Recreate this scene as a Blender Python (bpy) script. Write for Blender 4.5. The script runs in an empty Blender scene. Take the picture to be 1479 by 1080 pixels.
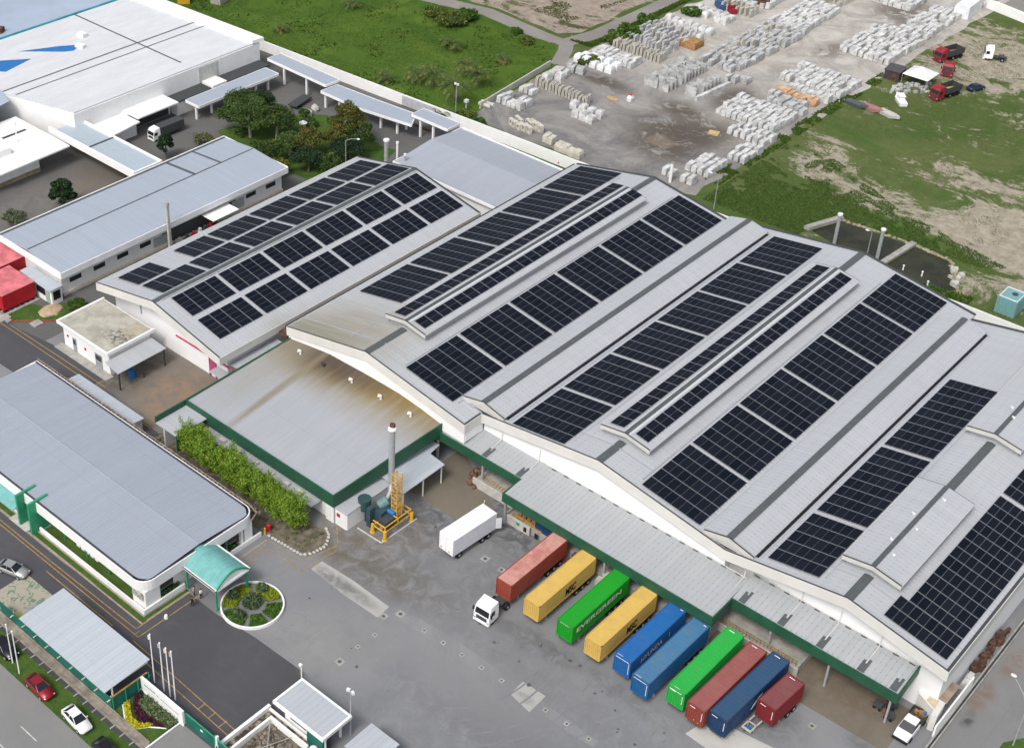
import bpy, bmesh, math, random
from mathutils import Vector, Matrix
random.seed(7)
sc = bpy.context.scene
COL = sc.collection
rnd = random.random
def U(a, b): return a + (b - a) * rnd()

# ------------------------------------------------------------------ camera (surveyed: metres, x along the dock front, y along the ridges)
CAM_H = 136.0
F_PX, W_PX, H_PX = 2082.66, 1479.0, 1080.0
CX, CY = 567.64, 422.28
pit, yaw, rol = [math.radians(v) for v in (33.2615, 42.2140, 1.1413)]
def cam_rows():
    cp, sp = math.cos(pit), math.sin(pit)
    F = Vector((0, cp, -sp)); r0 = Vector((1, 0, 0)); u = r0.cross(F)
    cr, sr = math.cos(rol), math.sin(rol)
    right = cr * r0 + sr * u; down = -(-sr * r0 + cr * u)
    c, s = math.cos(yaw), math.sin(yaw)
    M = Matrix(((c, -s, 0), (s, c, 0), (0, 0, 1)))
    return M @ right, M @ down, M @ F
RX, RD, RF = cam_rows()
def P(px, py, z=0.0):
    """ground survey: where the sight line through a photo pixel meets height z"""
    d = RX * ((px - CX) / F_PX) + RD * ((py - CY) / F_PX) + RF
    t = (z - CAM_H) / d.z
    return (d.x * t, d.y * t)
cam = bpy.data.cameras.new('camera'); co = bpy.data.objects.new('camera', cam); COL.objects.link(co)
m = Matrix((( RX.x, -RD.x, -RF.x, 0), (RX.y, -RD.y, -RF.y, 0), (RX.z, -RD.z, -RF.z, CAM_H), (0, 0, 0, 1)))
co.matrix_world = m
cam.sensor_width = 36; cam.lens = F_PX / W_PX * 36
cam.shift_x = (W_PX / 2 - CX) / W_PX; cam.shift_y = -(H_PX / 2 - CY) / W_PX
cam.clip_start = 1; cam.clip_end = 6000
sc.camera = co

# ------------------------------------------------------------------ light
w = bpy.data.worlds.new('World'); sc.world = w; w.use_nodes = True
nt = w.node_tree; nt.nodes.clear()
sky = nt.nodes.new('ShaderNodeTexSky'); sky.sky_type = 'NISHITA'; sky.sun_disc = False
SUN_EL, SUN_AZ = math.radians(52), math.atan2(0.12, -0.80)      # azimuth measured from +y towards +x
sky.sun_elevation = SUN_EL; sky.sun_rotation = SUN_AZ
sky.air_density = 1.0; sky.dust_density = 4.0; sky.ozone_density = 1.0
hsv = nt.nodes.new('ShaderNodeHueSaturation'); hsv.inputs['Saturation'].default_value = 0.45
bg = nt.nodes.new('ShaderNodeBackground'); bg.inputs['Strength'].default_value = 0.15
wo = nt.nodes.new('ShaderNodeOutputWorld')
nt.links.new(sky.outputs[0], hsv.inputs['Color']); nt.links.new(hsv.outputs[0], bg.inputs[0]); nt.links.new(bg.outputs[0], wo.inputs[0])
sl = bpy.data.lights.new('sun', 'SUN'); sl.energy = 1.5; sl.angle = math.radians(16); sl.color = (1, .965, .92)
so = bpy.data.objects.new('sun', sl); COL.objects.link(so)
sd = Vector((math.sin(SUN_AZ) * math.cos(SUN_EL), math.cos(SUN_AZ) * math.cos(SUN_EL), math.sin(SUN_EL)))
so.rotation_euler = (-sd).to_track_quat('-Z', 'Y').to_euler(); so.location = (0, 0, 300)
sc.view_settings.view_transform = 'Standard'; sc.view_settings.look = 'None'
sc.view_settings.exposure = 0.29; sc.view_settings.gamma = 1

# ------------------------------------------------------------------ materials
def lin(c):
    return tuple((v / 255 / 12.92) if v / 255 <= .04045 else ((v / 255 + .055) / 1.055) ** 2.4 for v in c)
class NG:
    """small helper round one material's node tree"""
    def __init__(s, name, rough=.8, metal=0, spec=.3):
        s.m = bpy.data.materials.new(name); s.m.use_nodes = True
        s.t = s.m.node_tree; s.b = s.t.nodes['Principled BSDF']
        s.b.inputs['Roughness'].default_value = rough; s.b.inputs['Metallic'].default_value = metal
        s.b.inputs['Specular IOR Level'].default_value = spec
        s.pos = s.t.nodes.new('ShaderNodeNewGeometry').outputs['Position']
        s.obj = s.t.nodes.new('ShaderNodeTexCoord').outputs['Object']
    def n(s, t, **k):
        nd = s.t.nodes.new(t)
        for a, v in k.items(): setattr(nd, a, v)
        return nd
    def L(s, a, b): s.t.links.new(a, b)
    def scale(s, vec, sx, sy, sz, off=(0, 0, 0)):
        mp = s.n('ShaderNodeMapping'); s.L(vec, mp.inputs[0]); mp.inputs['Scale'].default_value = (sx, sy, sz); mp.inputs['Location'].default_value = off
        return mp.outputs[0]
    def noise(s, vec, sc_=1, det=3, rough=.6, dist=0):
        nd = s.n('ShaderNodeTexNoise'); s.L(vec, nd.inputs['Vector']); nd.inputs['Scale'].default_value = sc_
        nd.inputs['Detail'].default_value = det; nd.inputs['Roughness'].default_value = rough; nd.inputs['Distortion'].default_value = dist
        return nd.outputs['Fac']
    def ramp(s, fac, lo, hi, a=0., b=1.):
        nd = s.n('ShaderNodeMapRange'); s.L(fac, nd.inputs[0]); nd.interpolation_type = 'SMOOTHSTEP'
        for i, v in zip((1, 2, 3, 4), (lo, hi, a, b)): nd.inputs[i].default_value = v
        return nd.outputs[0]
    def mix(s, fac, a, b):
        nd = s.n('ShaderNodeMix'); nd.data_type = 'RGBA'
        if isinstance(fac, (int, float)): nd.inputs[0].default_value = fac
        else: s.L(fac, nd.inputs[0])
        for i, v in ((6, a), (7, b)):
            if isinstance(v, tuple): nd.inputs[i].default_value = v + ((1,) if len(v) == 3 else ())
            else: s.L(v, nd.inputs[i])
        return nd.outputs[2]
    def math(s, op, a, b=0., c=0.):
        nd = s.n('ShaderNodeMath'); nd.operation = op
        for i, v in ((0, a), (1, b), (2, c)):
            if isinstance(v, (int, float)): nd.inputs[i].default_value = v
            else: s.L(v, nd.inputs[i])
        return nd.outputs[0]
    def blob(s, x, y, r, soft=.4, sx=1, sy=1):
        mp = s.n('ShaderNodeMapping'); s.L(s.pos, mp.inputs[0])
        mp.inputs['Scale'].default_value = (1 / (r * sx), 1 / (r * sy), 0); mp.inputs['Location'].default_value = (-x / (r * sx), -y / (r * sy), 0)
        nd = s.n('ShaderNodeVectorMath'); nd.operation = 'LENGTH'; s.L(mp.outputs[0], nd.inputs[0])
        return s.ramp(nd.outputs['Value'], 1 + soft, 1 - soft)
    def color(s, c):
        if isinstance(c, tuple): s.b.inputs['Base Color'].default_value = c + (1,)
        else: s.L(c, s.b.inputs['Base Color'])
        return s
    def bump(s, h, strength=.3, dist=.05):
        nd = s.n('ShaderNodeBump'); s.L(h, nd.inputs['Height']); nd.inputs['Strength'].default_value = strength; nd.inputs['Distance'].default_value = dist
        s.L(nd.outputs[0], s.b.inputs['Normal']); return s
def mul(c, k): return tuple(v * k for v in c)
def simple(name, c, rough=.7, metal=0, var=.12, sc_=1.5, spec=.3):
    g = NG(name, rough, metal, spec)
    g.color(g.mix(g.ramp(g.noise(g.pos, sc_, 4), .3, .7), mul(c, 1 - var), mul(c, 1 + var * .6)))
    return g.m
def roofmat(name, c, axis, stains=(), rib=.75, dirt=.12, dots=False):
    """profiled metal roof; ribs run along `axis` ('x' or 'y')"""
    g = NG(name, .55, .0, .35)
    k = (0.05, 1.3, .5) if axis == 'x' else (1.3, .05, .5)
    streak = g.ramp(g.noise(g.scale(g.pos, *k), 1, 5, .65), .3, .72)
    big = g.ramp(g.noise(g.pos, .07, 3), .3, .7)
    col = g.mix(streak, mul(c, 1 - dirt * .45), mul(c, 1.03))
    col = g.mix(g.math('MULTIPLY', big, .3), col, mul(c, .88))
    sheet = g.noise(g.scale(g.pos, *((.03, .9, .1) if axis == 'x' else (.9, .03, .1))), 1, 0)
    col = g.mix(g.ramp(sheet, .45, .55, 0, .09), col, mul(c, .8))
    sep = g.n('ShaderNodeSeparateXYZ'); g.L(g.pos, sep.inputs[0])
    a = sep.outputs[1] if axis == 'x' else sep.outputs[0]; b = sep.outputs[0] if axis == 'x' else sep.outputs[1]
    fr = g.math('FRACT', g.math('MULTIPLY', a, 1 / rib))
    line = g.ramp(g.math('ABSOLUTE', g.math('SUBTRACT', fr, .5)), .40, .5)
    lap = g.ramp(g.math('ABSOLUTE', g.math('SUBTRACT', g.math('FRACT', g.math('MULTIPLY', b, 1 / 9.3)), .5)), .488, .5)
    col = g.mix(g.math('MULTIPLY', lap, .22), col, mul(c, .62))
    col = g.mix(g.math('MULTIPLY', line, .16), col, mul(c, .55))
    if dots:      # rows of fixing screws with their washers
        fb = g.ramp(g.math('ABSOLUTE', g.math('SUBTRACT', g.math('FRACT', g.math('MULTIPLY', b, 1 / 1.25)), .5)), .36, .5)
        col = g.mix(g.math('MULTIPLY', g.math('MULTIPLY', line, fb), .75), col, mul(c, .3))
    for (x, y, r, sx, sy, sc2, amt) in stains:
        wob = g.noise(g.scale(g.pos, *((.12, 1.1, .3) if axis == 'x' else (1.1, .12, .3))), 1, 4)
        fac = g.math('MINIMUM', g.math('MULTIPLY', g.blob(x, y, r, .8, sx, sy), g.ramp(wob, .2, .7, .65, 1.25)), 1.0)
        col = g.mix(g.math('MULTIPLY', fac, amt), col, sc2)
    g.color(col); g.bump(line, .5, .05)
    return g.m
def leafmat(name, dark, light, yellow=None):
    g = NG(name, .6, 0, .25)
    ri = g.n('ShaderNodeNewGeometry').outputs['Random Per Island']
    col = g.mix(ri, dark, light)
    if yellow: col = g.mix(g.ramp(g.noise(g.obj, .8, 2), .52, .68), col, yellow)
    g.color(col)
    return g.m

M = {}
M['white'] = simple('white_paint', (.80, .80, .79), .6, var=.05, sc_=.6)
g = NG('white_wall', .75, 0, .2)
st = g.ramp(g.noise(g.scale(g.pos, 1.2, 1.2, .12), 1, 5, .7), .35, .75)
g.color(g.mix(st, (.72, .715, .70), (.80, .80, .79))); M['wall'] = g.m
M['bright_wall'] = simple('bright_white_wall', (.80, .80, .80), .7, var=.03, sc_=.3)
M['fascia'] = simple('cream_white_fascia', (.62, .61, .575), .65, var=.05, sc_=.4)
M['board'] = simple('cream_board', (.52, .515, .48), .65, var=.06, sc_=.5)
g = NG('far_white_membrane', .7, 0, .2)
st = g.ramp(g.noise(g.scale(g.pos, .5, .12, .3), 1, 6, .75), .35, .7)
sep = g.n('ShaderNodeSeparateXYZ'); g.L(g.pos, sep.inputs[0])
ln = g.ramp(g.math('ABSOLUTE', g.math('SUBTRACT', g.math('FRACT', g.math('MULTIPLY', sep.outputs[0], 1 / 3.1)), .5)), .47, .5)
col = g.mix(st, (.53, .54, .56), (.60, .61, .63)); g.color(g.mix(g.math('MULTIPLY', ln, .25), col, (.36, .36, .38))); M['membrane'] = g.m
M['cream'] = simple('cream_paint', (.62, .57, .46), .7)
M['green'] = simple('green_cladding', (.020, .085, .048), .5, var=.15, sc_=.5)
M['green_light'] = simple('green_paint', (.035, .30, .16), .5)
M['green_mesh'] = simple('green_fence_cladding', (.012, .13, .10), .6, var=.25, sc_=.7)
M['dark'] = simple('dark_gutter', (.055, .06, .062), .6)
M['cap'] = simple('grey_flashing', (.085, .095, .098), .5, var=.12)
M['black'] = simple('black_rubber', (.012, .012, .013), .7)
M['glass'] = simple('dark_glass', (.012, .016, .02), .12, spec=.5)
M['steel'] = simple('galvanised_steel', (.42, .44, .45), .4, .3)
M['concrete'] = simple('concrete', (.33, .32, .29), .85, var=.2, sc_=.8)
M['concrete_pale'] = simple('pale_concrete', (.47, .46, .42), .85, var=.16, sc_=1.3)
M['red'] = simple('red_paint', (.45, .02, .022), .45)
M['rust'] = simple('rusty_metal', (.115, .06, .04), .85, var=.6, sc_=1.5)
M['yellow'] = simple('yellow_paint', (.62, .36, .03), .5)
M['yellow_line'] = simple('road_line_yellow', (.36, .22, .065), .8, var=.3, sc_=2)
M['white_line'] = simple('road_line_white', (.5, .5, .48), .8, var=.25, sc_=2)
M['wood'] = simple('timber', (.34, .19, .08), .8, var=.3)
M['blue'] = simple('blue_plastic', (.02, .15, .40), .5)
M['teal_roof'] = simple('teal_metal_roof', (.15, .37, .355), .5, var=.14, sc_=.8)
M['truck_red'] = simple('dull_red_cab', (.27, .02, .03), .45, var=.25)
M['kerbc'] = simple('brownish_kerb', (.36, .28, .20), .9, var=.25, sc_=1)
M['drainc'] = simple('drain_concrete', (.27, .235, .195), .9, var=.35, sc_=.7)
M['lap'] = simple('lap_grey_blue', (.33, .35, .38), .6, var=.08)
M['tyremark'] = simple('tyre_marked_asphalt', (.184, .188, .194), .9, var=.12, sc_=.5)
M['oil'] = simple('oil_stained_asphalt', (.09, .09, .092), .8, var=.3)
M['soil'] = simple('soil', (.15, .13, .095), .95, var=.45, sc_=1.1)
M['water'] = simple('pond_water', (.030, .031, .014), .25, var=.45, sc_=.25, spec=.25)
M['roof_x'] = roofmat('grey_roof_sheets_x', (.40, .415, .435), 'x')
M['roof_y'] = roofmat('grey_roof_sheets_y', (.40, .42, .45), 'y')
M['roof_blue_x'] = roofmat('blue_grey_roof_x', (.335, .375, .435), 'x', dirt=.07)
M['roof_office'] = roofmat('blue_grey_office_roof', (.30, .33, .385), 'y', dirt=.07, rib=.6)
M['main_roof'] = roofmat('warehouse_roof_sheets', (.415, .43, .45), 'x', dots=True,
    stains=((-127, 128, 9, 1.1, .9, (.27, .24, .17), .75), (-131, 126.5, 7, 1, .4, (.2, .19, .13), .6)))
M['annex_roof'] = roofmat('annex_roof_sheets', (.335, .35, .375), 'y', rib=.5,
    stains=((-119, 127, 18, 1.0, .38, (.23, .175, .075), 1.0), (-120, 127, 16, 1.0, .24, (.17, .115, .038), 1.0), (-127.5, 125.5, 8, 1.0, .62, (.15, .11, .05), 1.0), (-124.5, 125.3, 4.8, 1.7, .62, (.07, .052, .038), 1.0),
            (-127.2, 116, 9, .07, 1.3, (.20, .17, .10), .8), (-133, 119, 7, .6, 1.3, (.27, .25, .19), .5)))
M['canopy_roof'] = roofmat('canopy_roof_sheets', (.365, .38, .39), 'y', dots=True, rib=.7, dirt=.16)
M['carport_roof'] = roofmat('carport_roof_sheets', (.43, .47, .51), 'y', rib=.6, dirt=.2)
g = NG('flat_concrete_roof', .9, 0, .15)
col = g.mix(g.ramp(g.noise(g.pos, .5, 6, .7), .3, .7), (.30, .285, .24), (.46, .44, .38))
col = g.mix(g.math('MULTIPLY', g.blob(-156.5, 109, 2.2, .8, 1.2, .8), g.ramp(g.noise(g.pos, 1.6, 5, .75), .45, .6)), col, (.035, .033, .03))
col = g.mix(g.math('MULTIPLY', g.blob(-156.5, 111.5, 1.8, .6, .5, 1), .3), col, (.5, .38, .2))
g.color(col); M['flat_roof'] = g.m
# solar modules
g = NG('solar_glass', .4, 0, .04)
oi = g.n('ShaderNodeObjectInfo')
g.color(g.mix(oi.outputs['Random'], (.0058, .0085, .0145), (.0105, .0135, .0215))); M['pv'] = g.m
M['pv_frame'] = simple('module_frame', (.075, .08, .088), .5, var=.05)
M['pv_end'] = simple('module_end_frame', (.17, .18, .19), .5, var=.05)

# paved and planted ground
def paving(name, c, patches=True, crack=.0, stain=(.6, .8), big=.12, spots=()):
    g = NG(name, .9, 0, .2)
    a = g.ramp(g.noise(g.pos, .055, 5, .65, .6), .32, .68)
    b = g.ramp(g.noise(g.pos, .6, 5, .7), .3, .75)
    f = g.noise(g.pos, 6, 2, .6)
    col = g.mix(a, mul(c, 1 - big), mul(c, 1 + big))
    col = g.mix(g.math('MULTIPLY', b, .35), col, mul(c, .86))
    col = g.mix(g.math('MULTIPLY', g.ramp(f, .35, .7), .18), col, mul(c, 1.25))
    if patches:
        br = g.n('ShaderNodeTexBrick'); g.L(g.pos, br.inputs['Vector']); br.inputs['Scale'].default_value = 1
        br.inputs['Brick Width'].default_value = 8; br.inputs['Row Height'].default_value = 6; br.inputs['Mortar Size'].default_value = .035; br.offset = 0
        for i, v in ((1, .0), (2, .0)): br.inputs[i].default_value = (v, v, v, 1)
        br.inputs[3].default_value = (1, 1, 1, 1)
        col = g.mix(g.math('MULTIPLY', br.outputs['Color'], .22), col, mul(c, .6))
    tracks = g.ramp(g.noise(g.scale(g.pos, .5, .06, 1), 1, 3, .6, .8), .58, .75)
    col = g.mix(g.math('MULTIPLY', tracks, .25), col, mul(c, .72))
    sp = g.ramp(g.noise(g.pos, .9, 3, .5), .70, .76)
    col = g.mix(g.math('MULTIPLY', sp, .5), col, mul(c, .4))
    vo = g.n('ShaderNodeTexVoronoi'); vo.feature = 'DISTANCE_TO_EDGE'; g.L(g.scale(g.pos, 1, 1, 1), vo.inputs['Vector']); vo.inputs['Scale'].default_value = .09
    if crack: col = g.mix(g.math('MULTIPLY', g.ramp(vo.outputs[0], .006, .0), crack), col, mul(c, .5))
    for (x, y, r, sx, sy, c2, amt) in spots:
        fac = g.math('MULTIPLY', g.blob(x, y, r, .55, sx, sy), g.ramp(g.noise(g.pos, .45, 5, .7, .8), .3, .65))
        col = g.mix(g.math('MULTIPLY', fac, amt), col, c2)
    g.color(col); g.bump(f, .15, .03)
    return g.m
AS = (.205, .209, .216)
dk = (.075, .075, .078)
M['apron'] = paving('yard_asphalt', AS, crack=.0, spots=(
    (-101, 104, 6, 1.1, .6, (.13, .105, .075), .8), (-97, 101, 5, 1.5, .5, (.12, .10, .075), .6), (-92, 108, 5, .7, 1.4, (.13, .13, .13), .6), (-84, 104, 9, 1.6, .5, (.16, .16, .165), .7), (-70, 93, 12, 1.8, .35, (.15, .153, .16), .7), (-58, 103, 9, 1.8, .35, (.155, .157, .162), .6), (-48, 98, 10, 1.6, .4, (.15, .152, .157), .6), (-95, 88, 6, 1.2, .6, (.25, .245, .235), .5), (-66, 84, 12, 1.5, .5, (.155, .158, .166), .6),
    (-73, 107.5, 3.2, 1.6, .6, dk, .45), (-69, 107.6, 2.2, 1.4, .7, dk, .4), (-61, 108, 3, 1.5, .5, dk, .4), (-53, 107.8, 3, 1.5, .5, dk, .35),
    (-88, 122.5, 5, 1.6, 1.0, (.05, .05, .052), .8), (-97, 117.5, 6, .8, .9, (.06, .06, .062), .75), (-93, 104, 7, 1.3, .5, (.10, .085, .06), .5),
    (-98, 111, 5, 1, .7, (.10, .08, .055), .6), (-84, 113, 5, .8, 1.3, (.12, .12, .12), .5), (-76, 96, 9, 1.6, .4, (.23, .23, .23), .5), (-60, 92, 8, 1.6, .5, (.15, .15, .155), .5),
    (-90, 90, 5, 1.2, 1.2, (.24, .235, .225), .6), (-44, 117, 4, 1, .8, (.11, .11, .11), .6), (-33, 121, 3, 1.2, .8, (.09, .085, .08), .5)))
M['trench'] = paving('patched_asphalt', (.222, .226, .231), patches=False, big=.2)
g = NG('dark_asphalt', .9, 0, .2); c_ = (.074, .074, .082)
col = g.mix(g.ramp(g.noise(g.pos, .06, 5, .65), .3, .7), mul(c_, .88), mul(c_, 1.14)); col = g.mix(g.math('MULTIPLY', g.ramp(g.noise(g.pos, .7, 5, .7), .3, .7), .3), col, mul(c_, .8))
col = g.mix(g.math('MULTIPLY', g.ramp(g.noise(g.scale(g.pos, .12, .5, 1), 1, 4, .6, .8), .55, .75), .35), col, mul(c_, 1.5))
sep = g.n('ShaderNodeSeparateXYZ'); g.L(g.pos, sep.inputs[0])
tt = g.math('ADD', g.math('ADD', sep.outputs[1], g.math('MULTIPLY', sep.outputs[0], .467)), g.math('MULTIPLY', g.noise(g.pos, .25, 5, .7), 3.0))
col = g.mix(g.ramp(tt, 42.2, 44.6), col, mul(AS, .99)); g.color(col); M['drive'] = g.m
M['back_yard'] = paving('rear_yard_asphalt', (.12, .117, .113), spots=((-205, 143, 7, 1, 1.3, (.15, .10, .06), .7), (-205, 128, 9, .8, 1.5, (.19, .18, .16), .6)))
M['road'] = paving('public_road_asphalt', (.20, .20, .195), patches=False, big=.07)
M['side_road'] = paving('side_road_asphalt', (.20, .20, .198), spots=((-27.3, 138, 2.2, .6, 1.2, (.17, .10, .055), .7), (-27, 133.5, 1.2, .6, 1.2, (.05, .05, .05), .8), (-26.5, 146, 2, .6, 1.4, (.18, .11, .06), .6)))
M['loading'] = paving('loading_concrete', (.155, .134, .106), big=.2, spots=((-40, 127, 5, 1.3, .6, (.12, .09, .06), .6),))
M['court'] = paving('stained_concrete', (.165, .15, .132), big=.2, spots=((-152, 104, 4, 1, 1, (.06, .055, .05), .6), (-148, 100, 1.4, 1.4, .6, (.015, .013, .012), .95), (-151, 101.5, 1, 1.3, .8, (.015, .013, .012), .95),
    (-143, 108, 6, 1, 1.2, (.27, .18, .11), .75), (-148, 101, 4, 1.2, .8, (.19, .185, .175), .6), (-153, 110, 4, .8, 1.2, (.07, .06, .05), .6)))
M['plaza'] = paving('grey_pavers', (.17, .17, .175), big=.05)
M['slab'] = paving('worn_concrete_slab', (.40, .395, .37), patches=False, big=.18, spots=((-98, 97.6, 3, 1.3, .3, (.13, .13, .13), .9), (-94, 97.6, 2.6, 1.3, .35, (.16, .155, .15), .7), (-67.3, 99.3, .8, 1.5, .8, (.15, .16, .17), .7)))
def vegground(name, c1, c2, sand=None, amt=.5, blobs=(), sc_=.045, extra=None):
    g = NG(name, .95, 0, .1)
    a = g.ramp(g.noise(g.pos, sc_, 6, .7, .8), .3, .7)
    b = g.ramp(g.noise(g.pos, .7, 4, .7), .3, .7)
    col = g.mix(a, c1, c2); col = g.mix(g.math('MULTIPLY', b, .3), col, mul(c1, .65))
    if extra: col = g.mix(g.math('MULTIPLY', g.ramp(g.noise(g.pos, .028, 5, .65, 1.2), .5, .68), .8), col, extra)
    if sand:
        n1 = g.noise(g.scale(g.pos, .75, 1.35, 1), .085, 9, .78, 1.3)
        tot = g.math('MULTIPLY', n1, 1.0)
        for (x, y, r, sx, sy, k) in blobs: tot = g.math('ADD', tot, g.math('MULTIPLY', g.blob(x, y, r, .8, sx, sy), k))
        tot = g.math('ADD', tot, g.math('MULTIPLY', g.math('SUBTRACT', g.noise(g.pos, .4, 6, .8), .5), .42))
        s2 = g.mix(g.ramp(g.noise(g.pos, .5, 6, .75), .3, .7), mul(sand, .68), mul(sand, 1.12))
        col = g.mix(g.ramp(tot, amt, amt + .09), col, s2)
    g.color(col); g.bump(g.noise(g.pos, 2.5, 4, .7), .8, .25)
    return g.m
M['ground'] = vegground('grass_and_sand', (.066, .105, .026), (.125, .145, .055), sand=(.36, .32, .25), amt=.555, extra=(.052, .108, .020), blobs=(
    (-104, 322, 17, 1.0, 1.0, .20), (-62, 236, 14, 1.2, .8, .24), (-92, 243, 12, 1.1, .35, .16), (-110, 248, 7, .7, 1.4, .14), (-80, 262, 12, 1.4, .5, .12), (-110, 278, 10, 1.3, .3, .08), (-74, 250, 9, 1, .7, .16),
    (-112, 229, 14, .8, .8, -.3), (-88, 233, 13, 1.7, .25, -.32), (-104, 268, 8, 1, 1.2, -.1)))
M['field'] = vegground('lush_grass', (.046, .098, .014), (.082, .142, .020), sc_=.035, extra=(.11, .165, .026))
M['lawn'] = vegground('mown_grass', (.045, .095, .018), (.085, .135, .03), sc_=.3)
M['waste'] = vegground('sandy_waste_ground', (.07, .085, .03), (.16, .14, .09), sand=(.33, .275, .225), amt=.40)
M['track'] = paving('gravel_track', (.23, .215, .195), patches=False, big=.15)
g = NG('stone_yard_ground', .95, 0, .15)
sep = g.n('ShaderNodeSeparateXYZ'); g.L(g.pos, sep.inputs[0])
far = g.ramp(g.math('ADD', sep.outputs[1], g.math('MULTIPLY', g.noise(g.pos, .05, 4, .6), 60)), 262, 318)
c0 = g.mix(g.ramp(g.noise(g.pos, .08, 8, .78, 1.0), .3, .7), (.13, .128, .13), (.30, .282, .26))
c1 = g.mix(g.ramp(g.noise(g.pos, .12, 8, .76, .9), .3, .7), (.29, .27, .24), (.50, .475, .435))
col = g.mix(far, c0, c1)
for (x, y, r, sx, sy, k) in ((-139, 239, 8.5, 1.0, .9, 1), (-137, 232, 6, 1.1, 1, 1), (-143.5, 249, 5, 1.1, .7, 1), (-133.5, 244, 6, .9, 1, .9), (-164, 249, 5, 1.4, .5, 1), (-138.5, 262, 5, .8, 1.2, 1), (-133, 335, 9, 1, .9, .9), (-127, 322, 5, 1, 1.4, .8), (-136, 300, 4, .8, 1.6, .7)):
    fac = g.math('MULTIPLY', g.blob(x, y, r, .7, sx, sy), g.ramp(g.noise(g.pos, .22, 8, .8, 1.2), .40, .50))
    col = g.mix(g.math('MULTIPLY', fac, .85 * k), col, (.085, .07, .055))
col = g.mix(g.math('MULTIPLY', g.blob(-138.5, 233.5, 3, .3, 1, .8), .7), col, (.2, .16, .12))
g.color(col); g.bump(g.noise(g.pos, 1.5, 5, .7), .6, .2); M['yard'] = g.m
M['wrap'] = simple('pale_stone', (.54, .54, .53), .75, var=.34, sc_=.7)
M['wrap2'] = simple('grey_stone', (.42, .425, .42), .8, var=.36, sc_=.7)
M['slabc'] = simple('cream_stone', (.52, .495, .43), .8, var=.2, sc_=.9)
M['sheetw'] = simple('white_plastic_cover', (.70, .71, .73), .5, var=.10, sc_=.8)
M['orange'] = simple('orange_stone', (.56, .36, .22), .8, var=.35, sc_=.7)
M['rail_white'] = simple('pale_grey_strip', (.50, .515, .53), .6, var=.05)

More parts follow.
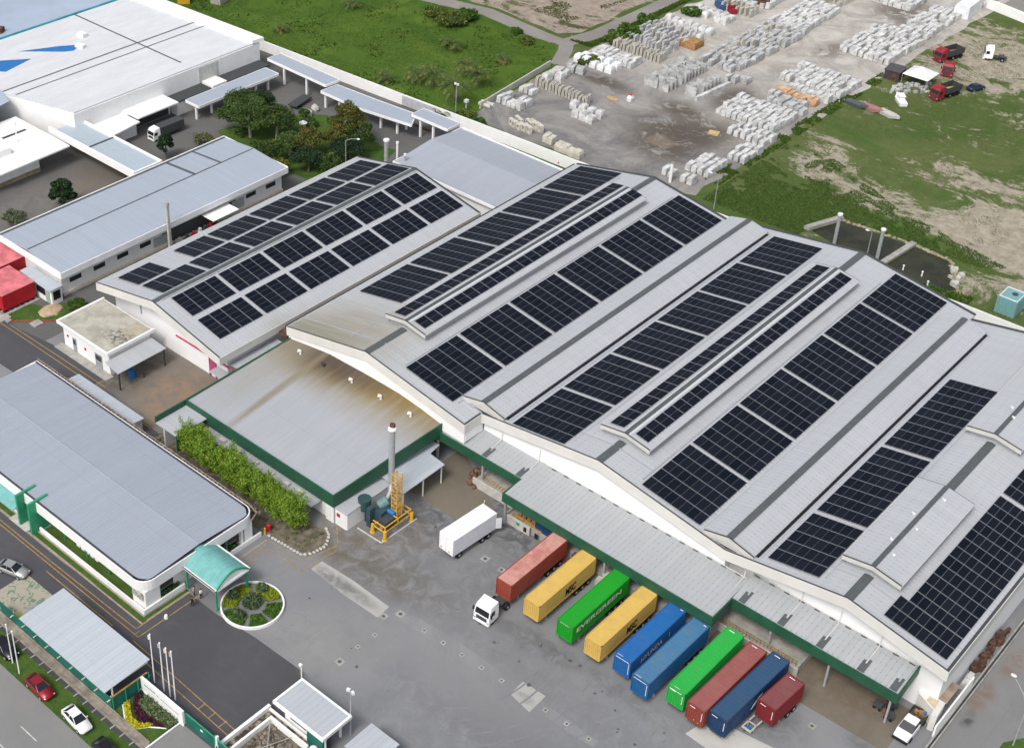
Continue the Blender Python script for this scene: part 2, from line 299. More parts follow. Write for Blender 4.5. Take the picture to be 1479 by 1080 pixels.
# ------------------------------------------------------------------ mesh building
class MB:
    def __init__(s): s.v = []; s.f = []; s.mi = []; s.k = 0
    def slot(s, k): s.k = k; return s
    def poly(s, pts):
        i = len(s.v); s.v += [tuple(p) for p in pts]; s.f.append(tuple(range(i, i + len(pts)))); s.mi.append(s.k); return s
    def box(s, x0, x1, y0, y1, z0, z1):
        return s.prism([(x0, y0), (x1, y0), (x1, y1), (x0, y1)], z0, z1)
    def prism(s, pts, z0, z1, top=None):
        """vertical extrusion; top = optional different outline at z1"""
        area = sum(pts[i][0] * pts[(i + 1) % len(pts)][1] - pts[(i + 1) % len(pts)][0] * pts[i][1] for i in range(len(pts)))
        t = top or pts
        if area < 0: pts = pts[::-1]; t = t[::-1]
        n = len(pts); i = len(s.v)
        s.v += [(p[0], p[1], z0) for p in pts] + [(p[0], p[1], z1) for p in t]
        s.f.append(tuple(range(i + n - 1, i - 1, -1))); s.f.append(tuple(range(i + n, i + 2 * n)))
        for a in range(n):
            b = (a + 1) % n; s.f.append((i + a, i + b, i + n + b, i + n + a))
        s.mi += [s.k] * (n + 2); return s
    def obox(s, c, sx, sy, z0, z1, a=0):
        ca, sa = math.cos(a), math.sin(a)
        return s.prism([(c[0] + ca * x - sa * y, c[1] + sa * x + ca * y) for x, y in ((-sx / 2, -sy / 2), (sx / 2, -sy / 2), (sx / 2, sy / 2), (-sx / 2, sy / 2))], z0, z1)
    def ext(s, pts, axis, a, b):
        """extrude a closed outline in the plane across `axis` ('y': pts are (x,z); 'x': pts are (y,z)) from a to b"""
        n = len(pts); i = len(s.v)
        mk = (lambda p, t: (p[0], t, p[1])) if axis == 'y' else (lambda p, t: (t, p[0], p[1]))
        s.v += [mk(p, a) for p in pts] + [mk(p, b) for p in pts]
        s.f.append(tuple(range(i, i + n))); s.f.append(tuple(range(i + 2 * n - 1, i + n - 1, -1)))
        for q in range(n):
            r = (q + 1) % n; s.f.append((i + q, i + n + q, i + n + r, i + r))
        s.mi += [s.k] * (n + 2); return s
    def tube(s, p0, p1, r0, r1=None, n=8, cap=True):
        r1 = r0 if r1 is None else r1
        a, b = Vector(p0), Vector(p1); d = (b - a)
        if d.length < 1e-6: return s
        d.normalize(); u = d.orthogonal().normalized(); v = d.cross(u); i = len(s.v)
        for q in range(n):
            t = 2 * math.pi * q / n; s.v.append(tuple(a + (u * math.cos(t) + v * math.sin(t)) * r0))
        for q in range(n):
            t = 2 * math.pi * q / n; s.v.append(tuple(b + (u * math.cos(t) + v * math.sin(t)) * r1))
        for q in range(n): s.f.append((i + q, i + (q + 1) % n, i + n + (q + 1) % n, i + n + q))
        s.mi += [s.k] * n
        if cap: s.f.append(tuple(range(i + n - 1, i - 1, -1))); s.f.append(tuple(range(i + n, i + 2 * n))); s.mi += [s.k] * 2
        return s
    def path(s, pts, r, n=6):
        for a, b in zip(pts, pts[1:]): s.tube(a, b, r, r, n)
        return s
    def ball(s, c, rx, ry, rz, nu=10, nv=6, wob=0):
        i = len(s.v)
        for a in range(nv + 1):
            ph = math.pi * a / nv
            for b in range(nu):
                th = 2 * math.pi * b / nu; k = 1 + U(-wob, wob)
                s.v.append((c[0] + rx * k * math.sin(ph) * math.cos(th), c[1] + ry * k * math.sin(ph) * math.sin(th), c[2] + rz * k * math.cos(ph)))
        for a in range(nv):
            for b in range(nu):
                s.f.append((i + a * nu + b, i + (a + 1) * nu + b, i + (a + 1) * nu + (b + 1) % nu, i + a * nu + (b + 1) % nu)); s.mi.append(s.k)
        return s
    def loft(s, rings, cap=True):
        """rings: lists of 3-D points of equal length"""
        n = len(rings[0]); i = len(s.v)
        for r in rings: s.v += [tuple(p) for p in r]
        for a in range(len(rings) - 1):
            for b in range(n):
                s.f.append((i + a * n + b, i + a * n + (b + 1) % n, i + (a + 1) * n + (b + 1) % n, i + (a + 1) * n + b)); s.mi.append(s.k)
        if cap:
            s.f.append(tuple(range(i + n - 1, i - 1, -1))); s.f.append(tuple(range(i + (len(rings) - 1) * n, i + len(rings) * n))); s.mi += [s.k] * 2
        return s
    def leaves(s, c, rx, ry, rz, n, size, hollow=.35, flat=.0, long=1.6):
        for _ in range(n):
            while True:
                p = Vector((U(-1, 1), U(-1, 1), U(-1, 1))); l = p.length
                if hollow < l < 1: break
            q = Vector((c[0] + p.x * rx, c[1] + p.y * ry, c[2] + p.z * rz))
            d = Vector((U(-1, 1), U(-1, 1), U(-.8, .8) - flat)); d.normalize()
            e = d.cross(Vector((U(-1, 1), U(-1, 1), U(-1, 1)))).normalized(); k = size * U(.6, 1.3)
            d = d * k * long * .5; e = e * k * .5
            s.poly([q - d, q + e * .8, q + d, q - e * .8])
        return s
    def build(s, name, mats, parent=None, origin=(0, 0, 0), smooth=False):
        me = bpy.data.meshes.new(name); o = origin
        me.from_pydata([(x - o[0], y - o[1], z - o[2]) for x, y, z in s.v], [], s.f)
        for mt in (mats if isinstance(mats, (list, tuple)) else [mats]): me.materials.append(M[mt] if isinstance(mt, str) else mt)
        me.polygons.foreach_set('material_index', s.mi)
        if smooth: me.polygons.foreach_set('use_smooth', [True] * len(me.polygons))
        me.update()
        ob = bpy.data.objects.new(name, me); COL.objects.link(ob)
        if parent is not None: ob.parent = parent
        return ob
def tag(o, label=None, cat=None, group=None, kind=None):
    if label: o['label'] = label
    if cat: o['category'] = cat
    if group: o['group'] = group
    if kind: o['kind'] = kind
    return o
class Thing:
    """an Empty at the thing's base; parts are built in world coordinates (or local ones when loc is the origin)"""
    def __init__(s, name, label, cat, loc=(0, 0, 0), group=None, rot=0):
        s.e = bpy.data.objects.new(name, None); COL.objects.link(s.e); s.e.empty_display_size = .5
        s.o = loc; s.e.location = loc; s.e.rotation_euler = (0, 0, rot); tag(s.e, label, cat, group)
    def part(s, name, mb, mats, parent=None, smooth=False, local=False, label=None):
        o = mb.build(name, mats, parent or s.e, (0, 0, 0) if local else s.o, smooth)
        if label: o['label'] = label
        return o
def solo(name, mb, mats, label, cat, group=None, smooth=False, kind=None):
    xs = [v[0] for v in mb.v]; ys = [v[1] for v in mb.v]; zs = [v[2] for v in mb.v]
    o = ((min(xs) + max(xs)) / 2, (min(ys) + max(ys)) / 2, min(zs))
    ob = mb.build(name, mats, None, o, smooth); ob.location = o
    return tag(ob, label, cat, group, kind)
def dup(o, loc=None, rot=None, label=None, group=None, parent=None):
    r = o.copy(); COL.objects.link(r)
    if parent is not None: r.parent = parent
    if loc is not None: r.location = loc
    if rot is not None: r.rotation_euler = (0, 0, rot)
    if label: r['label'] = label
    if group: r['group'] = group
    for ch in list(o.children): dup(ch, parent=r)
    return r
def sheet(name, pts, z, mat):
    mb = MB(); a = sum(pts[i][0] * pts[(i + 1) % len(pts)][1] - pts[(i + 1) % len(pts)][0] * pts[i][1] for i in range(len(pts)))
    mb.poly([(x, y, z) for x, y in (pts if a > 0 else pts[::-1])])
    return tag(mb.build(name, mat), kind='structure')
def R4(x0, x1, y0, y1): return [(x0, y0), (x1, y0), (x1, y1), (x0, y1)]
def parts(T, name, boxes, mat, parent=None):
    for b in boxes: T.part(name, MB().box(*b), mat, parent)
def ribbon(mb, pts, w_, z):
    """one unbroken band of constant width along a bent line"""
    L_, R_ = [], []
    for i, p in enumerate(pts):
        a = pts[max(0, i - 1)]; b = pts[min(len(pts) - 1, i + 1)]; d = Vector((b[0] - a[0], b[1] - a[1])).normalized(); n = Vector((-d.y, d.x)) * w_ / 2
        L_.append((p[0] + n.x, p[1] + n.y, z)); R_.append((p[0] - n.x, p[1] - n.y, z))
    for i in range(len(pts) - 1): mb.poly([R_[i], R_[i + 1], L_[i + 1], L_[i]])
    return mb
def strip(mb, pts, w_, z):
    """flat painted strip of width w_ along a polyline"""
    for a, b in zip(pts, pts[1:]):
        d = Vector((b[0] - a[0], b[1] - a[1])).normalized(); n = Vector((-d.y, d.x)) * w_ / 2; e = d * w_ / 2
        mb.poly([(a[0] - n.x - e.x, a[1] - n.y - e.y, z), (b[0] - n.x + e.x, b[1] - n.y + e.y, z), (b[0] + n.x + e.x, b[1] + n.y + e.y, z), (a[0] + n.x - e.x, a[1] + n.y - e.y, z)])
    return mb
def wobbly(pts, amp=.8, step=3):
    out = []
    for i, a in enumerate(pts):
        b = pts[(i + 1) % len(pts)]; L_ = math.hypot(b[0] - a[0], b[1] - a[1]); n = max(1, int(L_ / step))
        for k in range(n): out.append((a[0] + (b[0] - a[0]) * k / n + U(-amp, amp), a[1] + (b[1] - a[1]) * k / n + U(-amp, amp)))
    return out
# ================================================================== ground
sheet('ground', [(-1500, -400), (900, -400), (900, 2200), (-1500, 2200)], 0, 'ground')
sheet('grass_field', [(-900, 207.5), (-229, 207.5), (-188.5, 208.7), (-158, 210), (-173.5, 217), (-176, 246), (-181.5, 254.5), (-183.6, 257.2), (-208, 259), (-225.6, 255), (-330, 231), (-900, 231)], .004, 'field')
sheet('sand_ground', wobbly([(-900, 262), (-330, 243), (-226, 262), (-208, 265), (-188, 262.5), (-184.5, 268), (-183, 300), (-182, 420), (-900, 420)], .8, 5), .006, 'waste')
tr = [(-420, 212), (-330, 236), (-226, 257.5), (-208, 261.5), (-190, 259.5), (-183, 260), (-180.5, 270), (-180, 300), (-179, 420)]
mb = MB()
ribbon(mb, tr, 4.6, .014)
ribbon(mb, [(-183.5, 261.5), (-180.2, 256.5), (-176.8, 249)], 3.4, .0115)
tag(mb.build('track', 'track'), kind='structure')
sheet('stone_yard', wobbly([(-174, 214), (-176.5, 247), (-175.5, 300), (-171, 330), (-165, 560), (-60, 620), (-112, 400), (-119, 352), (-120, 300), (-120.5, 255), (-121, 219), (-127, 216)], .7, 4), .01, 'yard')
# factory compound paving and its zones
sheet('rear_yard', [(-520, 95), (-170, 95), (-170, 209.5), (-188, 208.7), (-229, 206.8), (-520, 196)], .004, 'back_yard')
sheet('yard', [(-170, 64), (-28.6, 64), (-28.6, 216.5), (-60, 215), (-158, 209.8), (-170, 209.4)], .008, 'apron')
sheet('far_yard', [(-60, 198), (-20, 198), (-20, 216), (-60, 216)], .0085, 'back_yard')
sheet('driveway', [(-190, 64), (-74, 64), (-74, 75), (-75.5, 81.5), (-84, 84.4), (-90.6, 83.7), (-98, 83.5), (-104.6, 82.8), (-110, 82.8), (-110, 76), (-126, 74.9), (-190, 74.9)], .012, 'drive')
sheet('side_lane', [(-210, 93.5), (-136.8, 96.0), (-136.8, 101.2), (-154.0, 102.2), (-154.0, 103.8), (-168.5, 103.8), (-176, 102.6), (-210, 102.6)], .0125, 'drive')
sheet('loading_ground', [(-57, 121.5), (-32, 122.0), (-32, 130), (-57, 130)], .012, 'loading')
sheet('loading_slab', [(-103.5, 117.5), (-89, 117.5), (-89, 121), (-93, 124), (-103.5, 130)], .012, 'loading')
sheet('court', [(-154.9, 102.0), (-136.6, 101.0), (-136.6, 116.2), (-154.9, 116.2)], .0145, 'court')
sheet('entrance_paving', R4(-111.4, -104.4, 82.8, 89.2), .016, 'plaza')
sheet('road', [(-400, 30), (0, 30), (0, 52), (-77, 58.2), (-99, 58.9), (-123, 59), (-400, 60)], .008, 'road')
sheet('verge', [(-400, 60), (-123, 59), (-99, 58.9), (-77, 58.2), (-77, 62.6), (-400, 62.9)], .012, 'lawn')
sheet('side_road', [(-28.4, 60), (-16, 60), (-16, 215), (-28.4, 215)], .013, 'side_road')
sheet('side_grass', [(-22.2, 60), (-16, 60), (-16, 137), (-18, 137.4), (-20.5, 136), (-22.4, 133)], .017, 'lawn')
sheet('entry_paving', [(-94.3, 62.8), (-77, 62.8), (-77, 68.6), (-94.3, 68.4)], .016, 'road')
sheet('boundary_verge', [(-158, 205.2), (-60, 210.2), (-60, 215), (-158, 209.8)], .012, 'lawn')
sheet('garden', wobbly([(-207, 173), (-196, 170), (-173, 171), (-171, 184), (-174, 192), (-196, 193.5), (-203, 186)], .5, 3), .014, 'lawn')
sheet('roadside_lawn', [(-205, 105), (-178.5, 103.2), (-170.5, 111.5), (-171, 115), (-176, 115), (-178, 109.5), (-186, 106), (-205, 108)], .014, 'lawn')
sheet('pond', [(-98, 223.2), (-95.5, 230.3), (-82.5, 231.2), (-74.8, 231), (-69.5, 222.6), (-73, 218.3), (-85, 219.6)], .03, 'water')
# painted lines and dashes
mb = MB()
strip(mb, [(-190, 74.05), (-127.8, 73.9), (-109.9, 74.1), (-109.9, 83)], .13, .018)
strip(mb, [(-126.4, 72.4), (-112.5, 72.4)], .13, .018)
strip(mb, [(-190, 73.4), (-108.6, 73.4), (-108.6, 83.5)], .13, .018)
for x in (-109.3,): strip(mb, [(x, 73.4), (x, 74.1)], .12, .02)
strip(mb, [(-108.4, 71.5), (-88.6, 70.9)], .13, .018); strip(mb, [(-108.5, 72.6), (-100.5, 72.4), (-88.5, 72)], .13, .0185)
for x in (-94.5, -92.6, -90.7, -88.9): strip(mb, [(x, 71), (x, 72.2)], .12, .02)
strip(mb, [(-108.8, 90.5), (-109.5, 96.7), (-103.5, 97.1), (-102.2, 102.6), (-104.8, 105)], .12, .018)
strip(mb, [(-107.9, 90.5), (-108.5, 95.6), (-102.2, 95.8), (-101.6, 101.6)], .12, .018)
ribbon(mb, [(-178, 102.3), (-166, 102.5), (-153, 102.6)], .13, .019); ribbon(mb, [(-190, 101.4), (-172, 101.6), (-153, 101.7), (-140, 101.0)], .13, .02)
strip(mb, [(-57, 121.3), (-46, 121.2)], .12, .018)
tag(mb.build('road_marking', 'yellow_line'), kind='structure')
mb = MB()
for x in (-131, -119, -107.5, -96): strip(mb, [(x, 55.1), (x + 3, 55.1)], .14, .014)
strip(mb, [(-130, 51.9), (-80, 51.9)], .12, .014)
strip(mb, [(-24.6, 70), (-24.4, 128)], .12, .019)
tag(mb.build('lane_marking', 'white_line'), kind='structure')
# worn concrete repairs and service covers
sheet('concrete_strip', [(-101.6, 96.9), (-95, 96.5), (-89.2, 96.6), (-89.4, 99.0), (-96, 99.2), (-101.6, 98.9)], .02, 'slab')
sheet('concrete_patch', [(-69, 98.6), (-65.6, 98), (-65.7, 101.3), (-69.1, 101.2)], .02, 'slab')
for q, (xa, ya, xb, yb, bend) in enumerate(((-69, 107, -78, 88, 4), (-64.8, 107, -71, 88, 3), (-57, 106, -62, 84, -3), (-53, 107, -66, 88, 5), (-47, 108, -52, 84, 3), (-43, 112, -50, 90, -4))):
    for off in (0, 1.9):
        L_ = math.hypot(xb - xa, yb - ya); nx1, ny1 = -(yb - ya) / L_, (xb - xa) / L_; pts_ = []
        for k in range(15): t = k / 14; h_ = bend * math.sin(math.pi * t); pts_.append((xa + (xb - xa) * t + nx1 * (h_ + off), ya + (yb - ya) * t + ny1 * (h_ + off)))
        tag(ribbon(MB(), pts_, .24, .0215 + q * .0008 + off * .0002).build('tyre_mark', 'tyremark'), kind='structure')
for q in range(34):
    x_, y_ = (U(-80, -46), U(100, 108)) if q < 20 else (U(-98, -45), U(84, 118)); r_ = U(.08, .3)
    sheet('oil_spot', [(x_ + r_ * U(.6, 1.3) * math.cos(a_ * .7), y_ + r_ * U(.6, 1.3) * math.sin(a_ * .7)) for a_ in range(9)], .034 + q * .0002, 'oil')
sheet('concrete_pad', [(-50.3, 108.2), (-49.4, 112.4), (-41.5, 113.6), (-40.5, 109.2), (-46, 108)], .02, 'slab')
sheet('trench_patch', wobbly([(-88, 98.4), (-57, 99.0), (-57, 100.2), (-79, 100.6), (-86, 100.2)], .12, 2), .0165, 'trench')
places = {0: 'beside the long worn concrete strip', 1: 'first beyond the corner of the worn strip', 2: 'nearest to the dark driveway', 3: 'between driveway and worn strip', 4: 'just off the end of the worn strip',
          5: 'in front of the white cab tractor', 6: 'facing the first yellow container', 7: 'facing the green lettered container', 8: 'facing the second yellow container', 9: 'facing the bright blue container',
          10: 'just past the square concrete patch', 11: 'facing the leaning row of red and navy boxes', 12: 'nearest the bottom edge of the yard', 13: 'under the open dock door lane', 14: 'next to the red container flank', 15: 'near the small dark red container'}
for i, (x, y, r) in enumerate([(-88.8, 97.3, .55), (-87.5, 99.1, .62), (-87.5, 88.0, .6), (-87.6, 91.3, .34), (-87.4, 94.2, .34), (-83.4, 99.1, .36), (-80.3, 99.2, .38), (-77.3, 99.3, .34), (-74.2, 99.4, .36),
                               (-71.1, 99.5, .36), (-64.4, 99.6, .36), (-61.3, 99.7, .36), (-58.1, 99.7, .36), (-86.1, 114.4, .6), (-83.2, 114.3, .5), (-40.0, 119.6, .5)]):
    t = Thing('manhole', 'square access cover in a pale frame, ' + places[i], 'manhole cover', (x, y, 0), 'service covers set in the yard')
    r *= .85; t.part('frame', MB().box(x - r, x + r, y - r, y + r, .01, .03), 'concrete'); t.part('cover', MB().tube((x, y, .02), (x, y, .042), r * .5, r * .5, 10), 'cap')

# ================================================================== main warehouse
WH = Thing('warehouse', 'huge grey roofed warehouse with three long gabled bays and a green edged loading canopy', 'warehouse', (-80, 150, 0))
prof1 = [(-135.9, 8.4), (-119, 12), (-99.6, 9)]
prof2 = [(-99.6, 9), (-79.5, 12), (-59.4, 9.0)]; prof3 = [(-59.4, 9.0), (-42.9, 12), (-29.6, 9.5)]
def slab(mb, prof, y0, y1, t=.22):
    mb.ext([(x, z) for x, z in prof] + [(x, z - t) for x, z in prof[::-1]], 'y', y0, y1)
for pr, y0, y1, nm in ((prof1, 125.4, 200.4, 'north'), (prof2, 129.1, 203.2, 'mid'), (prof3, 129.1, 201.5, 'south')):
    mb = MB(); slab(mb, pr, y0, y1); WH.part('roof', mb, 'main_roof')
mb = MB()
def gable(mb, prof, y, t, z0=0, drop=.26):
    mb.ext([(x, z - drop) for x, z in prof] + [(prof[-1][0], z0), (prof[0][0], z0)], 'y', y, y + t)
gable(mb, [(-135.2, 8.5), (-119, 12), (-99.62, 9)], 129.3, .3); gable(mb, [(-99.58, 9), (-79.5, 12), (-59.4, 9)], 129.8, .3); gable(mb, [(-59.39, 9), (-42.9, 12), (-30.3, 9.6)], 131.1, .3)
gable(mb, [(-135.2, 8.5), (-119, 12), (-99.62, 9)], 199.6, .3); gable(mb, [(-99.58, 9), (-79.5, 12), (-59.4, 9)], 202.4, .3); gable(mb, [(-59.39, 9), (-42.9, 12), (-30.3, 9.6)], 200.7, .3)
mb.box(-59.6, -59.4, 130.1, 131.1, 0, 8.75); mb.box(-30.6, -30.3, 131.4, 200.7, 0, 9.35); mb.box(-135.2, -134.9, 126.4, 199.6, 0, 8.2); mb.box(-99.9, -99.62, 125.75, 129.3, 5.8, 8.7)
WH.part('wall', mb, 'bright_wall')
WH.part('wall', MB().ext([(-135.6, 7.1), (-119, 10.5), (-99.7, 7.5), (-99.7, 5.6), (-104, 5.7), (-112.2, 6.1), (-119, 6.15), (-126.8, 5.9), (-135.6, 5.4)], 'y', 125.5, 125.75), 'bright_wall')
mb = MB()
def fascia(mb, prof, y, h, t=.08):
    n = len(prof)
    mb.ext([(x, z + .04) for x, z in prof] + [(x, z - h) for x, z in prof[::-1]], 'y', y - t, y)
fascia(mb, prof1, 125.4, 1.5); fascia(mb, prof2, 129.1, 1.5); fascia(mb, prof3, 129.1, 1.5)
mb.box(-99.6, -99.52, 125.4, 129.1, 7.5, 9.04); mb.box(-29.6, -29.52, 129.02, 201.4, 8.1, 9.54); mb.box(-135.98, -135.9, 125.4, 200.4, 7.4, 8.44)
WH.part('fascia', mb, 'fascia')
for pr, y in ((prof1, 125.4), (prof2, 129.1), (prof3, 129.1)):
    WH.part('gutter', MB().ext([(x, z + .08) for x, z in pr] + [(x, z + .0) for x, z in pr[::-1]], 'y', y - .01, y + .22), 'dark')   # dark gutter just inside each roof edge
for pr, y in ((prof1, 200.1), (prof2, 202.9), (prof3, 201.2)):
    WH.part('gutter', MB().ext([(x, z + .09) for x, z in pr] + [(x, z + .0) for x, z in pr[::-1]], 'y', y, y + .55), 'dark')
parts(WH, 'gutter', [(-29.95, -29.62, 129.35, 201.1, 9.52, 9.62), (-99.9, -99.62, 125.7, 129.05, 9.0, 9.1), (-136.5, -135.99, 125.6, 200.2, 7.7, 8.3)], 'dark')
def capstrip(T, x, z, y0, y1, wd=.62, parent=None, s=.17):
    mb = MB(); mb.ext([(x - wd, z - wd * s + .05), (x, z + .08), (x + wd, z - wd * s + .05), (x, z + .0)], 'y', y0, y1)
    return T.part('ridge_cap', mb, 'cap', parent)
capstrip(WH, -119, 12, 125.6, 133.9); capstrip(WH, -119, 12, 191.9, 200.2)
capstrip(WH, -79.5, 12, 129.3, 134.8); capstrip(WH, -79.5, 12, 193.6, 203)
capstrip(WH, -42.9, 12, 129.3, 134.6); capstrip(WH, -42.9, 12, 155.1, 169.8)
for (xc, xl, xr, y0, y1) in ((-99.6, -103.3, -95.8, 129.4, 201.2), (-59.3, -62.9, -55.6, 129.5, 198.2)):
    mb = MB(); mb.ext([(xl, 10.05), (xc, 10.95), (xr, 10.05), (xr, 9.9), (xc, 10.8), (xl, 9.9)], 'y', y0, y1)
    vc = WH.part('valley_cover', mb, 'main_roof')
    capstrip(WH, xc, 10.95, y0 + .1, y1 - .05, .5, vc)
    mb = MB(); mb.ext([(xl + .1, 9.9), (xc, 10.78), (xr - .1, 9.9), (xr - .1, 8.95), (xl + .1, 8.95)], 'y', y0 + .1, y0 + .3)
    WH.part('gable_end', mb, 'board', vc); WH.part('gable_end', MB().ext([(xl + .1, 9.9), (xc, 10.78), (xr - .1, 9.9), (xr - .1, 9.2), (xl + .1, 9.2)], 'y', y1 - .3, y1 - .1), 'fascia', vc)
    WH.part('end_board', MB().ext([(xl, 10.07), (xc, 10.97), (xr, 10.07), (xr, 9.2), (xc, 10.1), (xl, 9.2)], 'y', y0 - .1, y0), 'board', vc); WH.part('edge_trim', MB().ext([(xl, 10.15), (xc, 11.05), (xr, 10.15), (xr, 10.07), (xc, 10.97), (xl, 10.07)], 'y', y0 - .12, y0 + .05), 'dark', vc)
    parts(WH, 'under_eave_shade', [(xr - .5, xr - .3, y0 + .8, y1 - .3, 9.46, 9.96), (xl + .3, xl + .5, y0 + .8, y1 - .3, 9.46, 9.92)], 'black', vc); zs_ = 9 + (xr + .2 - xc) * (3 / 19.5 if xc < -80 else 3 / 16.5); WH.part('eave_gap_shade', MB().box(xr + .0, xr + .4, y0 + .6, y1 - .3, zs_ - .2, zs_ + .07), 'black', vc); WH.part('drip_edge', MB().box(xr + .4, xr + .8, y0 + .6, y1 - .3, zs_ - .2, zs_ + .13), 'lap', vc)  # black strips paint in the shade of the gap below the cover's eaves
    mb = MB()
    for q in range(3): mb.box(xl + .7, xr - .6, y0 - .02, y0 + .06, 9.02 + q * .1, 9.06 + q * .1)
    WH.part('slat', mb, 'dark', vc)
def monitor(xc, y0, y1, hw=4.05, panels=True):
    ze, zr = 12.75, 13.45
    mb = MB(); mb.ext([(xc - hw, ze), (xc, zr), (xc + hw, ze), (xc + hw, ze - .14), (xc, zr - .14), (xc - hw, ze - .14)], 'y', y0, y1)
    mo = WH.part('roof_monitor', mb, 'main_roof')
    mb = MB(); i = hw - .5
    mb.ext([(xc - i, ze - .1), (xc, zr - .16), (xc + i, ze - .1), (xc + i, 11.2), (xc, 11.8), (xc - i, 11.2)], 'y', y0 + .6, y1 - .6); WH.part('monitor_wall', mb, 'roof_x', mo)
    mb = MB(); mb.ext([(xc - hw, ze + .05), (xc, zr + .05), (xc + hw, ze + .05), (xc + hw, ze - .6), (xc, zr - .6), (xc - hw, ze - .6)], 'y', y0 - .1, y0)
    WH.part('end_board', mb, 'board', mo); WH.part('end_board', MB().ext([(xc - hw, ze - .0), (xc, zr + .0), (xc + hw, ze - .0), (xc + hw, ze - .3), (xc, zr - .3), (xc - hw, ze - .3)], 'y', y1, y1 + .1), 'dark', mo); WH.part('end_trim', MB().ext([(xc - hw, ze + .12), (xc, zr + .12), (xc + hw, ze + .12), (xc + hw, ze + .05), (xc, zr + .05), (xc - hw, ze + .05)], 'y', y0 - .12, y0 + .05), 'dark', mo)
    parts(WH, 'edge_trim', [(xc + hw, xc + hw + .06, y0, y1, ze - .2, ze - .01), (xc - hw - .06, xc - hw, y0, y1, ze - .2, ze - .01)], 'board', mo)
    capstrip(WH, xc, zr, y0, y1, .32, mo)
    if panels:
        mb = MB()
        for s in (-1, 1): mb.ext([(xc + s * .34, zr + .02), (xc + s * (.72 if s > 0 else .56), zr - .045), (xc + s * (.72 if s > 0 else .56), zr - .11), (xc + s * .34, zr - .05)], 'y', y0 + .3, y1 - .3)
        WH.part('walkway_strip', mb, 'rail_white', mo)
    return mo
monitor(-118.9, 134.0, 191.8); monitor(-79.3, 134.9, 193.5); monitor(-42.8, 134.7, 155.0, 3.9, False); monitor(-42.8, 169.9, 200.6, 3.9, False)
for pr, y in ((prof1, 129.0), (prof2, 133.2), (prof3, 133.4)):
    for (xa, za), (xb, zb_) in zip(pr, pr[1:]): WH.part('lap_strip', MB().ext([(xa + .1, za + .025 + .01), (xb - .1, zb_ + .035), (xb - .1, zb_ + .005), (xa + .1, za + .005)], 'y', y, y + .22), 'lap')
for x_, s_ in ((-124.6, 1), (-113.4, -1), (-103.2, -1), (-85.0, 1), (-73.6, -1), (-63.2, -1), (-46.9, 1)):
    zz_ = (12 + (x_ + 119) * (3.6 / 16.9 if s_ > 0 else -3 / 19.5)) if x_ < -99.6 else (12 - abs(x_ + 79.5) * (3 / 19.5 if s_ > 0 else 3 / 20.1)) if x_ < -59.4 else 12 - abs(x_ + 42.9) * 3 / 16.5
    WH.part('cable_tray', MB().box(x_, x_ + .16, 131 if x_ > -99 else 128, 198, zz_ - .02, zz_ + .09), 'lap')
# exhaust cowls along the ridge of the last bay
for i, (px, py) in enumerate([(1460, 588), (1462, 604), (1362, 722), (1318, 741), (1322, 764), (1286, 778), (1289, 801)]):
    x, y = P(px, py, 13.2); zb = 12.0 if 155 < y < 170 else 13.2
    z0 = zb - abs(x + 42.8) * .17 - .1
    mb = MB().tube((x, y, z0), (x, y, z0 + .5), .13).tube((x, y, z0 + .42), (x + .3, y - .28, z0 + .55), .15, .19); WH.part('roof_cowl', mb, 'sheetw')
# loading canopies: three stretches with deep green edges
CZ = 5.55
def can(pts, name='canopy'):
    return MB().prism(pts, CZ - .3, CZ - .12)
mb = MB()
for x0, x1, y0, zi, y1 in ((-104.9, -88.9, 125.3, 5.85, 129.8), (-88.9, -55.8, 121.4, 5.95, 129.8), (-55.8, -33.3, 125.9, 6.1, 131.1)): mb.ext([(y0, CZ - .15), (y1, zi), (y1, zi - .17), (y0, CZ - .32)], 'x', x0, x1)
cn = WH.part('canopy', mb, 'canopy_roof')
cz = lambda x, y: (CZ - .15 + (y - 125.3) / 4.5 * .45) if x < -88.9 else (CZ - .15 + (y - 121.4) / 8.4 * .55) if x < -55.8 else (CZ - .15 + (y - 125.9) / 5.2 * .7)
mb = MB(); h0 = 4.05
mb.box(-105.0, -88.9, 125.1, 125.3, h0, CZ).box(-89.1, -88.9, 121.4, 125.1, h0, CZ).box(-89.1, -55.6, 121.2, 121.4, h0, CZ).box(-55.8, -55.6, 121.4, 125.9, h0, CZ).box(-55.6, -33.4, 125.7, 125.9, h0, CZ)
mb.ext([(125.7, h0), (125.7, CZ), (131.1, 6.25), (131.1, 4.9)], 'x', -33.4, -33.2)
WH.part('canopy_edge', mb, 'green', cn)
sk = []
for x in (-96.0, -89.9, -54.6, -49.1, -43.8, -38.4, -34.2):
    yf = 125.5 if x < -60 else 126.1; k_ = 1.9
    q_ = [(x - .42, yf), (x + .5, yf), (x + .5, yf + k_ + .35), (x + .14, yf + k_ + .35), (x + .14, yf + k_ * .8), (x - .05, yf + k_ * .8), (x - .05, yf + k_), (x - .42, yf + k_)]
    WH.part('skylight', MB().poly([(a_, b_, cz(x, b_) + .012) for a_, b_ in q_]), 'cap', cn)
mb = MB()
for x in (-96.1, -89.4, -56.4, -49.0, -43.8, -38.4): mb.path([(x + .05, 127.5, cz(x, 127.5) + .08), (x + .05, 129.4 + (1.3 if x > -56 else 0), cz(x, 129.4) + .15), (x + .05, 129.75 + (1.3 if x > -56 else 0), 7.9)], .06)
mb.path([(-88, 129.6, 6.1), (-56, 129.6, 6.1)], .06).path([(-55.5, 130.9, 6.25), (-33.6, 130.9, 6.25)], .06)
WH.part('conduit', mb, 'fascia', cn)
